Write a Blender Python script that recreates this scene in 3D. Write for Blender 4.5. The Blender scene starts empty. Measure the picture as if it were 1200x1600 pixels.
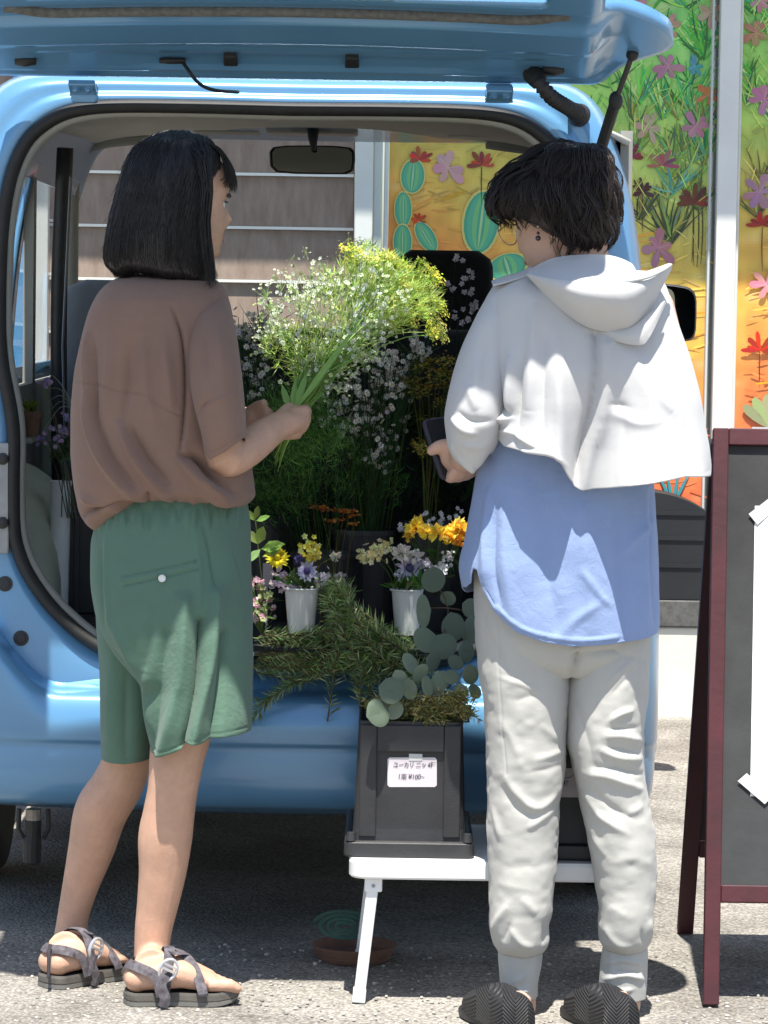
import bpy, bmesh, math, random
import numpy as np
from mathutils import Vector, Matrix, Euler
random.seed(7); RNG = np.random.default_rng(11)
C = bpy.context.scene.collection
S = bpy.context.scene
PI = math.pi
R = math.radians

# ---------------------------------------------------------------- camera
F, PW, PH = 5200.0, 1200, 1600
CAMZ = 1.30
CAM_R = Matrix.Rotation(R(90 - 3.85), 3, 'X') @ Matrix.Rotation(R(0.9), 3, 'Z')
cam_data = bpy.data.cameras.new('camera')
cam = bpy.data.objects.new('camera', cam_data); C.objects.link(cam)
cam.matrix_world = Matrix.Translation((0, 0, CAMZ)) @ CAM_R.to_4x4()
cam_data.sensor_fit = 'VERTICAL'; cam_data.sensor_height = 24.0
cam_data.lens = 24.0 * F / PH
cam_data.clip_start = 0.1; cam_data.clip_end = 500
S.camera = cam

# ---------------------------------------------------------------- light
SUN_DIR = Vector((0.010, 0.345, -1.0)).normalized()      # direction the light travels
w = bpy.data.worlds.new('World'); S.world = w; w.use_nodes = True
nt = w.node_tree; nt.nodes.clear()
sky = nt.nodes.new('ShaderNodeTexSky'); sky.sky_type = 'NISHITA'; sky.sun_disc = False
elev = math.asin(-SUN_DIR.z)
sky.sun_elevation = elev
sky.sun_rotation = math.atan2(-SUN_DIR.x, -SUN_DIR.y)
sky.air_density = 1.0; sky.dust_density = 1.2; sky.ozone_density = 1.0
bg = nt.nodes.new('ShaderNodeBackground'); bg.inputs['Strength'].default_value = 0.10
wo = nt.nodes.new('ShaderNodeOutputWorld')
nt.links.new(sky.outputs[0], bg.inputs[0]); nt.links.new(bg.outputs[0], wo.inputs[0])
sun_d = bpy.data.lights.new('sun', 'SUN'); sun_d.energy = 4.8; sun_d.angle = R(0.53); sun_d.color = (1.0, 0.955, 0.88)
sun = bpy.data.objects.new('sun', sun_d); C.objects.link(sun); sun.location = (0, -5, 20)
sun.rotation_euler = SUN_DIR.to_track_quat('-Z', 'Y').to_euler()
S.view_settings.view_transform = 'Standard'; S.view_settings.look = 'None'
S.view_settings.gamma = 1.0; S.view_settings.exposure = 1.02; S.view_settings.use_curve_mapping = False
S.render.engine = 'CYCLES'
S.cycles.max_bounces = 10; S.cycles.diffuse_bounces = 5; S.cycles.transparent_max_bounces = 16
S.cycles.sample_clamp_indirect = 6.0
S.cycles.use_denoising = True

# ---------------------------------------------------------------- projection helpers
def P(px, py, Y):
    """world point seen at photo pixel (px, py) on the vertical plane at distance Y"""
    d = CAM_R @ Vector(((px - PW / 2) / F, (PH / 2 - py) / F, -1.0))
    t = Y / d.y
    return Vector((d.x * t, Y, CAMZ + d.z * t))
def G(px, py, z=0.0):
    """world point on the horizontal plane z"""
    d = CAM_R @ Vector(((px - PW / 2) / F, (PH / 2 - py) / F, -1.0))
    t = (z - CAMZ) / d.z
    return Vector((d.x * t, d.y * t, z))
CR = np.array(CAM_R)
def proj(V):
    q = (V - np.array([0, 0, CAMZ])) @ CR
    return np.stack([PW / 2 + F * q[:, 0] / -q[:, 2], PH / 2 - F * q[:, 1] / -q[:, 2]], 1)
def MPP(Y): return Y / F          # metres per photo pixel at distance Y

# ---------------------------------------------------------------- noise
def _h(i, j, k):
    n = (i * 374761393 + j * 668265263 + k * 1274126177) & 0xFFFFFFFF
    n = ((n ^ (n >> 13)) * 1274126177) & 0xFFFFFFFF
    return ((n ^ (n >> 16)) & 0xFFFF) / 32767.5 - 1.0
def vnoise(p, scale, seed=0):
    q = np.asarray(p, float) * scale + seed * 17.31 + 1000
    i = np.floor(q).astype(np.int64); f = q - i; f = f * f * (3 - 2 * f)
    r = 0
    for a in (0, 1):
        for b in (0, 1):
            for c in (0, 1):
                wt = (f[:, 0] if a else 1 - f[:, 0]) * (f[:, 1] if b else 1 - f[:, 1]) * (f[:, 2] if c else 1 - f[:, 2])
                r = r + wt * _h(i[:, 0] + a, i[:, 1] + b, i[:, 2] + c)
    return r

# ---------------------------------------------------------------- materials
def lin(c):
    return tuple(((v / 255) / 12.92 if v / 255 <= 0.04045 else (((v / 255) + 0.055) / 1.055) ** 2.4) for v in c)
MATS = {}
def mat(name, col, rough=0.6, metal=0.0, var=0.0, vscale=8.0, bump=0.0, bscale=60.0, spec=0.5, coat=0.0, island=0.0,
        stretch=None, col2=None, sheen=0.0, transl=0.0, sss=0.0, attr=None, coat_rough=0.05, objvar=0.0):
    m = bpy.data.materials.new(name); m.use_nodes = True; n = m.node_tree; N = n.nodes; L = n.links
    b = N['Principled BSDF']; out = N['Material Output']
    b.inputs['Base Color'].default_value = (*col, 1); b.inputs['Roughness'].default_value = rough
    b.inputs['Metallic'].default_value = metal; b.inputs['Specular IOR Level'].default_value = spec
    b.inputs['Coat Weight'].default_value = coat; b.inputs['Coat Roughness'].default_value = coat_rough
    if sheen: b.inputs['Sheen Weight'].default_value = sheen; b.inputs['Sheen Roughness'].default_value = 0.5
    if sss:
        b.inputs['Subsurface Weight'].default_value = sss; b.inputs['Subsurface Radius'].default_value = (0.02, 0.008, 0.004)
        b.inputs['Subsurface Scale'].default_value = 0.5
    cs = None
    tc = N.new('ShaderNodeTexCoord'); mp = N.new('ShaderNodeMapping'); L.new(tc.outputs['Object'], mp.inputs[0])
    if stretch: mp.inputs['Scale'].default_value = stretch
    if attr:
        a = N.new('ShaderNodeVertexColor'); a.layer_name = attr; cs = a.outputs['Color']
    if var:
        t = N.new('ShaderNodeTexNoise'); t.inputs['Scale'].default_value = vscale; t.inputs['Detail'].default_value = 5
        t.inputs['Roughness'].default_value = 0.62
        L.new(mp.outputs[0], t.inputs['Vector'])
        r = N.new('ShaderNodeValToRGB'); e = r.color_ramp.elements
        e[0].position = 0.3; e[1].position = 0.72
        if attr:
            mx = N.new('ShaderNodeMix'); mx.data_type = 'RGBA'; mx.blend_type = 'MULTIPLY'; mx.inputs[0].default_value = 1
            e[0].color = (1 - var,) * 3 + (1,); e[1].color = (1 + var,) * 3 + (1,)
            L.new(t.outputs['Fac'], r.inputs[0]); L.new(cs, mx.inputs[6]); L.new(r.outputs[0], mx.inputs[7]); cs = mx.outputs[2]
        else:
            c2 = col2 or tuple(min(1, v * (1 + var)) for v in col)
            e[0].color = (*[v * (1 - var) for v in col], 1); e[1].color = (*c2, 1)
            L.new(t.outputs['Fac'], r.inputs[0]); cs = r.outputs[0]
    if island:
        g = N.new('ShaderNodeNewGeometry'); hs = N.new('ShaderNodeHueSaturation')
        mr = N.new('ShaderNodeMapRange'); mr.inputs['To Min'].default_value = 1 - island; mr.inputs['To Max'].default_value = 1 + island
        L.new(g.outputs['Random Per Island'], mr.inputs['Value']); L.new(mr.outputs[0], hs.inputs['Value'])
        mr2 = N.new('ShaderNodeMapRange'); mr2.inputs['To Min'].default_value = 0.5 - island * 0.06; mr2.inputs['To Max'].default_value = 0.5 + island * 0.06
        mm = N.new('ShaderNodeMath'); mm.operation = 'MULTIPLY'; mm.inputs[1].default_value = 7.13
        fr = N.new('ShaderNodeMath'); fr.operation = 'FRACT'
        L.new(g.outputs['Random Per Island'], mm.inputs[0]); L.new(mm.outputs[0], fr.inputs[0]); L.new(fr.outputs[0], mr2.inputs['Value'])
        L.new(mr2.outputs[0], hs.inputs['Hue'])
        if cs is not None: L.new(cs, hs.inputs['Color'])
        else: hs.inputs['Color'].default_value = (*col, 1)
        cs = hs.outputs[0]
    if objvar:
        oi = N.new('ShaderNodeObjectInfo'); h2 = N.new('ShaderNodeHueSaturation'); r2_ = N.new('ShaderNodeMapRange'); r2_.inputs['To Min'].default_value = 1 - objvar; r2_.inputs['To Max'].default_value = 1 + objvar
        L.new(oi.outputs['Random'], r2_.inputs['Value']); L.new(r2_.outputs[0], h2.inputs['Value']); r3_ = N.new('ShaderNodeMapRange'); r3_.inputs['From Min'].default_value = 1; r3_.inputs['From Max'].default_value = 0; r3_.inputs['To Min'].default_value = .47; r3_.inputs['To Max'].default_value = .52
        L.new(oi.outputs['Random'], r3_.inputs['Value']); L.new(r3_.outputs[0], h2.inputs['Hue'])
        if cs is not None: L.new(cs, h2.inputs['Color'])
        else: h2.inputs['Color'].default_value = (*col, 1)
        cs = h2.outputs[0]
    if cs is not None: L.new(cs, b.inputs['Base Color'])
    if bump:
        t2 = N.new('ShaderNodeTexNoise'); t2.inputs['Scale'].default_value = bscale; t2.inputs['Detail'].default_value = 4
        bp = N.new('ShaderNodeBump'); bp.inputs['Strength'].default_value = bump; bp.inputs['Distance'].default_value = 0.004
        L.new(mp.outputs[0], t2.inputs['Vector']); L.new(t2.outputs['Fac'], bp.inputs['Height']); L.new(bp.outputs[0], b.inputs['Normal'])
    if transl:
        tr = N.new('ShaderNodeBsdfTranslucent'); ms = N.new('ShaderNodeMixShader'); ms.inputs[0].default_value = transl
        if cs is not None: L.new(cs, tr.inputs['Color'])
        else: tr.inputs['Color'].default_value = (*[min(1, v * 1.2) for v in col], 1)
        L.new(b.outputs[0], ms.inputs[1]); L.new(tr.outputs[0], ms.inputs[2]); L.new(ms.outputs[0], out.inputs['Surface'])
    MATS[name] = m; return m
def fabric(name, col, scale=900, bump=0.25, var=0.06, transl=0.0, sheen=0.15, rough=0.9, crumple=0.35):
    """woven cloth: crossed fine waves as relief plus soft mottling"""
    m = mat(name, col, rough, var=var, vscale=14, sheen=sheen, transl=transl, spec=0.15)
    n = m.node_tree; N = n.nodes; L = n.links
    tc = N.new('ShaderNodeTexCoord'); a = N.new('ShaderNodeTexWave'); c = N.new('ShaderNodeTexWave'); ns = N.new('ShaderNodeTexNoise')
    a.bands_direction = 'Z'; c.bands_direction = 'X'
    for t in (a, c):
        t.inputs['Scale'].default_value = scale / 6; t.inputs['Distortion'].default_value = 2.5; t.inputs['Detail'].default_value = 2; L.new(tc.outputs['Object'], t.inputs[0])
    ns.inputs['Scale'].default_value = 260; ns.inputs['Detail'].default_value = 3; L.new(tc.outputs['Object'], ns.inputs[0])
    ad = N.new('ShaderNodeMath'); ad.operation = 'ADD'; ad2 = N.new('ShaderNodeMath'); ad2.operation = 'ADD'
    L.new(a.outputs['Fac'], ad.inputs[0]); L.new(c.outputs['Fac'], ad.inputs[1]); L.new(ad.outputs[0], ad2.inputs[0]); L.new(ns.outputs['Fac'], ad2.inputs[1])
    bp = N.new('ShaderNodeBump'); bp.inputs['Strength'].default_value = bump; bp.inputs['Distance'].default_value = 0.0012
    L.new(ad2.outputs[0], bp.inputs['Height'])
    cr = N.new('ShaderNodeTexNoise'); cr.inputs['Scale'].default_value = 34; cr.inputs['Detail'].default_value = 6; cr.inputs['Roughness'].default_value = 0.62; cr.inputs['Distortion'].default_value = 0.8; L.new(tc.outputs['Object'], cr.inputs[0])
    b2 = N.new('ShaderNodeBump'); b2.inputs['Strength'].default_value = crumple; b2.inputs['Distance'].default_value = 0.006
    L.new(cr.outputs['Fac'], b2.inputs['Height']); L.new(bp.outputs[0], b2.inputs['Normal']); L.new(b2.outputs[0], N['Principled BSDF'].inputs['Normal'])
    return m
def glass(name, tint=(0.93, 0.97, 0.95), refl=0.9):
    m = bpy.data.materials.new(name); m.use_nodes = True; n = m.node_tree; n.nodes.clear(); N = n.nodes; L = n.links
    out = N.new('ShaderNodeOutputMaterial'); t = N.new('ShaderNodeBsdfTransparent'); g = N.new('ShaderNodeBsdfGlossy')
    t.inputs[0].default_value = (*tint, 1); g.inputs['Roughness'].default_value = 0.02
    fr = N.new('ShaderNodeFresnel'); fr.inputs[0].default_value = 1.45; mu = N.new('ShaderNodeMath'); mu.operation = 'MULTIPLY'; mu.inputs[1].default_value = refl
    ms = N.new('ShaderNodeMixShader'); L.new(fr.outputs[0], mu.inputs[0]); L.new(mu.outputs[0], ms.inputs[0])
    L.new(t.outputs[0], ms.inputs[1]); L.new(g.outputs[0], ms.inputs[2]); L.new(ms.outputs[0], out.inputs[0]); return m

# ---------------------------------------------------------------- mesh helpers
class MB:
    def __init__(s): s.v = []; s.f = []; s.c = []
    def add(s, vs, fs, col=None):
        o = len(s.v); s.v += [tuple(v) for v in vs]; s.f += [tuple(i + o for i in f) for f in fs]
        if col is not None: s.c += [col] * len(fs)
    def box(s, a, b):
        x0, y0, z0 = a; x1, y1, z1 = b
        s.add([(x0, y0, z0), (x1, y0, z0), (x1, y1, z0), (x0, y1, z0), (x0, y0, z1), (x1, y0, z1), (x1, y1, z1), (x0, y1, z1)],
              [(0, 3, 2, 1), (4, 5, 6, 7), (0, 1, 5, 4), (1, 2, 6, 5), (2, 3, 7, 6), (3, 0, 4, 7)])
    def beam(s, p, q, wx, wy, up=(0, 0, 1)):
        p, q = Vector(p), Vector(q); d = (q - p).normalized(); u = Vector(up)
        if abs(d.dot(u)) > 0.95: u = Vector((0, 1, 0))
        a = d.cross(u).normalized() * wx / 2; b = a.cross(d).normalized() * wy / 2
        vs = [e + i * a + j * b for e in (p, q) for i, j in ((-1, -1), (1, -1), (1, 1), (-1, 1))]
        s.add(vs, [(0, 1, 2, 3), (7, 6, 5, 4), (0, 4, 5, 1), (1, 5, 6, 2), (2, 6, 7, 3), (3, 7, 4, 0)])
    def tube(s, pts, rad, n=8, cap=True, flat=1.0, up=None, col=None):
        pts = [Vector(p) for p in pts]; m = len(pts)
        if not hasattr(rad, '__len__'): rad = [rad] * m
        vs = []; d0 = (pts[1] - pts[0]).normalized()
        a = Vector(up) if up is not None else (Vector((0, 0, 1)) if abs(d0.z) < 0.9 else Vector((1, 0, 0)))
        for i in range(m):
            d = (pts[min(i + 1, m - 1)] - pts[max(i - 1, 0)])
            d = d.normalized() if d.length > 1e-9 else d0
            a = a - d * a.dot(d)
            a = a.normalized() if a.length > 1e-6 else d.orthogonal().normalized()
            b = d.cross(a)
            for k in range(n):
                t = 2 * PI * k / n; vs.append(pts[i] + (b * math.cos(t) + a * math.sin(t) * flat) * rad[i])
        fs = [(i * n + k, i * n + (k + 1) % n, (i + 1) * n + (k + 1) % n, (i + 1) * n + k) for i in range(m - 1) for k in range(n)]
        if cap: fs += [tuple(range(n - 1, -1, -1)), tuple(range((m - 1) * n, m * n))]
        s.add(vs, fs, col)
    def loft(s, rings, closed=True, cap0=False, cap1=False):
        n = len(rings[0]); vs = [v for r in rings for v in r]; K = n if closed else n - 1
        fs = [(i * n + k, i * n + (k + 1) % n, (i + 1) * n + (k + 1) % n, (i + 1) * n + k) for i in range(len(rings) - 1) for k in range(K)]
        if cap0: fs.append(tuple(range(n - 1, -1, -1)))
        if cap1: fs.append(tuple(range((len(rings) - 1) * n, len(rings) * n)))
        s.add(vs, fs)
    def lathe(s, o, prof, n=24, axis=(0, 0, 1), cap=True):
        ax = Vector(axis).normalized(); a = ax.orthogonal().normalized(); b = ax.cross(a); o = Vector(o)
        s.loft([[o + ax * h + (a * math.cos(2 * PI * k / n) + b * math.sin(2 * PI * k / n)) * r for k in range(n)] for r, h in prof], True, cap, cap)
    def ball(s, o, r, n=8, m=6, sc=(1, 1, 1), col=None):
        o = Vector(o); vs = [o + Vector((0, 0, r * sc[2]))]
        for i in range(1, m):
            for k in range(n):
                a = PI * i / m; t = 2 * PI * k / n
                vs.append(o + Vector((r * sc[0] * math.sin(a) * math.cos(t), r * sc[1] * math.sin(a) * math.sin(t), r * sc[2] * math.cos(a))))
        vs.append(o - Vector((0, 0, r * sc[2]))); e = len(vs) - 1
        fs = [(0, 1 + k, 1 + (k + 1) % n) for k in range(n)] + [(e, e - n + (k + 1) % n, e - n + k) for k in range(n)]
        for i in range(m - 2):
            for k in range(n): fs.append((1 + i * n + k, 1 + (i + 1) * n + k, 1 + (i + 1) * n + (k + 1) % n, 1 + i * n + (k + 1) % n))
        s.add(vs, fs, col)
    def mesh(s, name, m, smooth=False):
        me = bpy.data.meshes.new(name); me.from_pydata(s.v, [], s.f); me.update()
        if smooth: me.shade_smooth()
        if s.c:
            at = me.color_attributes.new('col', 'FLOAT_COLOR', 'CORNER')
            arr = np.ones((len(me.loops), 4), np.float32); tot = np.array([len(f) for f in s.f])
            arr[:, :3] = np.repeat(np.array(s.c, np.float32), tot, 0); at.data.foreach_set('color', arr.ravel())
        if m is not None: me.materials.append(m)
        return me
    def obj(s, name, m, parent=None, smooth=False, **kw):
        return put(name, s.mesh(name, m, smooth), parent, **kw)
def put(name, me, parent=None, bevel=0, solid=0, sub=0, offset=-1, loc=None, auto=None):
    o = bpy.data.objects.new(name, me); C.objects.link(o)
    if loc is not None: o.location = loc
    if parent is not None:
        o.parent = parent; o.matrix_parent_inverse = parent_inv(parent)
    if solid:
        md = o.modifiers.new('solid', 'SOLIDIFY'); md.thickness = solid; md.offset = offset
    if sub:
        md = o.modifiers.new('sub', 'SUBSURF'); md.levels = md.render_levels = sub
    if bevel:
        md = o.modifiers.new('bevel', 'BEVEL'); md.width = bevel; md.segments = 2; md.limit_method = 'ANGLE'; md.angle_limit = R(35)
    if auto: me.shade_smooth(); md = o.modifiers.new('wn', 'WEIGHTED_NORMAL')
    return o
INV = {}
def parent_inv(p):
    if p.name not in INV:
        M = Matrix.Translation(p.location)
        if p.parent: M = Matrix.Identity(4) if p.type == 'MESH' else M
        INV[p.name] = M.inverted()
    return INV[p.name]
def thing(name, label, cat, loc=(0, 0, 0), group=None):
    o = bpy.data.objects.new(name, None); C.objects.link(o); o.location = loc; o.empty_display_size = 0.1
    return tag(o, label, cat, group)
def tag(o, label, cat, group=None, kind=None):
    o['label'] = label; o['category'] = cat
    if group: o['group'] = group
    if kind: o['kind'] = kind
    return o
def smoothpath(pts, n):
    """Catmull-Rom through pts, n samples"""
    pts = np.array([list(p) for p in pts], float); k = len(pts)
    e = np.vstack([2 * pts[0] - pts[1], pts, 2 * pts[-1] - pts[-2]])
    seg = np.r_[0, np.cumsum(np.linalg.norm(np.diff(pts, axis=0), axis=1))]
    u = np.linspace(0, seg[-1], n); out = []
    for x in u:
        i = min(max(int(np.searchsorted(seg, x, 'right')) - 1, 0), k - 2)
        t = (x - seg[i]) / max(seg[i + 1] - seg[i], 1e-9)
        a, b, c, d = e[i], e[i + 1], e[i + 2], e[i + 3]
        out.append(0.5 * (2 * b + (c - a) * t + (2 * a - 5 * b + 4 * c - d) * t * t + (3 * b - a - 3 * c + d) * t ** 3))
    return np.array(out)
def pchip(xs, ys, x):
    xs = np.asarray(xs, float); ys = np.asarray(ys, float); x = np.clip(np.asarray(x, float), xs[0], xs[-1])
    h = np.diff(xs); dl = np.diff(ys) / h; d = np.zeros_like(ys); d[0] = dl[0]; d[-1] = dl[-1]
    for i in range(1, len(xs) - 1):
        if dl[i - 1] * dl[i] > 0: w1 = 2 * h[i] + h[i - 1]; w2 = h[i] + 2 * h[i - 1]; d[i] = (w1 + w2) / (w1 / dl[i - 1] + w2 / dl[i])
    i = np.clip(np.searchsorted(xs, x, 'right') - 1, 0, len(xs) - 2); t = (x - xs[i]) / h[i]
    return ((1 + 2 * t) * (1 - t) ** 2 * ys[i] + t * (1 - t) ** 2 * h[i] * d[i] + t * t * (3 - 2 * t) * ys[i + 1] + t * t * (t - 1) * h[i] * d[i + 1])
def polydist(q, pl):
    """distance of 2-D points q to polyline pl, and the parameter 0..1 along it, and the signed side"""
    pl = np.array(pl, float); L = np.r_[0, np.cumsum(np.linalg.norm(np.diff(pl, axis=0), axis=1))]
    best = np.full(len(q), 1e9); tt = np.zeros(len(q)); sd = np.zeros(len(q))
    for i in range(len(pl) - 1):
        a, b = pl[i], pl[i + 1]; ab = b - a; l2 = ab @ ab
        t = np.clip(((q - a) @ ab) / l2, 0, 1); c = a + t[:, None] * ab; dv = q - c; d = np.hypot(dv[:, 0], dv[:, 1])
        m = d < best; best[m] = d[m]; tt[m] = ((L[i] + t * math.sqrt(l2)) / L[-1])[m]
        sd[m] = np.sign(ab[0] * dv[:, 1] - ab[1] * dv[:, 0])[m]
    return best, tt, sd
def normals(V, nr, nc, closed=True):
    G_ = V.reshape(nr, nc, 3)
    du = np.gradient(G_, axis=0)
    dv = (np.roll(G_, -1, 1) - np.roll(G_, 1, 1)) if closed else np.gradient(G_, axis=1)
    n = np.cross(dv, du); n /= np.maximum(np.linalg.norm(n, axis=2, keepdims=True), 1e-9)
    return n.reshape(-1, 3)
def fold(V, Nn, folds, q=None, back=True):
    """cloth folds: ridges (+) and valleys (-) along polylines drawn in the plane facing the camera"""
    q = proj(V) if q is None else q
    wt = np.clip(-Nn[:, 1] * 1.6 + 0.1, 0, 1) if back else 1.0
    disp = np.zeros(len(V))
    for f in folds:
        pl, wd, am = f[:3]; skew = f[3] if len(f) > 3 else 0.0
        if len(pl) > 2: pl = smoothpath(pl, 14)
        d, t, s = polydist(q, pl)
        ww = wd * (1 + skew * s)
        env = np.sin(np.clip(t, 0.02, 0.98) * PI) ** 0.5 if not (len(f) > 4 and f[4]) else np.ones_like(t)
        prof_ = np.exp(-(d / ww) ** 2)
        if wd > 3: prof_ = .45 * prof_ + .55 * np.exp(-1.5 * np.sqrt((d / ww) ** 2 + .02))
        disp += am * prof_ * env
    return disp * wt
def grid_mesh(name, V, nr, nc, m, closed=True, cap0=False, cap1=False, flip=False):
    mb = MB(); K = nc if closed else nc - 1
    fs = [(i * nc + k, i * nc + (k + 1) % nc, (i + 1) * nc + (k + 1) % nc, (i + 1) * nc + k) for i in range(nr - 1) for k in range(K)]
    if flip: fs = [f[::-1] for f in fs]
    if cap0: fs.append(tuple(range(nc - 1, -1, -1)))
    if cap1: fs.append(tuple(range((nr - 1) * nc, nr * nc)))
    mb.v = [tuple(v) for v in V]; mb.f = fs
    return mb.mesh(name, m, True)
# ================================================================ ground
def ground_material():
    m = mat('asphalt', (0.2, 0.195, 0.185), 0.92, spec=0.2); n = m.node_tree; N = n.nodes; L = n.links; b = N['Principled BSDF']
    tc = N.new('ShaderNodeTexCoord')
    def vor(scale, feat='F1'):
        v = N.new('ShaderNodeTexVoronoi'); v.inputs['Scale'].default_value = scale; v.feature = feat; L.new(tc.outputs['Object'], v.inputs['Vector']); return v
    def noi(scale, det=5, rough=.6):
        t = N.new('ShaderNodeTexNoise'); t.inputs['Scale'].default_value = scale; t.inputs['Detail'].default_value = det; t.inputs['Roughness'].default_value = rough
        L.new(tc.outputs['Object'], t.inputs['Vector']); return t
    def ramp(src, pts):
        r = N.new('ShaderNodeValToRGB'); e = r.color_ramp.elements
        while len(e) < len(pts): e.new(0.5)
        for k, (p, c) in enumerate(pts): e[k].position = p; e[k].color = (*c, 1)
        L.new(src, r.inputs[0]); return r
    def mix(a, c, fac, bl='MIX'):
        x = N.new('ShaderNodeMix'); x.data_type = 'RGBA'; x.blend_type = bl
        if isinstance(fac, float): x.inputs[0].default_value = fac
        else: L.new(fac, x.inputs[0])
        L.new(a, x.inputs[6]); L.new(c, x.inputs[7]); return x.outputs[2]
    big = ramp(noi(1.3).outputs['Fac'], [(0.3, (0.30, 0.285, 0.26)), (0.7, (0.42, 0.40, 0.37))])
    v1 = vor(150); st = ramp(v1.outputs['Color'], [(0.0, (0.5, 0.49, 0.48)), (0.35, (0.82, 0.81, 0.78)), (0.75, (1.08, 1.06, 1.02)), (1.0, (1.5, 1.46, 1.38))])
    c1 = mix(big.outputs[0], st.outputs[0], 0.8, 'MULTIPLY')
    v2 = vor(62); sp = ramp(v2.outputs['Color'], [(0.86, (0, 0, 0)), (0.9, (.8, .8, .8))]); d2 = ramp(v2.outputs['Distance'], [(0.28, (1, 1, 1)), (0.36, (0, 0, 0))])
    mm = N.new('ShaderNodeMath'); mm.operation = 'MULTIPLY'; L.new(sp.outputs[0], mm.inputs[0]); L.new(d2.outputs[0], mm.inputs[1])
    pale = N.new('ShaderNodeRGB'); pale.outputs[0].default_value = (0.48, 0.46, 0.42, 1)
    c2 = mix(c1, pale.outputs[0], mm.outputs[0])
    ed = ramp(v1.outputs['Distance'], [(0.30, (1, 1, 1)), (0.75, (0.45, 0.45, 0.45))])
    c3 = mix(c2, ed.outputs[0], 0.75, 'MULTIPLY')
    crk = ramp(noi(6, 6, .7).outputs['Fac'], [(0.33, (0.55, 0.55, 0.55)), (0.42, (1, 1, 1))])
    stn = ramp(noi(2.6, 4, .55).outputs['Fac'], [(0.36, (0.72, 0.71, 0.70)), (0.56, (1, 1, 1))])
    L.new(mix(mix(c3, crk.outputs[0], 0.6, 'MULTIPLY'), stn.outputs[0], 0.8, 'MULTIPLY'), b.inputs['Base Color'])
    bp = N.new('ShaderNodeBump'); bp.inputs['Strength'].default_value = 0.9; bp.inputs['Distance'].default_value = 0.004; bp.invert = True
    L.new(v1.outputs['Distance'], bp.inputs['Height']); L.new(bp.outputs[0], b.inputs['Normal'])
    return m
ASPH = ground_material()
mb = MB()
xs = [-200, -20, -4, -2] + [-2 + 0.1 * i for i in range(1, 41)] + [4, 20, 200]
ys = [-60, -5, 4] + [4 + 0.1 * i for i in range(1, 66)] + [14, 30, 300]
vs = [(x, y, 0) for y in ys for x in xs]; nx = len(xs)
va = np.array(vs); va[:, 2] = 0.0022 * vnoise(va, 2.3) * (np.abs(va[:, 0]) < 3)
mb.add([tuple(v) for v in va], [(j * nx + i, j * nx + i + 1, (j + 1) * nx + i + 1, (j + 1) * nx + i) for j in range(len(ys) - 1) for i in range(nx - 1)])
g = mb.obj('ground', ASPH, smooth=True); g['kind'] = 'structure'
# loose grit on the asphalt
mb = MB()
for k in range(1000):
    y = random.uniform(5.7, 6.5) if k < 1000 else random.uniform(6.5, 9.8)
    x = random.uniform(-0.75, 0.75) * y / 5.9; r = random.uniform(0.0015, 0.0045)
    mb.ball((x, y, r * 0.4), r, 5, 4, (random.uniform(.7, 1.3), random.uniform(.7, 1.3), random.uniform(.5, .9)))
g = mb.obj('grit', mat('grit', (0.36, 0.34, 0.31), 0.9, island=0.45)); tag(g, 'loose pale grit scattered over the asphalt', 'grit', kind='stuff')

# ================================================================ shop building
YB = 10.30
white_paint = mat('white_paint', (0.72, 0.72, 0.69), 0.55, var=0.06, vscale=6, bump=0.06, bscale=40)
bld = thing('shop_building', 'shop front with brown board siding, white posts and painted mural windows behind the van', 'building', (0, YB, 0))
zb = P(1060, 980, YB - .15).z; zs = P(1060, 931, YB).z
mb = MB(); mb.box((-5, YB - 0.15, -0.02), (5, YB + 0.3, zb)); mb.obj('base_wall', mat('base_wall', (0.70, 0.68, 0.61), 0.8, var=0.12, vscale=3.5, bump=0.3, bscale=25), bld, bevel=0.006)
x_sid = P(553, 300, YB).x
mb = MB(); mb.box((x_sid, YB - 0.16, zb + 0.001), (5, YB + 0.3, zs)); mb.obj('window_sill', mat('granite_sill', (0.1, 0.1, 0.095), 0.7, var=0.35, vscale=60), bld, bevel=0.004)
# siding boards with white joint strips
z0 = P(450, 273, YB).z; dz = 83.0 * YB / F
sid = mat('siding', (0.285, 0.195, 0.15), 0.8, var=0.13, vscale=7, stretch=(5, 1, 1.3), bump=0.5, bscale=16, col2=(0.35, 0.265, 0.215))
jst = mat('joint_strip', (0.86, 0.82, 0.76), 0.25, spec=0.6)
k0 = -int((z0 - zb) / dz) - 1
for k in range(k0, 9):
    zl = z0 + k * dz
    if zl < zb - dz + 0.01: continue
    mb = MB(); a = max(zl + 0.0055, zb + 0.002); t = zl + dz - 0.0055
    mb.add([(-5, YB - 0.002, a), (x_sid - 0.001, YB - 0.002, a), (x_sid - 0.001, YB + 0.016, t), (-5, YB + 0.016, t), (-5, YB + 0.15, a), (x_sid - .001, YB + .15, a), (x_sid - .001, YB + .15, t), (-5, YB + .15, t)],
           [(0, 1, 2, 3), (1, 5, 6, 2), (3, 2, 6, 7), (0, 4, 5, 1), (0, 3, 7, 4)])
    mb.obj('siding_board', sid, bld)
    mb = MB(); mb.box((-5, YB - 0.004, zl - 0.0045), (x_sid - 0.001, YB + 0.15, zl + 0.0045))
    if zl > zb: mb.obj('joint_strip', jst, bld)
mb = MB(); mb.box((-5, YB + 0.151, zb), (x_sid, YB + 0.3, 3.4)); mb.obj('backing_wall', white_paint, bld)
ez = 2.9; pr = (ez - P(1140, 372, YB - .03).z) * 0.345
mb = MB(); mb.box((-5, YB - 0.03 - pr, ez), (5, YB + 0.3, ez + 0.14)); mb.obj('eave', white_paint, bld)
mb = MB(); mb.box((-5, YB + 0.02, ez + 0.14), (5, YB + 0.3, 4.6)); mb.obj('upper_wall', white_paint, bld)
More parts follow.
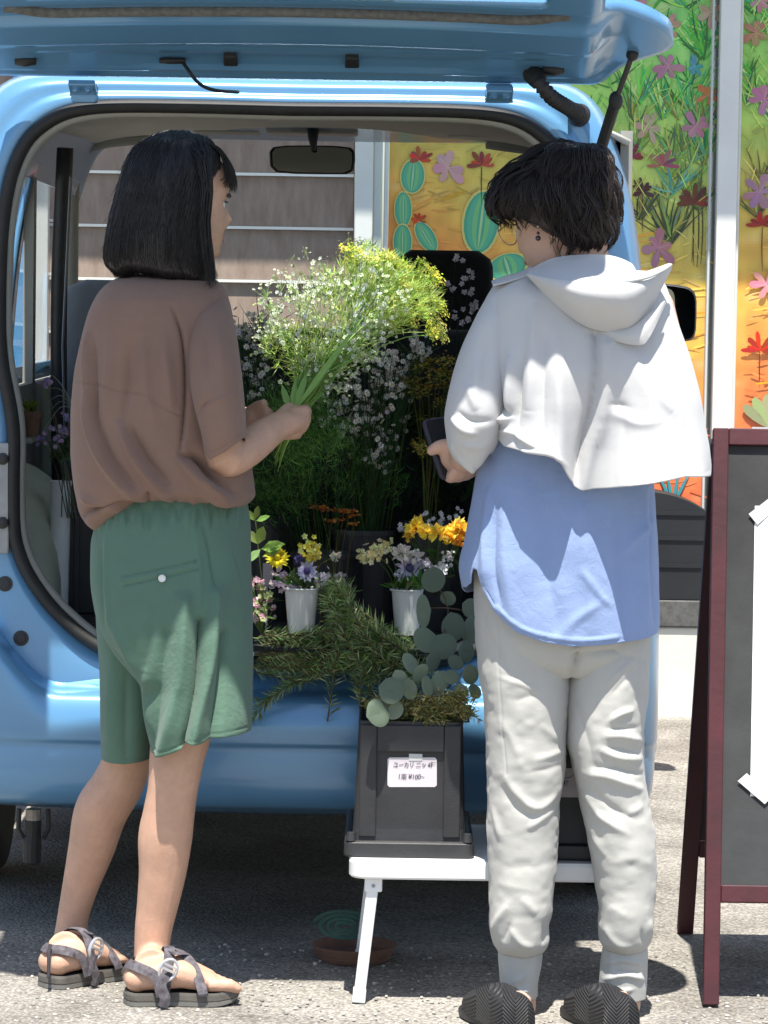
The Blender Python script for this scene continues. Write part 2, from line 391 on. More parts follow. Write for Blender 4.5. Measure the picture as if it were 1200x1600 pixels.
def post(a, b, yf, m, name='post'):
    """window post between photo columns a and b (at row 300)"""
    xa, xb = P(a, 300, YB).x, P(b, 300, YB).x
    mb = MB(); mb.box((xa, yf, zs + 0.001), (xb, YB + 0.14, ez - 0.001)); mb.obj(name, m, bld, bevel=0.004)
    return xa, xb
alu = mat('pale_frame', (0.62, 0.66, 0.63), 0.45, spec=0.5, var=0.05)
post(555, 583, YB - 0.05, white_paint); post(583.5, 597, YB - 0.02, alu, 'window_frame'); a1 = post(600, 607, YB - 0.01, white_paint, 'window_frame')[1]
pb = post(1118, 1149, YB - 0.05, white_paint); post(1149.5, 1155, YB - 0.02, alu, 'window_frame'); pc = post(1107, 1111, YB - 0.012, alu, 'window_frame')
# ---- the painted windows
ramp_t = [-120, 60, 190, 290, 380, 460, 540, 640, 760, 900]
ramp_c = [(88, 182, 100), (112, 205, 85), (146, 210, 78), (180, 200, 78), (204, 188, 62), (224, 184, 58), (248, 176, 52), (246, 132, 38), (238, 96, 28), (232, 88, 26)]
RC = np.array([lin(c) for c in ramp_c])
def mural_base(V):
    q = proj(V); x, y = q[:, 0], q[:, 1]
    t = y + np.where(x < 1050, 0.62 * (1050 - x), np.where(x > 1120, 0.5 * (x - 1120) + 60, 0))
    t = t + 46 * vnoise(V, 4.5, 3) + 30 * vnoise(V * np.array([1, 1, 2.2]), 12, 5) + 16 * vnoise(V, 34, 8)
    c = np.stack([np.interp(t, ramp_t, RC[:, k]) for k in range(3)], 1)
    s = 1 + 0.16 * vnoise(V * np.array([1, 1, .45]), 55, 2) + 0.14 * vnoise(V, 16, 9)
    wsh = np.clip(vnoise(V * np.array([.6, 1, 1.6]), 21, 12) - 0.25, 0, 1)[:, None] * 0.55
    c = c * .87 + .13 * np.array([.75, .74, .5])
    return np.clip((c * s[:, None]) * (1 - wsh) + wsh * np.array([0.85, 0.78, 0.42]), 0.01, 0.95) * 0.98
layer = [0]
def nxt(): layer[0] += 1; return YB + 0.0195 - 2e-6 * layer[0]
def poly_px(mb, pts, col):
    Y = nxt(); vs = [P(x, y, YB) for x, y in pts]; mb.add([(v.x, Y, v.z) for v in vs], [tuple(range(len(pts)))], tuple(min(1, c * .95) for c in lin(col)))
def blade(mb, x, y, ang, L_, w_, bend, col):
    l, r = [], []
    for i in range(6):
        t = i / 5; a = ang + bend * t; px = x + math.cos(ang + bend * t * .5) * L_ * t; py = y - math.sin(ang + bend * t * .5) * L_ * t
        w2 = w_ * (0.35 + 1.3 * t) * (1 - t) + 0.35; l.append((px + math.sin(a) * w2, py + math.cos(a) * w2)); r.append((px - math.sin(a) * w2, py - math.cos(a) * w2))
    poly_px(mb, l + r[::-1], col)
def jit(c, a=16): return tuple(max(0, min(255, v + random.uniform(-a, a))) for v in c)
def petal(mb, x, y, ang, L_, w_, col):
    pts = []
    for i in range(12):
        t = 2 * PI * i / 12; u = 0.5 - 0.5 * math.cos(t); v = math.sin(t) * w_ * (0.45 + 0.75 * u)
        pts.append((x + math.cos(ang) * L_ * u - math.sin(ang) * v, y - math.sin(ang) * L_ * u - math.cos(ang) * v))
    poly_px(mb, pts, jit(col, 12))
def flower5(mb, x, y, r, col, n=6):
    col = tuple(v * .72 + m * .28 for v, m in zip(col, (165, 140, 120)))
    a0 = random.uniform(0, 6)
    for k in range(n): petal(mb, x + random.uniform(-1.5, 1.5), y + random.uniform(-1.5, 1.5), a0 + 2 * PI * k / n + random.uniform(-.28, .28), r * random.uniform(.7, 1.15), r * random.uniform(.2, .31), col)
    for k in range(n): blade(mb, x, y, a0 + 2 * PI * k / n, r * .7, .7, 0, jit(tuple(min(255, v + 12) for v in col)))
def lily(mb, x, y, r, col, stem=None):
    if stem: blade(mb, x, y + 2, -PI / 2 - .05, stem, 1.1, .1, (92, 66, 40))
    for a in (-.15, .5, 1.05, 1.57, 2.1, 2.65, 3.3): petal(mb, x, y, a + random.uniform(-.22, .22), r * random.uniform(.65, 1.15), r * random.uniform(.12, .2), tuple(v * random.uniform(.8, 1.25) for v in col))
def tuft(mb, x, y, n, L_, cols, spread=1.3, w_=2.0):
    for k in range(n):
        a = PI / 2 + random.uniform(-spread, spread)
        blade(mb, x + random.uniform(-4, 4), y + random.uniform(-4, 4), a, L_ * random.uniform(.5, 1.1), w_ * random.uniform(.6, 1.3), random.uniform(-.5, .5) - (a - PI / 2) * .25, jit(random.choice(cols)))
def cactus(mb, x, y, rx, ry, ang=0):
    def el(sx, sy, col, ox=0):
        pts = []
        for i in range(20):
            t = 2 * PI * i / 20; a, b = math.cos(t) * rx * sx + ox, math.sin(t) * ry * sy
            pts.append((x + a * math.cos(ang) - b * math.sin(ang), y + a * math.sin(ang) + b * math.cos(ang)))
        poly_px(mb, pts, col)
    el(1.13, 1.08, (225, 205, 120)); el(1, 1, (84, 168, 132)); el(.82, .94, (98, 180, 146)); el(.5, .9, (128, 196, 128)); el(.22, .86, (92, 172, 142)); el(.07, .84, (176, 212, 150))
GREEN = [(40, 140, 60), (70, 175, 60), (130, 205, 80), (30, 120, 75), (60, 170, 120), (165, 210, 95), (45, 110, 40), (90, 190, 60), (190, 220, 130)]
OLIVE = [(120, 130, 50), (90, 105, 45), (150, 160, 70), (70, 110, 70), (110, 150, 110), (180, 180, 90)]
DARK = [(60, 70, 40), (75, 85, 45), (50, 60, 45), (95, 100, 50)]
def dabs(mb, xa, xb, n=1100):
    pts = np.stack([np.array([random.uniform(xa + .02, xb - .02) for _ in range(n)]), np.full(n, YB), np.array([random.uniform(zs + .02, zs + 1.95) for _ in range(n)])], 1); cc = mural_base(pts); q = proj(pts)
    for k in range(n):
        green = cc[k][1] > cc[k][0] * .8
        if n < 500 and not green: continue
        a = random.uniform(.3, 2.8) if green else random.uniform(-.5, .5); f_ = random.uniform(.72, 1.3); L_ = random.uniform(14, 40) if n > 500 else random.uniform(20, 46); w_ = random.uniform(1.2, 3.2) if n > 500 else .9
        n0 = len(mb.c); blade(mb, q[k][0], q[k][1], a, L_, w_, random.uniform(-.3, .3), (128, 128, 128)); mb.c[n0:] = [tuple(min(.95, v * f_ * random.uniform(.92, 1.08)) for v in cc[k])] * (len(mb.c) - n0)
def mural(xa, xb, draw):
    nxm, nzm = int((xb - xa) / 0.009), 280; mb = MB()
    X, Z = np.meshgrid(np.linspace(xa, xb, nxm), np.linspace(zs + .002, ez - .002, nzm)); V = np.stack([X.ravel(), np.full(X.size, YB + 0.02), Z.ravel()], 1)
    V[:, 1] += 0.0
    mb.v = [tuple(v) for v in V]; mb.f = [(j * nxm + i, j * nxm + i + 1, (j + 1) * nxm + i + 1, (j + 1) * nxm + i) for j in range(nzm - 1) for i in range(nxm - 1)]
    cc = mural_base(V).reshape(nzm, nxm, 3); mb.c = [tuple(c) for c in ((cc[:-1, :-1] + cc[1:, 1:]) / 2).reshape(-1, 3)]
    pane = mb.obj('mural_pane', mat('mural_paint', (.5, .5, .5), 0.38, attr='col', spec=0.4, bump=0.06, bscale=120), bld)
    mb = MB(); dabs(mb, xa, xb); draw(mb); dabs(mb, xa, xb, 260); o = mb.obj('painted_plants', MATS['mural_paint'], pane); o['kind'] = 'stuff'
def drawA(mb):
    for k in range(60):
        x, y = random.uniform(640, 1110), random.uniform(-130, 200); 
        if y + 0.62 * (1050 - x) > 330: continue
        tuft(mb, x, y, 9, random.uniform(35, 80), GREEN, 1.5, 2.0)
    for x, y in ((1100, 60), (1075, 140), (1040, 150), (1105, 215), (1000, 130)): tuft(mb, x, y + 30, 16, 85, GREEN, .9, 2.2)
    for k in range(22): tuft(mb, random.uniform(985, 1112), random.uniform(170, 320), 9, random.uniform(35, 65), OLIVE + [(120, 185, 80)], 1.0, 1.6)
    for x, y, L_ in ((1050, 378, 85), (1046, 372, 95), (1000, 340, 50), (1095, 330, 60)): tuft(mb, x, y, 17, L_, OLIVE + DARK, 1.05, 1.8)
    tuft(mb, 1052, 300, 14, 60, [(80, 160, 130), (110, 185, 150), (60, 130, 100)], 1.5, 1.6)
    for x, y in ((1092, 412), (1098, 408), (1084, 405)): blade(mb, x, y - 90, -PI / 2 + .05, 95, 1.2, -.15, (80, 70, 35))
    for x, y, r, c in ((1045, 103, 25, (178, 120, 150)), (1045, 42, 24, (186, 150, 120)), (1112, 18, 24, (190, 160, 130)), (1087, 197, 25, (182, 122, 150)), (1015, 198, 23, (184, 160, 130)),
                       (1030, 388, 28, (184, 112, 140)), (1087, 103, 15, (40, 150, 170)), (1108, 148, 20, (205, 120, 50)), (990, 8, 20, (188, 140, 160)), (1040, -50, 24, (180, 120, 150)), (700, 262, 30, (222, 165, 170))): flower5(mb, x, y, r, c)
    lily(mb, 987, 246, 22, (128, 48, 50)); lily(mb, 1035, 258, 24, (150, 92, 100)); lily(mb, 1005, 300, 22, (78, 40, 38), 60); lily(mb, 1085, 318, 30, (120, 48, 42), 95)
    for x, y, rx, ry, a in ((645, 275, 18, 26, .1), (630, 327, 13, 27, 0), (629, 378, 14, 27, 0), (666, 370, 13, 26, -.55), (752, 347, 27, 48, .12), (793, 417, 30, 20, -.3), (850, 330, 26, 50, 0), (920, 420, 28, 24, .3)): cactus(mb, x, y, rx, ry, a)
    lily(mb, 655, 250, 22, (190, 70, 50)); lily(mb, 655, 345, 14, (200, 80, 45)); lily(mb, 753, 258, 24, (170, 60, 45), 60); lily(mb, 850, 250, 22, (160, 120, 70), 40)
    for a in (1.1, 1.4, 1.75, 2.0): blade(mb, 1052, 790, a, 60, 4, 0, (60, 150, 160))
    for k in range(40): blade(mb, random.uniform(615, 1110), random.uniform(300, 900), random.uniform(-.4, .4), random.uniform(20, 60), random.uniform(1.5, 4), .2, jit((246, 170, 60), 24))
def drawB(mb):
    for k in range(40): tuft(mb, random.uniform(1160, 1400), random.uniform(-130, 270), 9, random.uniform(35, 75), GREEN, 1.4, 2.0)
    for k in range(16): tuft(mb, random.uniform(1160, 1400), random.uniform(260, 420), 9, random.uniform(35, 60), OLIVE + DARK, 1.0, 1.6)
    for x, y, r, c in ((1195, 155, 26, (182, 120, 165)), (1182, 50, 24, (180, 130, 90)), (1188, 300, 28, (165, 120, 160)), (1198, 445, 26, (240, 150, 170)), (1190, 0, 20, (190, 130, 150)), (1260, 90, 26, (180, 120, 150)), (1270, 260, 25, (185, 150, 140))): flower5(mb, x, y, r, c)
    lily(mb, 1192, 352, 24, (140, 40, 36), 70); lily(mb, 1188, 548, 28, (205, 52, 28), 45); lily(mb, 1240, 480, 26, (200, 60, 30), 60)
    for a in (.4, .8, 1.2, 1.6, 2.0, 2.4): petal(mb, 1200, 668, a, 52, 9, (160, 165, 125))
    for k in range(40): blade(mb, random.uniform(1160, 1400), random.uniform(400, 900), random.uniform(-.4, .4), random.uniform(20, 60), random.uniform(1.5, 4), .2, jit((248, 160, 55), 24))
post(46, 78, YB - 0.05, white_paint)
mb = MB(); mb.box((P(20, 300, YB).x, YB - .03, zb + .3), (P(45.5, 300, YB).x, YB + .0, ez - .001)); mb.obj('blue_strip_panel', mat('blue_strip', (.10, .33, .62), .45, var=.06), bld)  # made-up panel giving the bright blue strip behind the side window
mural(a1 + 0.001, pc[0] - 0.001, drawA)
mural(P(1155.5, 300, YB).x + 0.001, P(1155.5, 300, YB).x + 0.75, drawB)
mb = MB(); mb.box((P(1155.5, 300, YB).x + 0.751, YB - .02, zs + .001), (5, YB + .14, ez - .001)); mb.obj('facade_panel', white_paint, bld)
# unidentified black arched shape on the sill
c0 = P(1000, 940, YB - 0.08); rad = 176 * MPP(YB - .1); zb0 = zs + 0.001
t = thing('arched_shape', 'black round topped shape with ribs standing on the dark window sill', 'tub', (c0.x, YB - 0.08, zb0))
mb = MB(); cz = P(1000, 940, YB - .1).z; out = []
for k in range(33):
    a = PI * k / 32; out.append((c0.x + rad * math.cos(a), zb0 + max(0.02, P(1000, 940, YB - .1).z - zb0 + rad * math.sin(a))))
out = [(c0.x + rad, zb0)] + out + [(c0.x - rad, zb0)]
mb.loft([[Vector((x, y, z)) for x, z in out] for y in (YB - 0.155, YB - 0.005)], True, True, True); mb.obj('shape_body', mat('black_plastic', (0.012, 0.014, 0.016), 0.55, var=0.3, vscale=5), t, bevel=0.006)
for f in (.3, .55, .78):
    mb = MB(); zz = zb0 + f * (cz + rad - zb0); hw = math.sqrt(max(0.001, rad ** 2 - max(0, zz - cz) ** 2)) - .02
    mb.box((c0.x - hw, YB - 0.160, zz), (c0.x + hw, YB - 0.1551, zz + 0.012)); mb.obj('rib', MATS['black_plastic'], t)
# ================================================================ van
YR = 6.55
VX = P(456, 130, YR).x
blue = mat('blue_paint', (0.125, 0.305, 0.525), 0.3, metal=0.2, coat=0.7, coat_rough=0.12, spec=0.5, var=0.05, vscale=3, bump=0.02, bscale=500)
blk = mat('black_rubber', (0.017, 0.017, 0.017), 0.6, var=0.3, vscale=30)
blkp = mat('dark_plastic', (0.022, 0.023, 0.025), 0.5, var=0.3, vscale=20, bump=0.1, bscale=300)
trim = mat('grey_trim', (0.30, 0.30, 0.27), 0.7, var=0.08, bump=0.1, bscale=400)
liner = mat('headliner', (0.52, 0.52, 0.47), 0.95, var=0.08, vscale=20, bump=0.15, bscale=500)
seatf = fabric('dark_seat_fabric', (0.02, 0.02, 0.022), 500, 0.3)
seatg = fabric('grey_seat_fabric', (0.27, 0.29, 0.32), 500, 0.3)
steel = mat('zinc_plate', (0.30, 0.31, 0.32), 0.5, metal=0.6, var=0.15, vscale=30)
van = thing('blue_van', 'glossy sky blue van with raised tailgate and cargo space full of flowers', 'van', (VX, 8.2, 0))
opx = [(456, 167), (380, 165), (300, 163), (200, 162), (140, 165), (98, 174), (65, 192), (38, 218), (18, 260), (6, 310), (-1, 370), (-4, 450), (-4, 520), (0, 568), (8, 612), (15, 650), (18, 690),
       (17, 750), (18, 820), (22, 850), (30, 875), (46, 908), (88, 962), (154, 1014), (230, 1032), (330, 1038), (456, 1038)]
mid = [P(x, y, YR) for x, y in opx]
IN = smoothpath([(p.x - VX, p.z) for p in mid], 61)
IN[0, 0] = IN[-1, 0] = 0
rpx = [(456, 121), (600, 123), (760, 125), (860, 127), (905, 138), (935, 165), (952, 195), (968, 240), (985, 305), (997, 380), (1005, 470), (1013, 620), (1019, 760), (1024, 880), (1028, 985), (1030, 1080), (1027, 1170), (1015, 1225), (985, 1258), (900, 1270), (700, 1272), (456, 1272)]
OU0 = smoothpath([(P(x, y, 6.75).x - VX, P(x, y, 6.75).z) for x, y in rpx], 200); OU0[0, 0] = OU0[-1, 0] = 0
def resample(pl, n):
    d = np.r_[0, np.cumsum(np.hypot(*np.diff(pl, axis=0).T))]; u = np.linspace(0, d[-1], n); return np.stack([np.interp(u, d, pl[:, 0]), np.interp(u, d, pl[:, 1])], 1)
ki = int(np.argmin(np.hypot(-IN[:, 0] - 0.51, IN[:, 1] - 1.61))); kj = int(np.argmin(np.hypot(OU0[:, 0] - (P(940, 172, 6.75).x - VX), OU0[:, 1] - P(940, 172, 6.75).z)))
ki2 = int(np.argmin(np.hypot(-IN[:, 0] - 0.50, IN[:, 1] - 0.62))); kj2 = int(np.argmin(np.abs(OU0[40:, 1] - 0.42) + (OU0[40:, 0] < .6) * 9)) + 40
OU = np.vstack([resample(OU0[:kj + 1], ki + 1), resample(OU0[kj:kj2 + 1], ki2 - ki + 1)[1:], resample(OU0[kj2:], 61 - ki2)[1:]])
IN = np.stack([-IN[:, 0], IN[:, 1]], 1)          # right half, x >= 0
def full(h): return np.vstack([h, np.stack([-h[1:-1][::-1][:, 0], h[1:-1][::-1][:, 1]], 1)])
INF, OUF = full(IN), full(OU)
cen = np.array([0, 1.1])
def ring(f, Y, sc=1.0):
    q = INF * (1 - f) + OUF * f; q = cen + (q - cen) * sc
    return [Vector((VX + x, Y(x, z) if callable(Y) else Y, z)) for x, z in q]
mb = MB()
rs = [ring(0, 6.64, 0.99), ring(0.0, 6.60, .997), ring(0, 6.555), ring(.05, 6.545), ring(.22, 6.543), ring(.30, 6.55), ring(.36, 6.557), ring(.55, 6.552), ring(.72, 6.565), ring(.85, 6.598), ring(.94, 6.645), ring(.985, 6.70), ring(1, 6.77)]
mb.loft(rs)
mb.obj('rear_body', blue, van, smooth=True, sub=1)
# outer side panels and roof run forward from the last ring, with side window openings
n = len(OUF); Ys = [6.77, 7.0, 7.3, 7.36, 7.95, 8.0, 8.02, 8.05, 9.02, 9.06]
mb = MB(); vs = [Vector((VX + x * (1 - .02 * max(0, Y - 8.2)), Y, z - .02 * max(0, Y - 8.3) * (z > 1.2))) for Y in Ys for x, z in OUF]
fs = []
for i in range(len(Ys) - 1):
    for k in range(n):
        k2 = (k + 1) % n; zc = (OUF[k][1] + OUF[k2][1]) / 2
        if 1.08 < zc < 1.56 and i in (3, 7): continue
        if zc < 0.34: continue
        fs.append((i * n + k, i * n + k2, (i + 1) * n + k2, (i + 1) * n + k))
mb.add(vs, fs); mb.obj('body_shell', blue, van, smooth=True, solid=0.012, offset=-1)
gl = glass('car_glass'); glb = glass('windscreen_glass', (0.9, 0.945, 0.925), 0.55)
for sx in (-1, 1):
    for ya, yb in ((7.36, 7.95), (8.05, 9.02)):
        mb = MB(); xa = 0.712
        mb.add([(VX + sx * (xa + .012), ya, 1.06), (VX + sx * (xa + .012), yb, 1.06), (VX + sx * (xa - .012), yb, 1.58), (VX + sx * (xa - .012), ya, 1.58)], [(0, 1, 2, 3)])
        mb.obj('side_window', gl, van)
# windscreen, cowl, nose
wz1 = P(400, 221, 8.95).z
mb = MB(); cols = 13; top, bot = [], []
for k in range(cols):
    a = -1 + 2 * k / (cols - 1)
    top.append(Vector((VX + .665 * a, 8.95 + .07 * (1 - a * a), wz1 + .05))); bot.append(Vector((VX + .69 * a, 9.50 + .16 * (1 - a * a), 1.0)))
mb.loft([[t + (b - t) * (i / 6) for t, b in zip(top, bot)] for i in range(7)], False); mb.obj('windscreen', glb, van, smooth=True)
mb = MB(); 
mb.loft([[Vector((VX + x * sc, Y, z)) for x, z in ((-.70, .2), (-.70, .9), (-.60, zt), (.60, zt), (.70, .9), (.70, .2))] for Y, zt, sc in ((8.96, 1.0, 1), (9.5, .985, 1), (9.75, .9, .98), (9.88, .72, .94), (9.9, .4, .92))], True, True, True)
mb.obj('nose', blue, van, smooth=True, bevel=.02)
mb = MB(); mb.loft([[Vector((VX + x, Y, z)) for x in (-.66, -.3, 0, .3, .66)] for Y, z in ((8.72, .95), (8.74, 1.09), (8.85, 1.125), (9.2, 1.1), (9.5, 1.01))], False); mb.obj('dashboard', blkp, van, smooth=True, solid=.02)
# A-pillar trims and windscreen header
for sx in (-1, 1):
    mb = MB(); p0 = Vector((VX + sx * .70, 8.55, 1.10)); 
    path = smoothpath([(VX + sx * .685, 9.2, 1.05), (VX + sx * .672, 9.05, 1.3), (VX + sx * .655, 8.92, 1.6), (VX + sx * .60, 8.86, 1.675), (VX + sx * .45, 8.84, 1.70)], 20)
    mb.tube(path, 0.026, 8, flat=1.3); mb.obj('pillar_trim', trim, van, smooth=True)
# interior liners
def zc_(y, Y): return P(456, y, Y).z
mb = MB(); rows = []
for Y, y in ((6.60, 174), (6.66, 176), (7.2, 178), (7.9, 190), (8.5, 207), (8.86, 218), (8.9, 213)):
    z = zc_(y, Y); r = []
    for k in range(25):
        a = -1 + 2 * k / 24; r.append(Vector((VX + .665 * a, Y, z - .055 * abs(a) ** 7 + .012 * (1 - a * a))))
    rows.append(r)
mb.loft(rows, False); mb.obj('headliner', liner, van, smooth=True, solid=.01, offset=1)
def visor(x0, x1, ya, yb, Y, m, nm):
    mb = MB(); a, b = P(x0, ya, Y), P(x1, yb, Y - .0); mb.box((a.x, Y - .16, b.z + .012), (b.x, Y, a.z - .003)); 
    vs = [list(v) for v in mb.v]
    for v in vs:
        if v[1] < Y - .1: v[2] += .0
    return mb.obj(nm, m, van, bevel=.008)
vis = mat('sun_visor', (0.33, 0.33, 0.30), .85, var=.05); lab = mat('visor_sticker', (.62, .62, .57), .5)
v1 = visor(176, 408, 184, 219, 8.80, vis, 'sun_visor'); v2 = visor(570, 800, 187, 221, 8.80, vis, 'sun_visor')
con = visor(418, 560, 182, 221, 8.70, mat('console', (.38, .38, .345), .7), 'overhead_console')
for vv, x0, x1, ya, yb in ((v1, 192, 268, 196, 206), (v2, 700, 782, 198, 215)):
    mb = MB(); a, b = P(x0, ya, 8.637), P(x1, yb, 8.637); mb.box((a.x, 8.634, b.z), (b.x, 8.6385, a.z)); mb.obj('sticker', lab, vv)
mb = MB(); a, b = P(452, 192, 8.53), P(520, 208, 8.53); mb.box((a.x, 8.52, b.z), (b.x, 8.539, a.z)); mb.obj('mirror_bracket', vis, van, bevel=.004)
mb = MB(); mb.tube([P(489, 196, 8.515), P(489, 214, 8.5), P(490, 236, 8.48)], [.016, .013, .006], 10); mb.obj('mirror_stem', blkp, van, smooth=True)
# inside mirror
mb = MB(); c = P(488, 250, 8.52); a = P(421, 250, 8.5).x - c.x
outl = [(1, .0), (.99, .6), (.9, .9), (.6, 1), (0, 1.02), (-.6, .98), (-.92, .85), (-1, .5), (-.98, -.5), (-.85, -.9), (-.4, -1), (.2, -1), (.8, -.98), (.97, -.7)]
hh = 22 * MPP(8.5); hwm = 67 * MPP(8.5)
mb.loft([[Vector((c.x + x * hwm * s, Y, c.z + z * hh * s)) for x, z in outl] for Y, s in ((8.50, .96), (8.505, 1), (8.525, 1), (8.54, .8))], True, False, True)
mi = mb.obj('inside_mirror', blkp, van, smooth=False, bevel=.003)
mb = MB(); mb.add([Vector((c.x + x * hwm * .93, 8.5005 - .004 * x, c.z + z * hh * .9 )) for x, z in outl], [tuple(range(len(outl)))]); mb.obj('mirror_glass', mat('mirror', (.30, .32, .30), .08, metal=1.0), mi)
# side trims (lower walls), floor, wheel arch covers
for sx in (-1, 1):
    mb = MB(); X = VX + sx * .665
    for (ya, yb, za, zb_) in ((6.66, 7.34, .55, 1.62), (7.34, 7.97, .55, 1.06), (7.97, 8.03, .55, 1.62), (8.03, 8.95, .4, 1.06), (7.34, 7.97, 1.57, 1.62), (8.03, 8.95, 1.57, 1.62)):
        mb.box((X - .012, ya, za), (X + .012, yb, zb_))
    mb.obj('side_trim', trim, van)
    mb = MB(); rows = []
    for i in range(13):
        a = PI * i / 12; r = []
        for j in range(9):
            b = j / 8; r.append(Vector((VX + sx * (.652 - .17 * math.sin(b * PI / 2) ** .8), 7.22 - .42 * math.cos(a), .56 + .36 * math.sin(a) * math.cos(b * PI / 2) ** .55)))
        rows.append(r)
    mb.loft(rows, False); mb.obj('wheel_arch_cover', mat('pale_arch_trim', (.50, .52, .40), .75, var=.08, vscale=10, bump=.2, bscale=200), van, smooth=True)
    mb = MB(); mb.tube(smoothpath([(VX + sx * .585, 8.02, .6), (VX + sx * .592, 8.0, 1.0), (VX + sx * .592, 7.98, 1.3), (VX + sx * .578, 7.95, 1.62)], 14), .020, 8, up=(0, 1, 0), flat=1.6); mb.obj('belt_pillar', blkp, van, smooth=True)
    mb = MB(); mb.tube([(VX + sx * .56, 7.9, .7), (VX + sx * .575, 7.9, 1.15), (VX + sx * .56, 7.9, 1.55)], .012, 6, flat=.2); mb.obj('seat_belt', seatg, van)
    
zf = P(470, 991, 6.66).z
mb = MB(); mb.box((VX - .60, 6.60, zf - .03), (VX + .60, 8.75, zf)); mb.box((VX - .06, 6.40, zf - .008), (VX + .29, 6.5999, zf)); mb.obj('cargo_floor', mat('floor_mat', (.018, .018, .02), .9, var=.3, bump=.3, bscale=200), van, bevel=.01)
# dark bench added to block windscreen light from the cargo, front seats beyond
def sm_(a, b, x): s = min(1, max(0, (x - a) / (b - a))); return s * s * (3 - 2 * s)
def cushion(nm, m, par, cx, Y, z0, z1, hw, hd, e=.35, tilt=0.0, top=None):
    rows = []; N_ = 48; nr = 44
    for i in range(nr):
        t = i / (nr - 1); z = z0 + (z1 - z0) * t; s = max(.5, math.sqrt(max(0, 1 - max(0, (abs(2 * t - 1) - .88) / .12) ** 2)) * .3 + .7)
        wv = (top(t) if top else 1) * s
        rows.append([Vector((cx + hw * wv * math.copysign(abs(math.cos(a)) ** e, math.cos(a)), Y + tilt * t + hd * s * math.copysign(abs(math.sin(a)) ** e, math.sin(a)), z)) for a in [2 * PI * k / N_ for k in range(N_)]])
    mb = MB(); mb.loft(rows, True, True, True); return mb.obj(nm, m, par, smooth=True)
b = cushion('shade_bench', seatf, van, VX + .07, 7.75, zf, 1.205, .55, .075, .25, -.02)
x_r = P(695, 400, 8.15).x
s2 = cushion('driver_seat', seatf, van, x_r, 8.15, .55, P(695, 391, 8.15).z, .24, .06, .3, .06, lambda t: 1 - .5 * sm_(.60, .72, t))
x_l = P(215, 440, 8.15).x
s1 = cushion('passenger_seat', seatg, van, x_l, 8.15, .55, P(215, 438, 8.15).z, .185, .06, .3, .06)
for sx in (-1, 1):
    mb = MB(); mb.box((VX + sx * .70 - .015, 7.54, .17), (VX + sx * .70 + .015, 9.0, .345)); mb.obj('shade_sill', blue, van, bevel=.01)  # sills added to cut the light leaking under the van
mb = MB(); mb.box((VX - .6, 9.3, .16), (VX + .6, 9.4, .27)); mb.obj('shade_dam', blkp, van)  # unseen dam added to keep the ground beneath dark
# rubber seal and inner trim round the opening
def loop_tube(f, Y, sc, rx, name, m, flat=1.0, n=10):
    pts = ring(f, Y, sc); pts = [Vector(p) for p in smoothpath(pts + [pts[0]], 240)]
    rings = []
    for i, p in enumerate(pts[:-1]):
        d = (pts[(i + 1) % 239] - pts[i - 1 if i else 238]).normalized(); a = Vector((0, 1, 0)); b = d.cross(a).normalized()
        rings.append([p + b * math.cos(2 * PI * k / n) * rx + a * math.sin(2 * PI * k / n) * rx * flat for k in range(n)])
    mb = MB(); mb.loft(rings + [rings[0]]); return mb.obj(name, m, van, smooth=True)
loop_tube(0, 6.548, .992, .0135, 'door_seal', blk, 1.3)
loop_tube(0, 6.575, .972, .011, 'opening_trim', mat('opening_trim', (.33, .33, .30), .5, var=.08), 1.8)
# bumper cover wrapping round the tail
zt0 = P(160, 1084, 6.47).z
def zt(u): a = abs(u); s = min(1, max(0, (a - .44) / .24)); return zt0 + .20 * s * s * (3 - 2 * s)
mb = MB(); rows = []
for k in range(121):
    a = -1 + 2 * k / 120; s = abs(a)
    if s < .8: u = a * .66 / .8; yo = .035 * (u / .66) ** 2; nx_, ny = 0, 1.0
    else:
        q = (s - .8) / .2; th = q * PI / 2
        if q < .6: th = q / .6 * PI / 2; u = math.copysign(.66 + .085 * math.sin(th), a); yo = .035 + .12 * (1 - math.cos(th))
        else: u = math.copysign(.745, a); yo = .155 + (q - .6) / .4 * .6
    t_ = zt(u); fl = 1 - .55 * min(1, max(0, (abs(u) - .6) / .145))
    prof = [(.085, t_ + .035), (.075, t_ + .012), (.045, t_ + .004), (.018, t_ - .002), (.004, t_ - .014), (0, t_ - .04), (-.004, (t_ + .40) / 2), (-.004, .412), (.000, .404), (.008, .398), (.006, .388), (.008, .345), (.018, .305), (.036, .280), (.07, .268), (.12, .262)]
    rows.append([Vector((VX + u * (1 - (y_ / .745) * .35 * (abs(u) > .64)), 6.455 + yo + y_ * fl + .0, z)) for y_, z in prof])
mb.loft(rows, False); mb.obj('rear_bumper', blue, van, smooth=True, solid=.006, offset=-1)
# fittings on the left rear pillar
mb = MB(); a, b = P(-30, 691, 6.545), P(18, 865, 6.545); mb.box((a.x, 6.536, b.z), (b.x - .004, 6.546, a.z)); pl = mb.obj('lamp_bracket', steel, van, bevel=.003)
for y in (717, 817):
    mb = MB(); c = P(4, y, 6.535); mb.lathe(c, [(.012, 0), (.012, -.0), (.0105, .006), (.004, .008)], 12, (0, -1, 0)); mb.obj('bolt', blkp, pl, smooth=False)
for x, y in ((8, 912), (33, 997)):
    mb = MB(); c = P(x, y, 6.547); mb.lathe(c, [(.0155, -.003), (.0155, .004), (.011, .0045), (.0085, .0055), (.004, .006)], 20, (0, -1, 0)); mb.obj('rubber_plug', blkp, van)
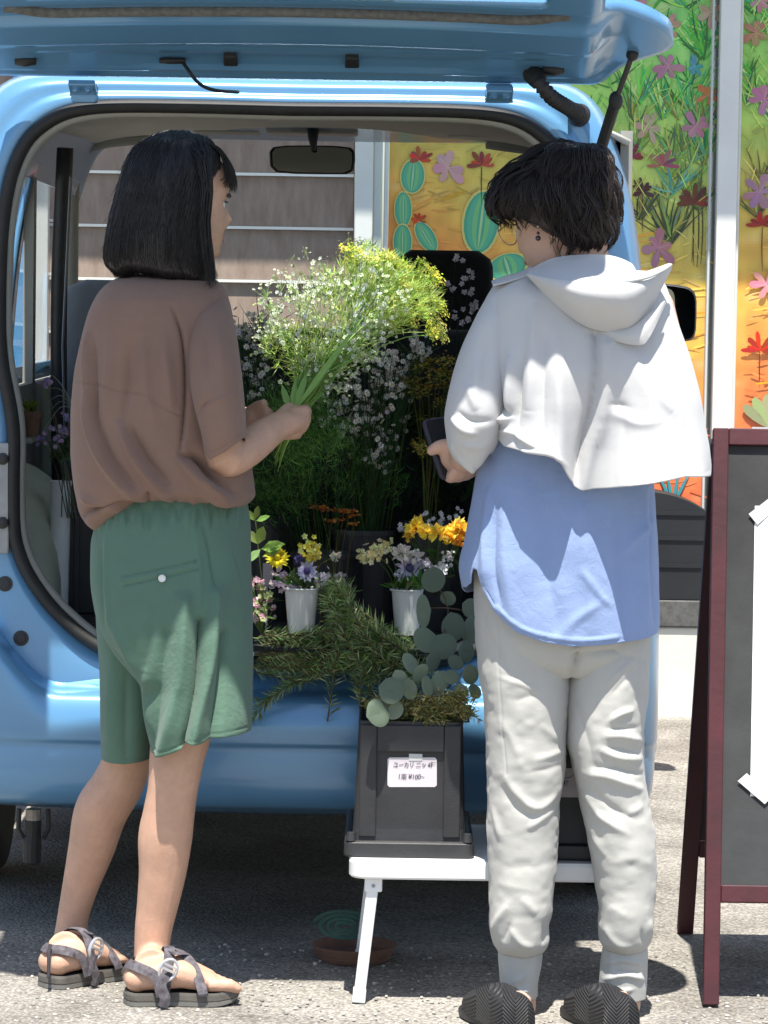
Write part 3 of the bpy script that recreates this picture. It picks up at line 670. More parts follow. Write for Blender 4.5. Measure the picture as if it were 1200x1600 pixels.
# wheel edges, tow hook, under floor
mb = MB(); mb.box((VX - .62, 6.62, .28), (VX + .62, 9.4, .36)); mb.obj('underbody', blkp, van)
for sx in (-1, 1):
    for Y in (7.25, 9.3):
        mb = MB(); c = Vector((VX + sx * .688 - .062, Y, .27)); mb.lathe(c, [(.17, 0), (.245, .0), (.268, .02), (.27, .06), (.268, .10), (.245, .124), (.17, .124)], 40, (1, 0, 0)); wh = mb.obj('tyre', blk, van, smooth=True, auto=True)
        mb = MB(); mb.lathe(c + Vector((.01, 0, 0)), [(.03, .10), (.12, .095), (.168, .11), (.17, .0)], 32, (1, 0, 0)); mb.obj('wheel_disc', steel, wh, smooth=True)
mb = MB(); c = P(52, 1264, 6.62)
mb.tube([c, c + Vector((0, 0, -.022))], .0155, 12); hk = mb.obj('tow_bracket', mat('rusty_steel', (.32, .28, .23), .7, var=.3, vscale=60), van, smooth=False)
mb = MB(); d = c + Vector((0, 0, -.022)); mb.tube([d, d + Vector((0, 0, -.03)), d + Vector((-.002, 0, -.045)), d + Vector((-.002, 0, -.085)), d + Vector((-.002, 0, -.09))], [.017, .016, .019, .018, .012], 12); mb.obj('rubber_boot', blk, hk)
for dx in (-.028, .03):
    mb = MB(); mb.tube([c + Vector((dx, 0, .0)), c + Vector((dx * 1.05, 0, -.04)), c + Vector((dx * .7, 0, -.06))], .0055, 6); mb.obj('tow_hook', blkp, hk)
# door mirror on the right
mc = P(1052, 488, 8.65); t = mc
mb = MB(); hw, hh = 34 * MPP(8.65), 43 * MPP(8.65); o_ = []
for k in range(28):
    a = 2 * PI * k / 28; o_.append((math.copysign(abs(math.cos(a)) ** .5, math.cos(a)) * hw, math.copysign(abs(math.sin(a)) ** .45, math.sin(a)) * hh))
mb.loft([[Vector((mc.x + x * s, Y, mc.z + z * s + x * -.12)) for x, z in o_] for Y, s in ((8.60, .93), (8.605, 1), (8.65, 1), (8.70, .8), (8.73, .35))], True, False, True); dm = mb.obj('door_mirror', blkp, van, smooth=True)
mb = MB(); mb.add([Vector((mc.x - hw * .42 + x * .42, 8.603, mc.z + z * .88 - x * .12)) for x, z in o_], [tuple(range(28))]); mb.obj('mirror_glass', MATS['mirror'], dm)
mb = MB(); mb.beam((mc.x - .03, 8.66, mc.z - .05), (VX + .71, 8.68, 1.09), .05, .05); mb.obj('mirror_arm', blkp, dm)

# ---------------------------------------------------------------- raised tailgate
AL = R(20); H0 = Vector((VX, 6.50, P(456, 124, 6.5).z)); TD = Vector((0, -math.cos(AL), math.sin(AL))); ND = Vector((0, -math.sin(AL), -math.cos(AL)))
def HP(u, t, h=0.0): return H0 + Vector((u, 0, 0)) + TD * t + ND * h
def hwt(t): return float(pchip([0, .03, .10, .17, .22, .27, .32, .36, .7, 1.0, 1.08, 1.12], [.56, .60, .675, .727, .715, .672, .60, .585, .575, .565, .55, .50], [t])[0])
def sm(a, b, x): s = min(1, max(0, (x - a) / (b - a))); return s * s * (3 - 2 * s)
def hatch_h(u, t):
    a = abs(u); h = 0.0
    h += .010 * sm(.004, .02, t) - .006 * sm(.03, .05, t)                                # lip at the hinge
    inner = sm(.62, .575, a + .12 * max(0, .12 - t))                                                     # pressed inner frame
    h += inner * .016 * sm(.045, .065, t)
    rec = sm(.50, .47, a) * sm(.055, .075, t) * (1 - sm(.125, .145, t))                                  # long recess
    rec2 = sm(.32 + .05 * (t - .06) / .08, .27 + .05 * (t - .06) / .08, abs(u - .02)) * sm(.058, .07, t) * (1 - sm(.10, .135, t))
    h -= .006 * rec + .006 * rec2
    h += inner * .014 * sm(.16, .20, t) * (1 - sm(.285, .30, t))
    h += inner * .010 * sm(.345, .36, t)
    ear = sm(.56, .60, a) * sm(.03, .08, t); h -= .018 * ear * (1 - .6 * sm(.60, .72, a))
    h -= .004 * (a / .72) ** 4 * sm(.0, .1, t)
    h -= .05 * sm(.9, 1.12, t)
    h -= .020 * (1 - (min(a, .62) / .62) ** 2) * sm(.02, .2, t)
    return h
TS = np.r_[np.linspace(0, .38, 48), np.linspace(.395, .585, 9), np.linspace(.62, 1.135, 20)]; NU = 121; mb = MB(); vs = []
for t in TS:
    hw = hwt(t)
    for k in range(NU): u = hw * (-1 + 2 * k / (NU - 1)); vs.append(HP(u, t, hatch_h(u, t)))
fs = []
for i in range(len(TS) - 1):
    for k in range(NU - 1):
        tc_ = (TS[i] + TS[i + 1]) / 2; uc = hwt(tc_) * (-1 + 2 * (k + .5) / (NU - 1))
        if .395 < tc_ < .585 and abs(uc) < .475: continue
        fs.append((i * NU + k, i * NU + k + 1, (i + 1) * NU + k + 1, (i + 1) * NU + k))
mb.add(vs, fs); hat = mb.obj('tailgate', blue, van, smooth=True, solid=.03, offset=-1)
mb = MB(); mb.loft([[HP(.485 * a, t, .012) for a in np.linspace(-1, 1, 9)] for t in np.linspace(.385, .595, 6)], False); mb.obj('tailgate_window', gl, hat, smooth=True)
rub = mat('grey_rubber', (.13, .13, .122), .85, var=.35, vscale=90, bump=.5, bscale=300)
mb = MB(); mb.tube(smoothpath([*[HP(u, .318 + .03 * sm(.44, .52, abs(u)), hatch_h(u, .318 + .03 * sm(.44, .52, abs(u))) + .002) for u in (-.52, -.50, -.47, -.42, -.3, 0, .3, .42, .47, .50, .52)]], 60), .0125, 8, flat=.9); mb.obj('window_gasket', rub, hat, smooth=True)
def hit(px, py, h=.0):
    """point on the tailgate's inner face under a pixel"""
    d = P(px, py, 1) - Vector((0, 0, CAMZ)); o = Vector((0, 0, CAMZ)); hh = 0.0
    for _ in range(6):
        q = H0 + ND * (hh + h); k = (q - o).dot(ND) / d.dot(ND); p = o + d * k; r = p - H0; u = r.x; t = r.dot(TD); hh = hatch_h(u, t)
    return p
for x in (132, 780):
    q = P(x, 126, 6.49); ux = q.x
    mb = MB(); mb.add([v for t in (.012, .062) for v in (HP(ux - VX - .026, t, .046), HP(ux - VX + .026, t, .046), HP(ux - VX + .026, t, .034), HP(ux - VX - .026, t, .034))], [(0, 1, 2, 3), (7, 6, 5, 4), (0, 4, 5, 1), (1, 5, 6, 2), (2, 6, 7, 3), (3, 7, 4, 0)])
    hg = mb.obj('hinge', blue, van, bevel=.003)
    mb = MB(); mb.tube([HP(ux - VX - .027, .004, .036), HP(ux - VX + .027, .004, .036)], .0075, 12); mb.obj('hinge_pin', steel, hg)
    mb = MB(); a, b = P(x - 21, 130, 6.478), P(x + 21, 161, 6.478); mb.box((a.x, 6.472, b.z), (b.x, 6.50, a.z)); mb.obj('hinge_leaf', blue, hg, bevel=.006)
    for dx in (-.012, .012):
        mb = MB(); mb.lathe(HP(ux - VX + dx, .042, .045), [(.0085, 0), (.0085, .005), (.004, .007)], 6, ND); mb.obj('bolt', blue, hg)
for x, y, s in ((360, 88, 1), (550, 91, 1)):
    mb = MB(); c = hit(x, y); r = c - H0; u, t, h = r.x, r.dot(TD), r.dot(ND)
    mb.add([HP(u + i * .014 * s, t + j * .022, h + k) for k in (-.004, .012) for i, j in ((-1, -1), (1, -1), (.85, 1), (-.85, 1))], [(3, 2, 1, 0), (4, 5, 6, 7), (0, 1, 5, 4), (1, 2, 6, 5), (2, 3, 7, 6), (3, 0, 4, 7)]); mb.obj('rubber_stop', blk, hat, bevel=.003)
for x, y in ((40, 95), (865, 109)):
    mb = MB(); c = hit(x, y); mb.tube([c - Vector((.02, 0, 0)) , c, c + Vector((.02, 0, 0))], [.009, .013, .008], 12, flat=.9); mb.obj('rubber_bung', blk, hat, smooth=True)
mb = MB(); c = hit(272, 95, .006); mb.tube([c - Vector((.028, 0, 0)), c - Vector((.01, 0, 0)), c + Vector((.022, 0, 0))], [.007, .0095, .008], 10, flat=.7); hs_ = mb.obj('nozzle_cap', blk, hat, smooth=True)
mb = MB(); mb.tube(smoothpath([hit(286, 98, .01), P(298, 115, 6.36), P(312, 131, 6.40), P(335, 141, 6.44), P(372, 144, 6.515)], 20), .0036, 8); mb.obj('washer_hose', blk, hs_, smooth=True)
path = smoothpath([hit(835, 114, .0), P(843, 130, 6.38), P(862, 152, 6.40), P(884, 166, 6.45), P(905, 179, 6.53)], 60)
rr = [.0135 + .003 * math.sin(i * 2.1) + (.008 * max(0, 1 - i / 12)) + .006 * max(0, (i - 45) / 15) for i in range(60)]
mb = MB(); mb.tube(path, rr, 12); mb.obj('wiring_boot', blk, hat, smooth=True)
mb = MB(); c = P(905, 180, 6.545); mb.lathe(c, [(.022, -.006), (.022, .008), (.014, .014)], 20, (0, -1, .2)); mb.obj('grommet', blk, van, smooth=False)
a, m_, b = hit(988, 86, .004), P(962, 158, 6.42), P(938, 235, 6.52)
mb = MB(); mb.tube([b, m_ + (b - m_) * .1], .0115, 12); st = mb.obj('gas_strut', blk, van, smooth=False)
mb = MB(); mb.tube([m_, a], .0055, 10); mb.obj('strut_rod', mat('strut_rod', (.05, .05, .05), .3, metal=.8), st)
mb = MB(); mb.ball(a, .012, 10, 8); mb.tube([a + Vector((-.004, 0, .004)), a + Vector((.03, 0, .02))], .008, 8); mb.obj('ball_joint', blk, st)
mb = MB(); mb.ball(m_, .014, 10, 8, (1, 1, 1.4)); mb.obj('strut_collar', blk, st, smooth=True)
# ================================================================ people: helpers
def prow(prof, y):
    A = np.array([list(r) for r in prof], float); return np.stack([pchip(A[:, 0], A[:, k], y) for k in range(1, A.shape[1])], -1)
def shell(name, prof, m, parent, hem=None, hemf=None, top=None, NT=300, NS=120, folds=(), noise=(), e=0.8, thick=0.0022, tuck=0.0, extra=None, cap0=False, cap1=False, fscale=1.0, keep=False):
    """garment lofted round the body: prof rows are (row, left, right, distance, half depth) read off the photo"""
    th = -np.arange(NT) / NT * 2 * PI; ca, sa = np.cos(th), np.sin(th)
    ex = np.sign(ca) * np.abs(ca) ** e; ey = np.sign(sa) * np.abs(sa) ** e
    y0 = prof[0][0]; y1 = prof[-1][0]
    s = np.linspace(0, 1, NS); V = np.zeros((NS, NT, 3))
    mid_ = prow(prof, np.array([y1]))[0]
    bot = np.full(NT, float(y1)); tp = np.full(NT, float(y0))
    if hem is not None:
        xb = (mid_[0] + mid_[1]) / 2 + (mid_[1] - mid_[0]) / 2 * ex
        hx = np.array(hem, float); hb = np.interp(xb, hx[:, 0], hx[:, 1]); hf = np.full(NT, hemf if hemf is not None else hx[:, 1].mean())
        wgt = np.clip(0.5 - ey * 1.2, 0, 1); bot = hb * wgt + hf * (1 - wgt)
    if top is not None:
        m0 = prow(prof, np.array([y0]))[0]; xb = (m0[0] + m0[1]) / 2 + (m0[1] - m0[0]) / 2 * ex
        hx = np.array(top, float); tp = np.interp(xb, hx[:, 0], hx[:, 1])
    Yrow = tp[None, :] + (bot - tp)[None, :] * s[:, None]
    pr = prow(prof, Yrow.ravel()).reshape(NS, NT, 4)
    if tuck: 
        k = 1 - tuck * np.clip((s - 0.93) / 0.07, 0, 1)[:, None] ** 2
        c = (pr[..., 0] + pr[..., 1]) / 2; h = (pr[..., 1] - pr[..., 0]) / 2 * (1 - (1 - k) * .5); pr[..., 0] = c - h; pr[..., 1] = c + h; pr[..., 3] = pr[..., 3] * k
    X = (pr[..., 0] + pr[..., 1]) / 2 + (pr[..., 1] - pr[..., 0]) / 2 * ex[None, :]
    D = np.stack([(X - PW / 2) / F, (PH / 2 - Yrow) / F, -np.ones_like(X)], -1) @ CR.T
    t = pr[..., 2] / D[..., 1]
    V[..., 0] = D[..., 0] * t; V[..., 2] = CAMZ + D[..., 2] * t; V[..., 1] = pr[..., 2] + pr[..., 3] * ey[None, :]
    V = V.reshape(-1, 3)
    q = np.stack([X.ravel(), Yrow.ravel()], 1)
    Nn = normals(V, NS, NT)
    if (Nn * (V - V.mean(0)))[:, :2].sum() < 0: Nn = -Nn
    disp = fold(V, Nn, folds, q) * fscale
    for am, sc, st in noise: disp = disp + am * vnoise(V * np.array(st), sc, len(name))
    V = V + Nn * disp[:, None]
    if extra is not None: V = extra(V, q, Nn, s, th)
    me = grid_mesh(name, V, NS, NT, m, True, cap0, cap1)
    o = put(name, me, parent, solid=thick, offset=1)
    return (o, V, Nn, NS, NT) if keep else o
def seam_line(name, pts, Y, m, parent, r=0.0012):
    mb = MB(); mb.tube(smoothpath([P(x, y, Y) for x, y in pts], 30), r, 5); return mb.obj(name, m, parent)
class Body(MB):
    def limb(s, rows, n=20, flat=1.0):
        """rows of (photo column, row, distance, radius in photo pixels)"""
        pts = [P(x, y, Y) for x, y, Y, r in rows]; rad = [r * MPP(Y) for x, y, Y, r in rows]
        sp = smoothpath([(*p, r) for p, r in zip(pts, rad)], len(rows) * 5); s.tube([Vector(p[:3]) for p in sp], [max(.002, p[3]) for p in sp], n, True, flat)
        s.ball(pts[0], rad[0] * .98, n, 10); s.ball(pts[-1], rad[-1] * .98, n, 10)
    def head(s, c, fwd, H, up=(0, 0, 1)):
        """head with brow, nose, lips, chin; c = centre of the skull"""
        f = Vector(fwd).normalized(); u = Vector(up); u = (u - f * u.dot(f)).normalized(); r = f.cross(u)
        zz = [-.5, -.49, -.46, -.42, -.37, -.33, -.29, -.25, -.20, -.14, -.08, -.02, .05, .12, .2, .28, .36, .43, .48, .5]
        fr = [.20, .30, .355, .385, .385, .395, .40, .405, .41, .415, .42, .41, .415, .43, .425, .39, .32, .21, .10, .01]
        bk = [.05, .04, .03, .02, .06, .14, .22, .28, .33, .38, .42, .44, .455, .455, .445, .41, .34, .23, .11, .01]
        wd = [.06, .12, .17, .205, .235, .252, .265, .275, .287, .298, .308, .315, .32, .325, .325, .305, .255, .175, .09, .01]
        rings = []; N_ = 56
        for z, a, b, w_ in zip(zz, fr, bk, wd):
            rg = []
            for k in range(N_):
                t = 2 * PI * k / N_; cx, sy = math.sin(t), math.cos(t)
                y = (a if sy > 0 else b) * math.copysign(abs(sy) ** .9, sy); x = w_ * math.copysign(abs(cx) ** .92, cx)
                if sy > 0:
                    g_ = lambda x0, sx_, z0, sz: math.exp(-((x - x0) / sx_) ** 2 - ((z - z0) / sz) ** 2)
                    y += .085 * g_(0, .05, -.165, .06) + .05 * g_(0, .035, -.09, .07) + .012 * g_(.05, .03, -.185, .03) + .012 * g_(-.05, .03, -.185, .03)
                    y -= .04 * (g_(.13, .065, -.03, .045) + g_(-.13, .065, -.03, .045)); y += .02 * (g_(.12, .09, .055, .03) + g_(-.12, .09, .055, .03))
                    y += .022 * g_(0, .075, -.285, .018) + .022 * g_(0, .065, -.33, .02) - .012 * g_(0, .09, -.307, .009); y += .02 * g_(0, .08, -.42, .05)
                    y += .018 * (g_(.17, .06, -.17, .07) + g_(-.17, .06, -.17, .07))
                rg.append(Vector(c) + (r * x + f * y + u * z) * H)
            rings.append(rg)
        s.loft(rings, True, True, True)
        for sd in (-1, 1):          # ears
            e0 = Vector(c) + (r * sd * .315 + f * -.03 + u * -.08) * H
            pts = [e0 + (f * a + u * b + r * sd * k) * H for a, b, k in ((.02, -.12, 0), (-.03, -.12, .03), (-.06, -.04, .05), (-.07, .05, .055), (-.02, .09, .04), (.03, .05, .01))]
            s.tube(smoothpath(pts, 18), .018 * H / .225 * .45, 8)
            s.ball(e0 + (f * -.015 + u * -.0) * H, .035 * H, 8, 6, (1, 1, 1.8))
            s.ball(e0 + (f * .0 + u * -.12 + r * sd * .015) * H, .026 * H, 8, 6)
        return f, u, r
    def build(s, name, m, parent, vox=0.0035, it=4):
        me = s.mesh(name, m); o = bpy.data.objects.new('tmp', me); C.objects.link(o)
        rm = o.modifiers.new('r', 'REMESH'); rm.mode = 'VOXEL'; rm.voxel_size = vox; rm.use_smooth_shade = True
        sm_ = o.modifiers.new('s', 'SMOOTH'); sm_.iterations = it; sm_.factor = .5
        dg = bpy.context.evaluated_depsgraph_get(); m2 = bpy.data.meshes.new_from_object(o.evaluated_get(dg)); bpy.data.objects.remove(o)
        m2.name = name; m2.shade_smooth()
        if not m2.materials: m2.materials.append(m)
        return put(name, m2, parent)
def strands(name, parent, m, curves, r=0.0008):
    mb = MB()
    for c in curves:
        k = len(c); mb.tube(c, [r * (1 - .75 * (i / (k - 1)) ** 2) for i in range(k)], 3, False)
    return mb.obj(name, m, parent, smooth=True)
skin = mat('skin', (0.55, 0.335, 0.235), 0.5, var=0.13, vscale=22, bump=0.2, bscale=350, sss=0.12, spec=0.35)
skin2 = mat('skin_pale', (0.57, 0.36, 0.27), 0.5, var=0.12, vscale=22, bump=0.2, bscale=350, sss=0.12, spec=0.35)
hairm = mat('black_hair', (0.014, 0.0125, 0.0135), 0.4, spec=0.45, island=0.5)
hairm2 = mat('dark_brown_hair', (0.022, 0.0155, 0.013), 0.42, spec=0.45, island=0.6)
eyew = mat('eye', (.7, .68, .65), .15); eyed = mat('iris', (.02, .012, .008), .1)
def face_bits(par, c, f, u, r, H, lipm):
    for sd in (-1, 1):
        e = Vector(c) + (r * sd * .128 + f * .340 + u * -.03) * H
        mb = MB(); mb.ball(e - f * .018 * H, .05 * H, 14, 10); ey = mb.obj('eye', eyew, par, smooth=True)
        mb = MB(); mb.ball(e + f * .012 * H, .024 * H, 12, 8); mb.obj('iris', eyed, ey, smooth=True)
        mb = MB(); mb.tube(smoothpath([e + (r * sd * k + f * (.055 - abs(k - .01) * .35) + u * (.085 - abs(k - .02) * .25)) * H for k in (-.07, -.02, .03, .08)], 10), [.004] * 10, 6); mb.obj('eyebrow', hairm, par)
        mb = MB(); mb.tube(smoothpath([e + (r * sd * k + f * (.034 - k * k * 2.4) + u * (.028 - k * k * 3)) * H for k in (-.055, -.02, .02, .055)], 10), [.0016] * 10, 6); mb.obj('eyelid', hairm, par)
    mb = MB(); mb.tube(smoothpath([Vector(c) + (r * k + f * (.418 - k * k * 3.2) + u * -.307) * H for k in (-.085, -.04, 0, .04, .085)], 12), [.001] + [.0026] * 10 + [.001], 8, flat=1.6); mb.obj('lips', lipm, par, smooth=True)
lipm = mat('lips', (.46, .24, .19), .45)

# ================================================================ person at the left: brown T-shirt, green shorts
q1 = G(200, 1560)
p1 = thing('person', 'person with a black bob in brown T-shirt, green shorts and sandals holding wild flowers', 'person', (q1.x, 6.12, 0))
b = Body()
b.limb([(300, 960, 6.06, 62), (292, 1060, 6.05, 56), (284, 1138, 6.045, 48.5), (276, 1187, 6.04, 43.5), (270, 1233, 6.04, 40), (264, 1270, 6.045, 41), (258, 1310, 6.05, 43), (254, 1362, 6.055, 38), (246, 1415, 6.06, 33), (240, 1450, 6.06, 30), (237, 1488, 6.06, 28), (236, 1512, 6.06, 28)])
b.limb([(212, 960, 6.16, 60), (214, 1080, 6.17, 52), (200, 1180, 6.18, 40), (184, 1225, 6.19, 41), (158, 1268, 6.205, 42.5), (143, 1325, 6.215, 37), (127, 1380, 6.22, 29.5), (118, 1415, 6.22, 26), (113, 1440, 6.22, 25), (109, 1472, 6.22, 26.5), (106, 1490, 6.22, 26)])
b.limb([(255, 985, 6.11, 80), (258, 900, 6.11, 88), (255, 800, 6.11, 84), (252, 700, 6.11, 82), (252, 600, 6.11, 88), (255, 520, 6.11, 80), (258, 475, 6.11, 50)])
b.limb([(258, 480, 6.10, 42), (262, 440, 6.10, 36), (268, 395, 6.105, 36), (272, 370, 6.11, 36)])
# right arm
b.limb([(318, 515, 6.07, 24), (332, 570, 6.0, 32), (342, 640, 5.985, 33), (347, 700, 5.985, 32), (356, 716, 5.99, 30.5), (382, 703, 6.03, 30), (405, 686, 6.07, 28), (425, 672, 6.10, 24), (440, 664, 6.12, 23)])
# left arm, mostly in front of her
b.limb([(195, 500, 6.18, 34), (200, 600, 6.25, 32), (235, 690, 6.30, 28), (300, 690, 6.31, 26), (360, 664, 6.285, 21), (385, 654, 6.265, 19)])
def hand_right(b):
    b.limb([(436, 666, 6.115, 22), (450, 660, 6.135, 25), (462, 656, 6.155, 24)], flat=.8)
    for (kx, ky, dx, dy, L_) in ((472, 643, 0, -2, 1.0), (471, 655, 2, 0, 1.08), (466, 667, 2, 2, 1.0), (458, 677, 0, 3, .85)):
        b.limb([(kx - 12, ky + 2, 6.14, 9.5), (kx + 2, ky, 6.152, 9.6), (kx + 6 * L_, ky + dy * .4, 6.185, 9), (kx - 8 * L_, ky + dy, 6.222, 8.2), (kx - 24 * L_, ky + dy + 2, 6.215, 7)], 10)
    b.limb([(438, 652, 6.13, 12), (450, 640, 6.165, 10.5), (464, 634, 6.19, 9), (478, 632, 6.20, 7.5)], 10)
hand_right(b)
b.limb([(385, 654, 6.265, 18), (397, 650, 6.25, 17)], flat=.7)
for k, (x2, y2) in enumerate(((418, 643), (420, 651), (418, 659), (413, 667))):
    b.limb([(396, 644 + k * 6, 6.245, 8), (409, y2 - 1, 6.232, 7.6), (x2, y2, 6.222, 7), (x2 + 5, y2 + 3, 6.235, 6)], 10)
b.limb([(390, 643, 6.25, 9), (402, 634, 6.235, 8), (412, 630, 6.222, 7)], 10)
# feet
def foot(b, heel, toe, ank, wd=.040, th=.026):
    """bare foot on a sole: heel and toe are points on the sole's top"""
    h, t = Vector(heel), Vector(toe); d = (t - h); L_ = d.length; d.normalize(); s_ = Vector((0, 0, 1)).cross(d).normalized(); U = Vector((0, 0, 1))
    for off, hi in ((-.45, .9), (0, 1.0), (.45, .95)):
        pts = [h + d * (.06 * L_) + s_ * off * wd * .6 + U * .024, h + d * (.22 * L_) + s_ * off * wd * .75 + U * (.034 * hi), h + d * (.45 * L_) + s_ * off * wd + U * (.038 * hi), h + d * (.62 * L_) + s_ * off * wd * 1.25 + U * (.028 * hi), h + d * (.76 * L_) + s_ * off * wd * 1.3 + U * (.018)]
        b.tube(smoothpath([(*p, r) for p, r in zip(pts, (.022, .027, .028, .024, .018))], 16)[:, :3], [r for r in np.interp(np.linspace(0, 1, 16), [0, .25, .5, .75, 1], (.022, .027, .028, .022, .016))], 12)
        b.ball(pts[0], .0235, 12, 8); b.ball(pts[-1], .016, 10, 8)
    a = Vector(ank); b.tube([a, h + d * (.20 * L_) + U * .045], [.031, .033], 14); b.tube([a, h + d * (.36 * L_) + U * .04], [.028, .027], 14)
    for k in range(5):
        o_ = (-1 + .5 * k) * wd * .95; ln = (1.0, .985, .955, .92, .87)[k] if FOOTSIDE > 0 else (.87, .92, .955, .985, 1.0)[k]; r = (.0125, .0095, .009, .0085, .0085)[k if FOOTSIDE > 0 else 4 - k]
        b.tube([h + d * (.72 * L_) + s_ * o_ + U * .017, h + d * (ln - .06) * L_ + s_ * o_ * 1.02 + U * .016, h + d * (ln * L_) + s_ * o_ * 1.0 + U * .010], [r, r, r * .75], 10); b.ball(h + d * (ln * L_) + s_ * o_ + U * .010, r * .8, 10, 6)
SOLE = .022
rh, rt = G(203, 1549, SOLE), G(366, 1546, SOLE); lh, lt = G(78, 1525, SOLE), G(190, 1503, SOLE)
FOOTSIDE = 1; foot(b, rh, rt, P(238, 1500, 6.06))
FOOTSIDE = -1; foot(b, lh, lt, P(107, 1478, 6.22))
hc1 = P(276, 311, 6.10); H1 = .226
f1, u1, r1 = b.head(hc1, (.87, .49, -.03), H1)
body1 = b.build('body', skin, p1); face_bits(p1, hc1, f1, u1, r1, H1, lipm)
# sandals
strapm = mat('patterned_strap', (.065, .052, .060), .8, var=.6, vscale=70, col2=(.16, .145, .165), bump=.2, bscale=600); solem = mat('sandal_sole', (.115, .105, .092), .8, var=.2, vscale=40, bump=.15, bscale=300); outsole = mat('outsole', (.16, .155, .14), .8); bk_ = mat('buckle', (.55, .55, .56), .3, metal=.5)
blackstrap = mat('black_strap', (.022, .02, .025), .8)
def sole_outline(h, t, wl, wr, n=40):
    d = (t - h); L_ = d.length; d = d.normalized(); s_ = Vector((0, 0, 1)).cross(d); o = []
    us = [.0, .03, .1, .25, .42, .6, .75, .88, .96, 1.0]; ws = [.0, .5, .74, .76, .74, .92, 1.0, .9, .6, .0]
    f = [float(v) for v in pchip(us, ws, np.linspace(0, 1, n))]
    for k in range(n): o.append((h + d * L_ * k / (n - 1), f[k]))
    return [p - s_ * w_ * wl for p, w_ in o] + [p + s_ * w_ * wr for p, w_ in o[::-1]][1:-1]
def sandal(h, t, ank, label_side):
    d = (t - h).normalized(); s_ = Vector((0, 0, 1)).cross(d); U = Vector((0, 0, 1)); L_ = (t - h).length
    o0 = sole_outline(h - d * .012, t + d * .010, .050, .050)
    sd = thing('dummy', 'x', 'x', h)          # becomes a part that carries the sandal's own pieces
    mb = MB(); lift = lambda p: .006 * max(0, ((p - h).dot(d) / L_ - .75) / .25) ** 2
    mb.loft([[Vector((p.x, p.y, .0015 + lift(p) * 1.5)) for p in o0], [Vector((p.x, p.y, .009 + lift(p))) for p in o0]], True, True, True)
    me = mb.mesh('outsole', outsole)
    bpy.data.objects.remove(sd)
    mb2 = MB(); cen_ = h + d * L_ * .5
    mb2.loft([[cen_.lerp(p, k) * 1 + Vector((0, 0, z - cen_.lerp(p, k).z + lift(p))) for p in o0] for k, z in ((.985, .0092), (1.0, .012), (1.0, .021), (.985, .026), (.94, .025), (.88, .0215))], True, True, True)
    s = mb2.obj('sandal', solem, p1, smooth=False); put('outsole', me, s)
    def strap(pts, w_, nm='strap', m=strapm, up=None):
        mb = MB(); sp = smoothpath(pts, 24); rings = []
        for i in range(24):
            p = Vector(sp[i]); tn = Vector(sp[min(i + 1, 23)]) - Vector(sp[max(i - 1, 0)]); tn.normalize()
            c = Vector(up) if up else (p - (h + d * min(max((p - h).dot(d), .03), L_ * .8) + U * .022)); nrm = (c - tn * c.dot(tn)).normalized(); bi = tn.cross(nrm)
            rings.append([p + bi * w_ / 2 + nrm * .0005, p + nrm * .0022, p - bi * w_ / 2 + nrm * .0005, p - nrm * .001])
        mb.loft(rings, True, True, True); return mb.obj(nm, m, s)
    def at(fr, side, z): return h + d * L_ * fr + s_ * side + U * z
    a = Vector(ank)
    strap([at(.28, -.048, 0), at(.22, -.042, .035), at(.06, -.029, .050), at(-.025, 0, .052), at(.06, .029, .050), at(.22, .042, .035), at(.28, .048, 0)], .019)
    strap([at(.30, -.052, 0), at(.33, -.045, .04), at(.36, -.024, .073), at(.37, 0, .080), at(.36, .026, .072), at(.33, .045, .04), at(.30, .050, 0)], .019)
    strap([at(.37, -.028, .075), at(.50, -.005, .068), at(.60, .03, .046), at(.66, .052, .012), at(.67, .052, 0)], .018)
    strap([at(.37, .028, .074), at(.50, .005, .069), at(.60, -.03, .046), at(.66, -.054, .012), at(.67, -.054, 0)], .018)
    sv = -1
    bc = at(.335, sv * .053, .050); bx = (U * .9 + d * .45).normalized(); by = s_ * sv; bz = bx.cross(by)
    mb = MB(); mb.tube(smoothpath([bc + bx * math.cos(a_) * .020 + bz * math.sin(a_) * .015 + by * .004 for a_ in np.linspace(0, 2 * PI, 17)], 32), .0032, 6); mb.beam(bc - bz * .012 + by * .005, bc + bz * .012 + by * .005, .006, .004); mb.beam(bc - bz * .012 + by * .005 + bx * .008, bc + bz * .012 + by * .005 + bx * .008, .005, .003); bo = mb.obj('buckle', bk_, s); bo['kind'] = 'stuff' if False else 'thing'; del bo['kind']
    strap([bc + by * .006 + bx * -.01, bc + by * .009 + bx * -.03, bc + by * .012 - U * .05 - d * .006, bc + by * .011 - U * .066 - d * .010], .019, 'strap_end', strapm, by)
    return s, at, strap
s_r, at, strap = sandal(rh, rt, P(238, 1500, 6.06), 1)
s_l, at, strap = sandal(lh, lt, P(107, 1478, 6.22), -1)
mb = MB(); mb.tube(smoothpath([at(-.05, -.01, .062), at(-.12, -.02, .045), at(-.17, -.03, .012), at(-.19, -.03, .006)], 12), .0032, 6, flat=.5); mb.obj('heel_pull', blackstrap, s_l)
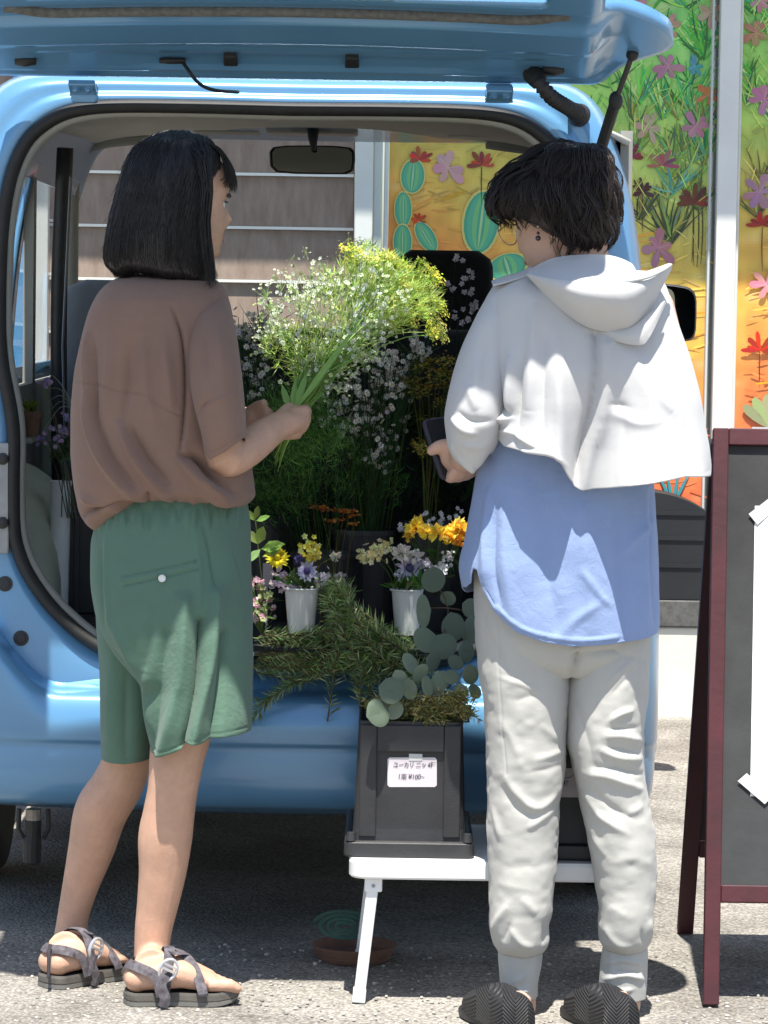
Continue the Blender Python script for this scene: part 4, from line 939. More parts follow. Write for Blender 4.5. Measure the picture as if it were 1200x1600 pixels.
# ---- T-shirt
tee = fabric('brown_jersey', (0.238, 0.150, 0.114), 1400, .22, .05)
TP = [(433, 206, 318, 6.10, .055), (441, 178, 338, 6.10, .082), (455, 160, 350, 6.10, .104), (475, 147, 357, 6.10, .12), (500, 137, 362, 6.10, .128), (550, 125, 369, 6.10, .135), (600, 116, 376, 6.10, .14), (650, 112, 382, 6.10, .145), (700, 112, 389, 6.10, .148), (750, 117, 395, 6.10, .148), (780, 123, 398, 6.10, .143), (800, 127, 398, 6.10, .14), (840, 134, 398, 6.10, .13)]
TH = [(112, 815), (128, 822), (136, 834), (145, 836), (170, 818), (205, 797), (230, 787), (260, 784), (300, 785), (330, 787), (360, 791), (400, 792)]
TF = [([(141, 600), (146, 655), (169, 710), (206, 757), (245, 782)], 7, .013), ([(150, 600), (157, 655), (182, 712), (222, 760)], 9, -.009),
      ([(196, 660), (227, 721), (262, 760), (285, 782)], 7, .012), ([(205, 655), (238, 712), (275, 755)], 9, -.009), ([(281, 700), (309, 738), (350, 767), (385, 786)], 7, .013), ([(300, 700), (330, 735), (370, 765)], 9, -.008),
      ([(141, 520), (142, 560), (139, 600)], 5, .007), ([(152, 520), (154, 600), (156, 640)], 7, -.006), ([(213, 540), (207, 600), (196, 660)], 9, -.006), ([(232, 520), (236, 600), (250, 660)], 10, .005), ([(180, 520), (178, 590), (172, 660)], 9, .005),
      ([(275, 480), (290, 520), (297, 575), (296, 640), (288, 705)], 3.5, -.010), ([(262, 520), (268, 580), (276, 640)], 10, .006), ([(128, 838), (134, 800), (165, 787), (230, 781)], 6, -.010), ([(132, 770), (160, 783), (200, 790)], 6, .008),
      ([(240, 760), (238, 786)], 4, -.008), ([(278, 768), (282, 790)], 4, -.007), ([(335, 775), (338, 792)], 4, -.007), ([(306, 770), (310, 790)], 4, .006), ([(117, 592), (165, 599), (199, 608), (237, 613), (261, 632), (292, 645)], 1.6, -.0012, 0, True),
      ([(285, 705), (315, 715), (345, 745)], 7, -.012), ([(292, 690), (330, 760), (372, 785)], 8, .008)]
shell('t_shirt', TP, tee, p1, TH, 800, None, 340, 170, TF, [(.0045, 7, (1, 1, .5)), (.002, 20, (1, 1, .6))], .82, .0022, .55, fscale=1.95)
SP = [(455, 324, 340, 6.09, .02), (470, 314, 352, 6.07, .04), (490, 305, 360, 6.045, .054), (520, 299, 366, 6.02, .062), (550, 297, 370, 6.0, .066), (600, 300, 376, 5.98, .068), (640, 307, 380, 5.97, .067), (680, 317, 382, 5.965, .064), (716, 322, 382, 5.97, .06)]
shell('sleeve', SP, tee, p1, [(317, 695), (331, 716), (355, 703), (383, 681)], 690, None, 160, 110, [([(320, 640), (335, 628), (360, 618)], 4, .006), ([(308, 655), (322, 632), (345, 622)], 4, -.006), ([(340, 500), (348, 560), (352, 620)], 9, .005), ([(325, 520), (330, 580)], 8, -.005), ([(368, 590), (374, 640), (377, 676)], 2, -.003), ([(318, 684), (331, 703), (356, 692), (380, 672)], 1.4, -.0015, 0, True)], [(.0025, 9, (1, 1, .6))], .85)
SL = [(462, 168, 200, 6.16, .035), (480, 150, 212, 6.18, .055), (550, 150, 230, 6.23, .07), (620, 165, 250, 6.27, .07), (680, 190, 275, 6.29, .065)]
shell('sleeve', SL, tee, p1, None, None, None, 80, 50, (), [(.004, 8, (1, 1, 1))], .85)
mb = MB(); mb.loft([[P(262 + 58 * math.cos(t) * k, 440 + dy - 6 * math.cos(t) - 5 * math.sin(t), 6.10).lerp(P(262 + 58 * math.cos(t) * k, 440 + dy - 6 * math.cos(t) - 5 * math.sin(t), 6.10), 0) + Vector((0, .062 * k * math.sin(t), 0)) for t in np.linspace(0, 2 * PI, 48, False)] for k, dy in ((1.02, 2), (1.0, -5), (.96, -9), (.92, -5))], True); mb.obj('collar', tee, p1, smooth=True)
# ---- shorts
sh = fabric('green_cotton', (0.104, 0.185, 0.136), 900, .25, .05)
A_ = [(776, 172, 380, 6.10, .108), (800, 154, 384, 6.10, .118), (825, 147, 387, 6.10, .125), (850, 143, 388, 6.10, .13), (900, 143, 390, 6.095, .137), (950, 149, 392, 6.09, .14), (985, 158, 392, 6.085, .138), (1020, 176, 392, 6.08, .132), (1050, 199, 391, 6.075, .126), (1075, 218, 390, 6.07, .122), (1100, 221, 390, 6.065, .12), (1135, 228, 388, 6.06, .118), (1172, 234, 384, 6.06, .116)]
rg = random.Random(3)
gath = [([(x, 782 + rg.uniform(0, 4)), (x + rg.uniform(-3, 3), 812 + rg.uniform(-6, 14))], 2.6, rg.choice((-1, 1)) * .0035) for x in np.arange(152, 384, 6.5)]
AF = gath + [([(296, 930), (287, 1050), (262, 1172)], 13, .020, 0, True), ([(340, 920), (331, 1030), (307, 1150)], 11, .024, 0, True), ([(318, 960), (311, 1060), (292, 1150)], 6, -.018, 0, True), ([(268, 980), (256, 1060), (240, 1165)], 11, -.010, 0, True), ([(352, 980), (345, 1060), (335, 1145)], 9, -.014, 0, True),
      ([(168, 1000), (192, 1032), (222, 1074)], 8, -.012), ([(176, 960), (205, 1010), (226, 1070)], 9, .010), ([(174, 830), (172, 900), (178, 980)], 4, .005), ([(165, 840), (163, 920), (166, 990)], 6, -.006), ([(318, 800), (330, 850), (345, 940)], 3, -.005), ([(308, 810), (316, 880), (318, 960)], 7, .006),
      ([(235, 1040), (232, 1090), (238, 1150)], 7, .008), ([(250, 940), (240, 990), (232, 1040)], 9, -.006), ([(197, 893), (312, 868)], 1.5, -.0024, 0, True), ([(203, 906), (315, 881)], 1.5, -.0024, 0, True), ([(311, 867), (315, 883)], 1.5, -.0024, 0, True), ([(199, 899), (314, 874)], 4, .0018, 0, True), ([(365, 845), (378, 890), (383, 930)], 1.6, -.004), ([(236, 1163), (262, 1161), (290, 1150), (318, 1139), (384, 1129)], 1.2, -.0012, 0, True)]
shell('shorts', A_, sh, p1, [(234, 1171), (262, 1169), (289, 1158), (293, 1147), (318, 1148), (330, 1143), (386, 1137)], 1140, None, 360, 170, AF, [(.005, 8, (1, 1, .45)), (.002, 26, (1, 1, .4))], .84, fscale=1.15)
B_ = [(900, 150, 260, 6.15, .105), (980, 154, 258, 6.155, .108), (1050, 159, 250, 6.16, .105), (1100, 160, 246, 6.16, .10), (1150, 161, 240, 6.165, .096), (1182, 162, 237, 6.165, .094)]
shell('short_leg', B_, sh, p1, [(160, 1180), (200, 1183), (237, 1179)], 1180, None, 150, 110, [([(185, 1000), (180, 1080), (178, 1180)], 12, .007), ([(205, 1040), (202, 1120), (204, 1180)], 9, -.007), ([(162, 1173), (237, 1172)], 1.3, -.0012, 0, True)], [(.0025, 10, (1, 1, .5))], .84)
mb = MB(); c = P(253, 904, 5.948); mb.lathe(c + Vector((0, .004, 0)), [(.0068, -.003), (.0068, .003), (.0055, .0042), (.0035, .003)], 16, (0, -1, 0.05)); mb.obj('button', mat('button', (.72, .74, .70), .35), p1)
# ---- black bob
HP1 = [(205, 266, 290, 6.10, .02), (211, 243, 314, 6.10, .05), (222, 222, 331, 6.10, .075), (238, 206, 341, 6.10, .09), (260, 196, 343, 6.10, .099), (280, 189, 338, 6.10, .103), (300, 184, 333, 6.10, .105), (332, 176, 328, 6.10, .107), (374, 168, 324, 6.10, .107), (400, 165, 326, 6.10, .105), (418, 168, 331, 6.10, .10), (440, 182, 340, 6.10, .09)]
HH = [(165, 412), (178, 421), (199, 432), (222, 424), (250, 429), (273, 438), (300, 439), (330, 447), (343, 444)]
hr, HV, HN, hs, ht = shell('hair', HP1, hairm, p1, HH, 425, None, 200, 70, [([(300, 230), (310, 300), (308, 430)], 8, .004), ([(240, 230), (215, 320), (205, 420)], 10, .003)], [(.004, 10, (1, 1, .25)), (.002, 60, (1, 1, .08))], .95, .002, .3, keep=True)
HG = HV.reshape(hs, ht, 3); HNG = HN.reshape(hs, ht, 3); cur = []
for k in range(3400):
    j = rg.uniform(0, ht); j0 = int(j) % ht; j1 = (j0 + 1) % ht; fr = j - int(j); s0 = rg.uniform(0, .25) if rg.random() < .75 else rg.uniform(.2, .6); s1 = rg.uniform(.95, 1.035) if rg.random() < .8 else rg.uniform(1.0, 1.06); off = rg.uniform(.0006, .0035); dj = rg.uniform(-2.5, 2.5); pts = []
    if HG[35, j0, 0] > P(322, 300, 6.1).x and HG[35, j0, 1] > 6.09: continue
    for i in range(13):
        s = s0 + (s1 - s0) * i / 12; a = min(s, 1) * (hs - 1); i0 = min(int(a), hs - 2); jj = (j0 + int(round(dj * (i / 12)))) % ht
        p = HG[i0, jj] * (1 - (a - i0)) + HG[i0 + 1, jj] * (a - i0); nn = HNG[i0, jj]
        if s > 1: p = p + np.array([-.12 * nn[0], -.12 * nn[1], -1]) * (s - 1) * .24
        pts.append(Vector(p + nn * (off + .0008 * math.sin(i * .9 + k)) + np.array([rg.gauss(0, .0004), rg.gauss(0, .0004), 0])))
    cur.append(pts)
for k in range(420):                                                  # fringe sweeping over the brow
    d = rg.uniform(-.06, .075); y0 = rg.uniform(208, 226); x0 = rg.uniform(285, 325); t_ = rg.random()
    tipx, tipy = 372 - 20 * abs(d) / .075 * .6 - 22 * t_ + rg.uniform(-3, 3), 300 - 12 * t_ + rg.uniform(-10, 5)
    Yc = 6.115 + d
    cur.append([Vector(p) for p in smoothpath([P(x0, y0 + 4, 6.10 + d * .5), P(335 - 8 * t_, 226 - 2 * t_, Yc), P(357 - 12 * t_, 248 - 4 * t_, Yc), P(369 - 18 * t_, 275, Yc), P(tipx, tipy, Yc)], 12)])
for k in range(160):                                                  # loose side lock in front of the ear
    x = rg.uniform(316, 333); cur.append([Vector(p) for p in smoothpath([P(x - rg.uniform(20, 60), rg.uniform(211, 232), 6.05), P(x - 8, rg.uniform(238, 262), 6.0 + rg.uniform(0, .012)), P(x, 295, 5.99 + rg.uniform(0, .02)), P(x - 4, 350, 5.992 + rg.uniform(0, .03)), P(x + 2, 405, 6.0 + rg.uniform(0, .03)), P(x + rg.uniform(2, 12), rg.uniform(430, 452), 6.0 + rg.uniform(0, .04))], 12)])
for k in range(90):                                                   # flyaways
    j = rg.randrange(ht); 
    if HG[35, j, 0] > P(322, 300, 6.1).x and HG[35, j, 1] > 6.09: continue
    s0 = rg.uniform(.05, .8); cur.append([Vector(HG[min(hs - 1, int((s0 + .2 * i / 8) * (hs - 1))), j] + HNG[int(s0 * (hs - 1)), j] * (.002 + .011 * (i / 8) ** 2 * rg.uniform(.5, 1.2))) for i in range(9)])
so = strands('hair_strands', hr, hairm, cur, .00075); so['kind'] = 'stuff'
# ================================================================ person at the right: white caped hoodie
p2 = thing('person', 'person with short dark hair in white caped hoodie, blue shirt and pale joggers', 'person', (G(880, 1590).x, 5.93, 0))
b = Body()
b.limb([(815, 960, 5.94, 60), (818, 1060, 5.935, 56), (820, 1180, 5.93, 50), (818, 1300, 5.93, 44), (816, 1400, 5.93, 40), (812, 1480, 5.93, 30), (811, 1550, 5.925, 27), (811, 1575, 5.925, 27)])
b.limb([(955, 960, 5.94, 58), (950, 1060, 5.935, 54), (948, 1180, 5.93, 48), (966, 1300, 5.93, 44), (976, 1400, 5.93, 38), (976, 1480, 5.93, 30), (974, 1550, 5.925, 28), (974, 1575, 5.925, 27)])
b.limb([(885, 960, 5.95, 95), (885, 860, 5.95, 98), (885, 760, 5.95, 90), (888, 660, 5.95, 90), (895, 560, 5.95, 95), (900, 490, 5.94, 85), (905, 450, 5.93, 50)])
b.limb([(905, 455, 5.93, 50), (908, 420, 5.925, 45), (905, 385, 5.925, 44), (898, 355, 5.935, 46)])
b.limb([(792, 486, 5.93, 24), (762, 560, 5.90, 26), (736, 650, 5.885, 30), (734, 700, 5.90, 27), (726, 715, 5.95, 23), (722, 712, 5.99, 22)])
b.limb([(1020, 480, 5.93, 34), (1040, 570, 5.91, 33), (1040, 660, 5.93, 30), (1010, 700, 6.0, 26), (960, 705, 6.08, 22)])
# left hand closed on a phone
b.limb([(724, 714, 5.985, 22), (714, 712, 6.005, 24), (706, 716, 6.015, 21)], flat=.85)
b.limb([(716, 700, 5.985, 13), (700, 696, 5.992, 11.5), (686, 698, 6.0, 10.5), (675, 704, 6.008, 9)], 10)
for (x0, y0, x1, y1, x2, y2, x3, y3) in ((722, 732, 712, 744, 704, 746, 698, 738), (730, 730, 724, 742, 716, 745, 708, 738), (738, 728, 736, 738, 728, 742, 718, 738), (742, 722, 744, 732, 738, 737, 729, 735)):
    b.limb([(x0, y0 - 8, 5.995, 10.5), (x1, y1 - 6, 5.99, 10), (x2, y2, 6.005, 9.6), (x3, y3, 6.03, 8.5)], 10)
b.limb([(960, 705, 6.08, 21), (930, 705, 6.12, 22), (905, 700, 6.14, 18)], flat=.7)
for k in range(4): b.limb([(912, 690 + 9 * k, 6.14, 9), (896, 690 + 9 * k, 6.155, 8.5), (880, 688 + 9 * k, 6.15, 8), (870, 686 + 9 * k, 6.14, 6.5)], 10)
b.limb([(925, 690, 6.13, 10), (910, 676, 6.13, 9), (898, 670, 6.13, 7.5)], 10)
hc2 = P(876, 329, 5.945); H2 = .220
f2, u2, r2 = b.head(hc2, (-.72, .62, -.36), H2, (-.1, .25, 1))
for x, y in ((798, 1590), (958, 1590)):
    h = G(x + 14, 1626); b.tube([h + Vector((0, .035, .055)), h + Vector((-.03, .11, .035)), h + Vector((-.06, .17, .025))], [.026, .024, .02], 12)
body2 = b.build('body', skin2, p2); face_bits(p2, hc2, f2, u2, r2, H2, lipm)
# glasses and earrings
wire = mat('wire', (.5, .45, .35), .25, metal=1.0)
gl2 = None
for sd in (-1, 1):
    c = hc2 + (r2 * sd * .14 + f2 * .47 + u2 * -.04) * H2
    mb = MB(); mb.tube([c + (r2 * math.cos(a) * .115 + u2 * math.sin(a) * .10) * H2 for a in np.linspace(0, 2 * PI, 25)], .0011, 6, False)
    if gl2 is None: gl2 = mb.obj('glasses', wire, p2)
    else: mb.obj('lens_rim', wire, gl2)
    mb = MB(); mb.tube([c + r2 * sd * .115 * H2, c + (r2 * sd * .19 - f2 * .2) * H2, c + (r2 * sd * .205 - f2 * .48) * H2], .001, 6); mb.obj('temple_arm', wire, gl2)
e = hc2 + (r2 * -1 * .345 + f2 * -.03 + u2 * -.20) * H2
for dz, r_ in ((0, .0035), (-.012, .003), (-.021, .005)):
    mb = MB(); mb.ball(e + Vector((-.004, -.006, dz)), r_, 10, 8); mb.obj('earring', mat('earring', (.03, .02, .03), .15, spec=.8) if dz else wire, p2, smooth=True)
# ---- joggers
jog = fabric('pale_jersey', (0.45, 0.445, 0.415), 1500, .2, .035, crumple=.14)
Lp = [(872, 741, 892, 5.95, .105), (960, 743, 894, 5.95, .108), (1007, 746, 896, 5.95, .105), (1050, 750, 892, 5.945, .10), (1100, 757, 887, 5.94, .095), (1136, 759, 884, 5.94, .092), (1192, 762, 882, 5.935, .088), (1254, 763, 873, 5.935, .082), (1296, 762, 871, 5.935, .08), (1358, 765, 867, 5.93, .077), (1421, 766, 861, 5.925, .073), (1450, 767, 856, 5.925, .07), (1468, 769, 858, 5.925, .068), (1486, 777, 850, 5.925, .055)]
Rp = [(872, 884, 1019, 5.95, .105), (960, 888, 1016, 5.95, .106), (1007, 890, 1015, 5.95, .104), (1050, 887, 1013, 5.945, .10), (1094, 885, 1010, 5.94, .095), (1158, 887, 1003, 5.935, .09), (1185, 893, 1004, 5.935, .087), (1217, 900, 1006, 5.935, .084), (1254, 908, 1013, 5.935, .081), (1317, 921, 1023, 5.93, .078), (1358, 928, 1024, 5.93, .076), (1379, 931, 1024, 5.93, .075), (1421, 937, 1020, 5.925, .072), (1467, 936, 1017, 5.925, .067), (1482, 944, 1010, 5.925, .056)]
LF = [([(785, 1200), (808, 1233), (838, 1252), (878, 1222)], 7, .012), ([(780, 1215), (806, 1250), (840, 1270)], 8, -.008), ([(769, 1250), (781, 1300)], 5, .008), ([(818, 1285), (862, 1256)], 6, .008), ([(833, 1177), (880, 1165)], 5, .006), ([(820, 1196), (876, 1188)], 6, -.005), ([(768, 1460), (778, 1430), (792, 1402)], 6, .013), ([(784, 1462), (796, 1430)], 6, -.009), ([(796, 1440), (812, 1462), (832, 1470)], 6, .010), ([(850, 1430), (846, 1470)], 5, -.008), ([(856, 1440), (852, 1478)], 4, .007), ([(812, 1390), (835, 1418)], 7, .006),
      ([(775, 1048), (815, 1060), (848, 1075)], 4, .005), ([(800, 1085), (846, 1070)], 7, -.005), ([(778, 1110), (800, 1150), (812, 1190)], 8, .006), ([(838, 1120), (870, 1150)], 7, .005), ([(752, 960), (775, 1010), (790, 1040)], 6, -.004), ([(775, 900), (776, 1000), (782, 1100), (790, 1200)], 1.4, -.002, 0, True), ([(770, 1330), (800, 1345), (850, 1340)], 10, -.004), ([(775, 1370), (830, 1380)], 9, .004), ([(845, 1000), (880, 1040)], 8, .006)]
RF = [([(948, 1117), (962, 1106), (982, 1100)], 5, .014), ([(940, 1140), (965, 1140), (1000, 1152)], 6, .013), ([(945, 1128), (990, 1128)], 5, -.009), ([(932, 1160), (958, 1172), (1000, 1180)], 6, .013), ([(940, 1154), (985, 1166)], 4, -.008), ([(915, 1200), (950, 1204), (1002, 1228)], 7, .014), ([(922, 1188), (960, 1190), (1002, 1205)], 5, -.009), ([(912, 1232), (937, 1266), (975, 1292)], 7, .012), ([(920, 1222), (950, 1250), (985, 1268)], 6, -.009), ([(912, 1262), (926, 1300), (945, 1330)], 6, .008),
      ([(1000, 1250), (975, 1262)], 6, .006), ([(905, 1020), (960, 1012), (1012, 1030)], 8, -.006), ([(985, 1020), (940, 1060)], 3.5, .006), ([(990, 1032), (950, 1075)], 5, -.005), ([(945, 1340), (985, 1330), (1018, 1345)], 10, .005), ([(1008, 1430), (1016, 1462)], 5, .009), ([(998, 1440), (1000, 1470)], 4, -.008), ([(942, 1440), (960, 1464), (985, 1470)], 6, .008), ([(950, 1405), (975, 1420)], 8, .005), ([(895, 1090), (915, 1150), (925, 1195)], 8, -.006)]
nz = [(.0008, 9, (1, 1, 1.4)), (.0012, 26, (1, 1, 1.6)), (.0008, 60, (1, 1, 1.4))]
lo, LVx, LNx, _, _ = shell('joggers', Lp, jog, p2, [(769, 1470), (779, 1483), (820, 1488), (848, 1482), (857, 1474)], 1480, None, 220, 240, LF, nz, .86, .002, .15, fscale=.6, keep=True)
shell('jogger_leg', Rp, jog, p2, [(936, 1468), (945, 1480), (975, 1484), (1008, 1480), (1016, 1470)], 1478, None, 220, 240, RF, nz, .86, .002, .15, fscale=.62)
shell('jogger_seat', [(866, 742, 1018, 5.955, .128), (940, 744, 1016, 5.955, .133), (990, 748, 1014, 5.955, .128), (1030, 775, 1000, 5.95, .108), (1052, 800, 980, 5.95, .08)], jog, p2, None, None, None, 220, 80, [([(893, 985), (896, 1010), (890, 1050)], 6, -.02), ([(905, 1008), (950, 1005), (1010, 1012)], 6, -.006), ([(893, 1000), (898, 1008)], 5, .012)], nz[1:], .8)
cuffn = [(.0022, 30, (1, 1, .8)), (.0012, 90, (1, 1, .05))]
shell('cuff', [(1476, 781, 845, 5.925, .043), (1500, 780, 845, 5.925, .043), (1540, 782, 839, 5.925, .041), (1556, 783, 837, 5.925, .041)], jog, p2, None, None, None, 140, 60, [([(800, 1530), (820, 1515)], 4, .004), ([(790, 1545), (830, 1540)], 4, .004), ([(822, 1500), (815, 1540)], 5, -.003)], cuffn, .9)
shell('cuff', [(1474, 945, 1008, 5.925, .045), (1500, 941, 1009, 5.925, .045), (1540, 939, 1009, 5.925, .043), (1558, 939, 1008, 5.925, .042)], jog, p2, None, None, None, 140, 60, [([(948, 1500), (970, 1492), (1000, 1500)], 4, .006), ([(945, 1525), (975, 1515), (1003, 1525)], 4, .006), ([(945, 1545), (985, 1538)], 4, .005), ([(960, 1510), (1000, 1512)], 4, -.004)], cuffn, .9)
# ---- black woven clogs
clog = mat('black_clog', (.028, .028, .03), .6, spec=.4); n_ = clog.node_tree
wv = n_.nodes.new('ShaderNodeTexWave'); wv.wave_type = 'BANDS'; wv.bands_direction = 'Z'; wv.inputs['Scale'].default_value = 48; wv.inputs['Distortion'].default_value = 0
ge = n_.nodes.new('ShaderNodeTexCoord'); sx_ = n_.nodes.new('ShaderNodeSeparateXYZ'); cx_ = n_.nodes.new('ShaderNodeCombineXYZ'); pg = n_.nodes.new('ShaderNodeMath'); pg.operation = 'PINGPONG'; pg.inputs[1].default_value = .022; ad = n_.nodes.new('ShaderNodeMath'); ad.operation = 'ADD'
lk = n_.links; lk.new(ge.outputs['Object'], sx_.inputs[0]); lk.new(sx_.outputs['X'], pg.inputs[0]); lk.new(sx_.outputs['Z'], ad.inputs[0]); lk.new(pg.outputs[0], ad.inputs[1]); lk.new(ad.outputs[0], cx_.inputs['Z']); lk.new(cx_.outputs[0], wv.inputs['Vector'])
bp = n_.nodes.new('ShaderNodeBump'); bp.inputs['Strength'].default_value = 1; bp.inputs['Distance'].default_value = .004; lk.new(wv.outputs['Fac'], bp.inputs['Height']); lk.new(bp.outputs[0], n_.nodes['Principled BSDF'].inputs['Normal'])
def clog_shoe(hx, hy, ank):
    h = G(hx, hy); d = Vector((-.30, .95, 0)).normalized(); s_ = Vector((0, 0, 1)).cross(d); L_ = .24; rows = []
    for i in range(29):
        t = i / 28; w_ = float(pchip([0, .04, .15, .35, .6, .8, .93, 1], [.014, .032, .036, .037, .043, .041, .027, .006], [t])[0]); top = float(pchip([0, .03, .1, .2, .32, .45, .65, .85, 1], [.055, .074, .078, .079, .082, .080, .066, .048, .020], [t])[0]); r = []
        for k in range(25):
            a = PI * k / 24; r.append(h + d * (t * L_) + s_ * (-math.cos(a)) * w_ * (1 + .12 * math.sin(a) * 0) + Vector((0, 0, .014 + (top - .014) * math.sin(a) ** .55)))
        rows.append(r)
    mb = MB(); mb.loft(rows, False, True, True); s = mb.obj('clog', clog, p2, smooth=True)
    o0 = sole_outline(h - d * .006, h + d * (L_ + .006), .042, .044); mb = MB(); mb.loft([[Vector((p.x, p.y, z)) for p in o0] for z in (.001, .016)], True, True, True); mb.obj('sole', blkp, s, bevel=.004)
    return s
clog_shoe(812, 1626, None); clog_shoe(976, 1626, None)
# ---- blue shirt
sht = fabric('blue_linen', (0.25, 0.335, 0.545), 1000, .3, .05)
BP = [(560, 790, 1005, 5.95, .10), (640, 768, 1012, 5.95, .11), (700, 754, 1016, 5.95, .118), (745, 746, 1019, 5.95, .122), (800, 737, 1023, 5.95, .127), (845, 728, 1026, 5.95, .132), (886, 720, 1027, 5.95, .136), (915, 724, 1028, 5.95, .139), (950, 728, 1029, 5.95, .141), (1000, 730, 1029, 5.95, .143)]
BH = [(718, 880), (724, 900), (734, 912), (743, 905), (749, 882), (756, 885), (760, 916), (775, 948), (804, 976), (846, 991), (887, 997), (950, 994), (1000, 989), (1029, 981)]
BF = [([(845, 760), (850, 880), (868, 985)], 14, -.008), ([(905, 770), (908, 860), (920, 985)], 16, .010), ([(958, 770), (962, 880), (975, 985)], 12, -.008), ([(1000, 770), (1000, 880), (1005, 980)], 10, .006), ([(790, 760), (785, 860), (800, 970)], 12, .008), ([(765, 760), (757, 830), (755, 900)], 6, .009), ([(775, 800), (770, 880), (782, 940)], 6, -.008), ([(1012, 760), (1010, 860), (1016, 975)], 4, -.006), ([(900, 880), (925, 915), (945, 935)], 5, .006), ([(862, 990), (895, 955), (930, 930)], 7, .005), ([(965, 860), (985, 835), (1018, 810)], 8, .005), ([(760, 916), (777, 944), (806, 971), (850, 985), (890, 991), (950, 988), (1000, 983)], 1.3, -.0014, 0, True), ([(772, 938), (808, 968), (850, 982), (905, 988), (955, 984)], 3, .0035, 0, True)]
shell('shirt', BP, sht, p2, BH, 930, None, 320, 170, BF, [(.003, 8, (1, 1, .5)), (.0014, 24, (1, 1, 1))], .82)
# ---- cape, sleeve, hood
wht = fabric('white_jersey', (0.58, 0.58, 0.58), 1600, .16, .02, transl=.12, crumple=.10)
CP = [(424, 830, 1010, 5.93, .06), (432, 800, 1026, 5.93, .085), (446, 776, 1038, 5.93, .108), (462, 766, 1044, 5.93, .125), (500, 756, 1056, 5.93, .142), (540, 752, 1068, 5.93, .157), (580, 752, 1080, 5.93, .166), (620, 755, 1090, 5.93, .160), (660, 758, 1097, 5.93, .148), (700, 760, 1104, 5.93, .136), (760, 762, 1113, 5.93, .124)]
CH = [(758, 655), (766, 664), (773, 674), (788, 692), (820, 700), (850, 704), (862, 707), (871, 715), (880, 736), (889, 753), (902, 757), (940, 755), (1000, 747), (1060, 737), (1113, 741)]
CF = [([(922, 520), (923, 568), (917, 624), (905, 672), (893, 716), (886, 760)], 8, -.017, 0, True), ([(938, 540), (938, 590), (930, 650), (915, 700), (902, 758)], 12, .014, 0, True), ([(860, 520), (866, 600), (872, 660), (868, 715)], 14, .012), ([(832, 470), (824, 576), (818, 640)], 9, .010), ([(845, 520), (842, 600), (840, 690)], 9, -.010), ([(796, 550), (792, 620), (784, 655)], 7, .016), ([(808, 560), (806, 620), (800, 680)], 7, -.013), ([(770, 590), (776, 620), (792, 645)], 6, -.020), ([(762, 660), (775, 652), (792, 648)], 5, .014), ([(778, 668), (800, 672), (830, 692)], 5, .010),
      ([(980, 560), (1010, 640), (1030, 740)], 16, .010), ([(955, 600), (968, 670), (975, 750)], 14, -.008), ([(1020, 520), (1058, 620), (1080, 735)], 14, -.010), ([(1045, 500), (1080, 600), (1100, 735)], 10, .008), ([(945, 640), (985, 655), (1020, 650)], 9, .005), ([(940, 625), (975, 632)], 7, -.004), ([(1000, 600), (1040, 640)], 9, .005), ([(812, 698), (852, 702), (874, 716)], 2.5, .003, 0, True)]
def flare(V, q, Nn, s, th):
    hx = np.interp(q[:, 0], [c[0] for c in CH], [c[1] for c in CH]); k = np.clip((q[:, 1] - (hx - 170)) / 170, 0, 1) ** 1.5
    off = np.interp(q[:, 0], [750, 765, 788, 805, 850, 866, 882, 900, 915, 932, 952, 972, 1010, 1080, 1120], [.0, .004, .042, .052, .058, .055, .032, .010, .014, .028, .048, .078, .085, .055, .02])
    back = np.clip(-Nn[:, 1] * 1.5, 0, 1); V = V.copy(); V[:, 1] -= off * k * back; return V
shell('cape', CP, wht, p2, CH, 660, None, 380, 190, CF, [(.003, 6, (1, 1, .5)), (.0012, 26, (1, 1, .7))], .8, .0022, 0, flare)
WP = [(440, 776, 812, 5.93, .045), (462, 762, 812, 5.925, .058), (500, 742, 806, 5.905, .066), (560, 718, 800, 5.885, .072), (620, 702, 792, 5.865, .075), (655, 696, 786, 5.86, .073), (690, 699, 776, 5.87, .066), (715, 708, 768, 5.885, .058), (740, 716, 764, 5.895, .05)]
shell('sleeve', WP, wht, p2, [(700, 696), (712, 716), (728, 732), (738, 738), (752, 724), (768, 694), (776, 680)], 715, None, 200, 130, [([(704, 650), (722, 668), (742, 676)], 5, .010), ([(712, 640), (735, 655), (765, 655)], 6, -.007), ([(730, 600), (742, 640)], 7, .007), ([(720, 690), (745, 695), (765, 685)], 6, .005), ([(745, 560), (740, 620)], 9, .006), ([(703, 694), (715, 714), (737, 733)], 3, .005, 0, True), ([(760, 520), (752, 600)], 9, -.005)], [(.003, 10, (1, 1, 1)), (.0015, 26, (1, 1, 1))], .86, .0022, .25)
WR = [(446, 1000, 1036, 5.93, .045), (500, 1000, 1050, 5.93, .06), (600, 1000, 1070, 5.93, .065), (680, 985, 1066, 5.95, .06), (715, 960, 1050, 5.98, .05)]
shell('sleeve', WR, wht, p2, None, None, None, 90, 60, (), [(.003, 10, (1, 1, 1))], .86)
def patch(name, top_, bot_, Yt, Yb_, bulge, m, par, nu=90, nv=36, nz_=.0015, thick=.003):
    a = smoothpath(top_, nu); b_ = smoothpath(bot_, nu); V = []
    for j in range(nv):
        t = j / (nv - 1)
        for i in range(nu):
            x, y = a[i] + (b_[i] - a[i]) * t; u = i / (nu - 1)
            Y = Yt(u) + (Yb_(u) - Yt(u)) * t - bulge * math.sin(PI * t ** .8) * math.sin(PI * min(.999, max(.001, u))) ** .6
            V.append(P(x, y, Y))
    V = np.array([list(v) for v in V]); V[:, 1] += nz_ * vnoise(V, 22)
    return put(name, grid_mesh(name, V, nv, nu, m, False), par, solid=thick, offset=0)
arc = lambda c, k: (lambda u: c + k * (2 * u - 1) ** 2)
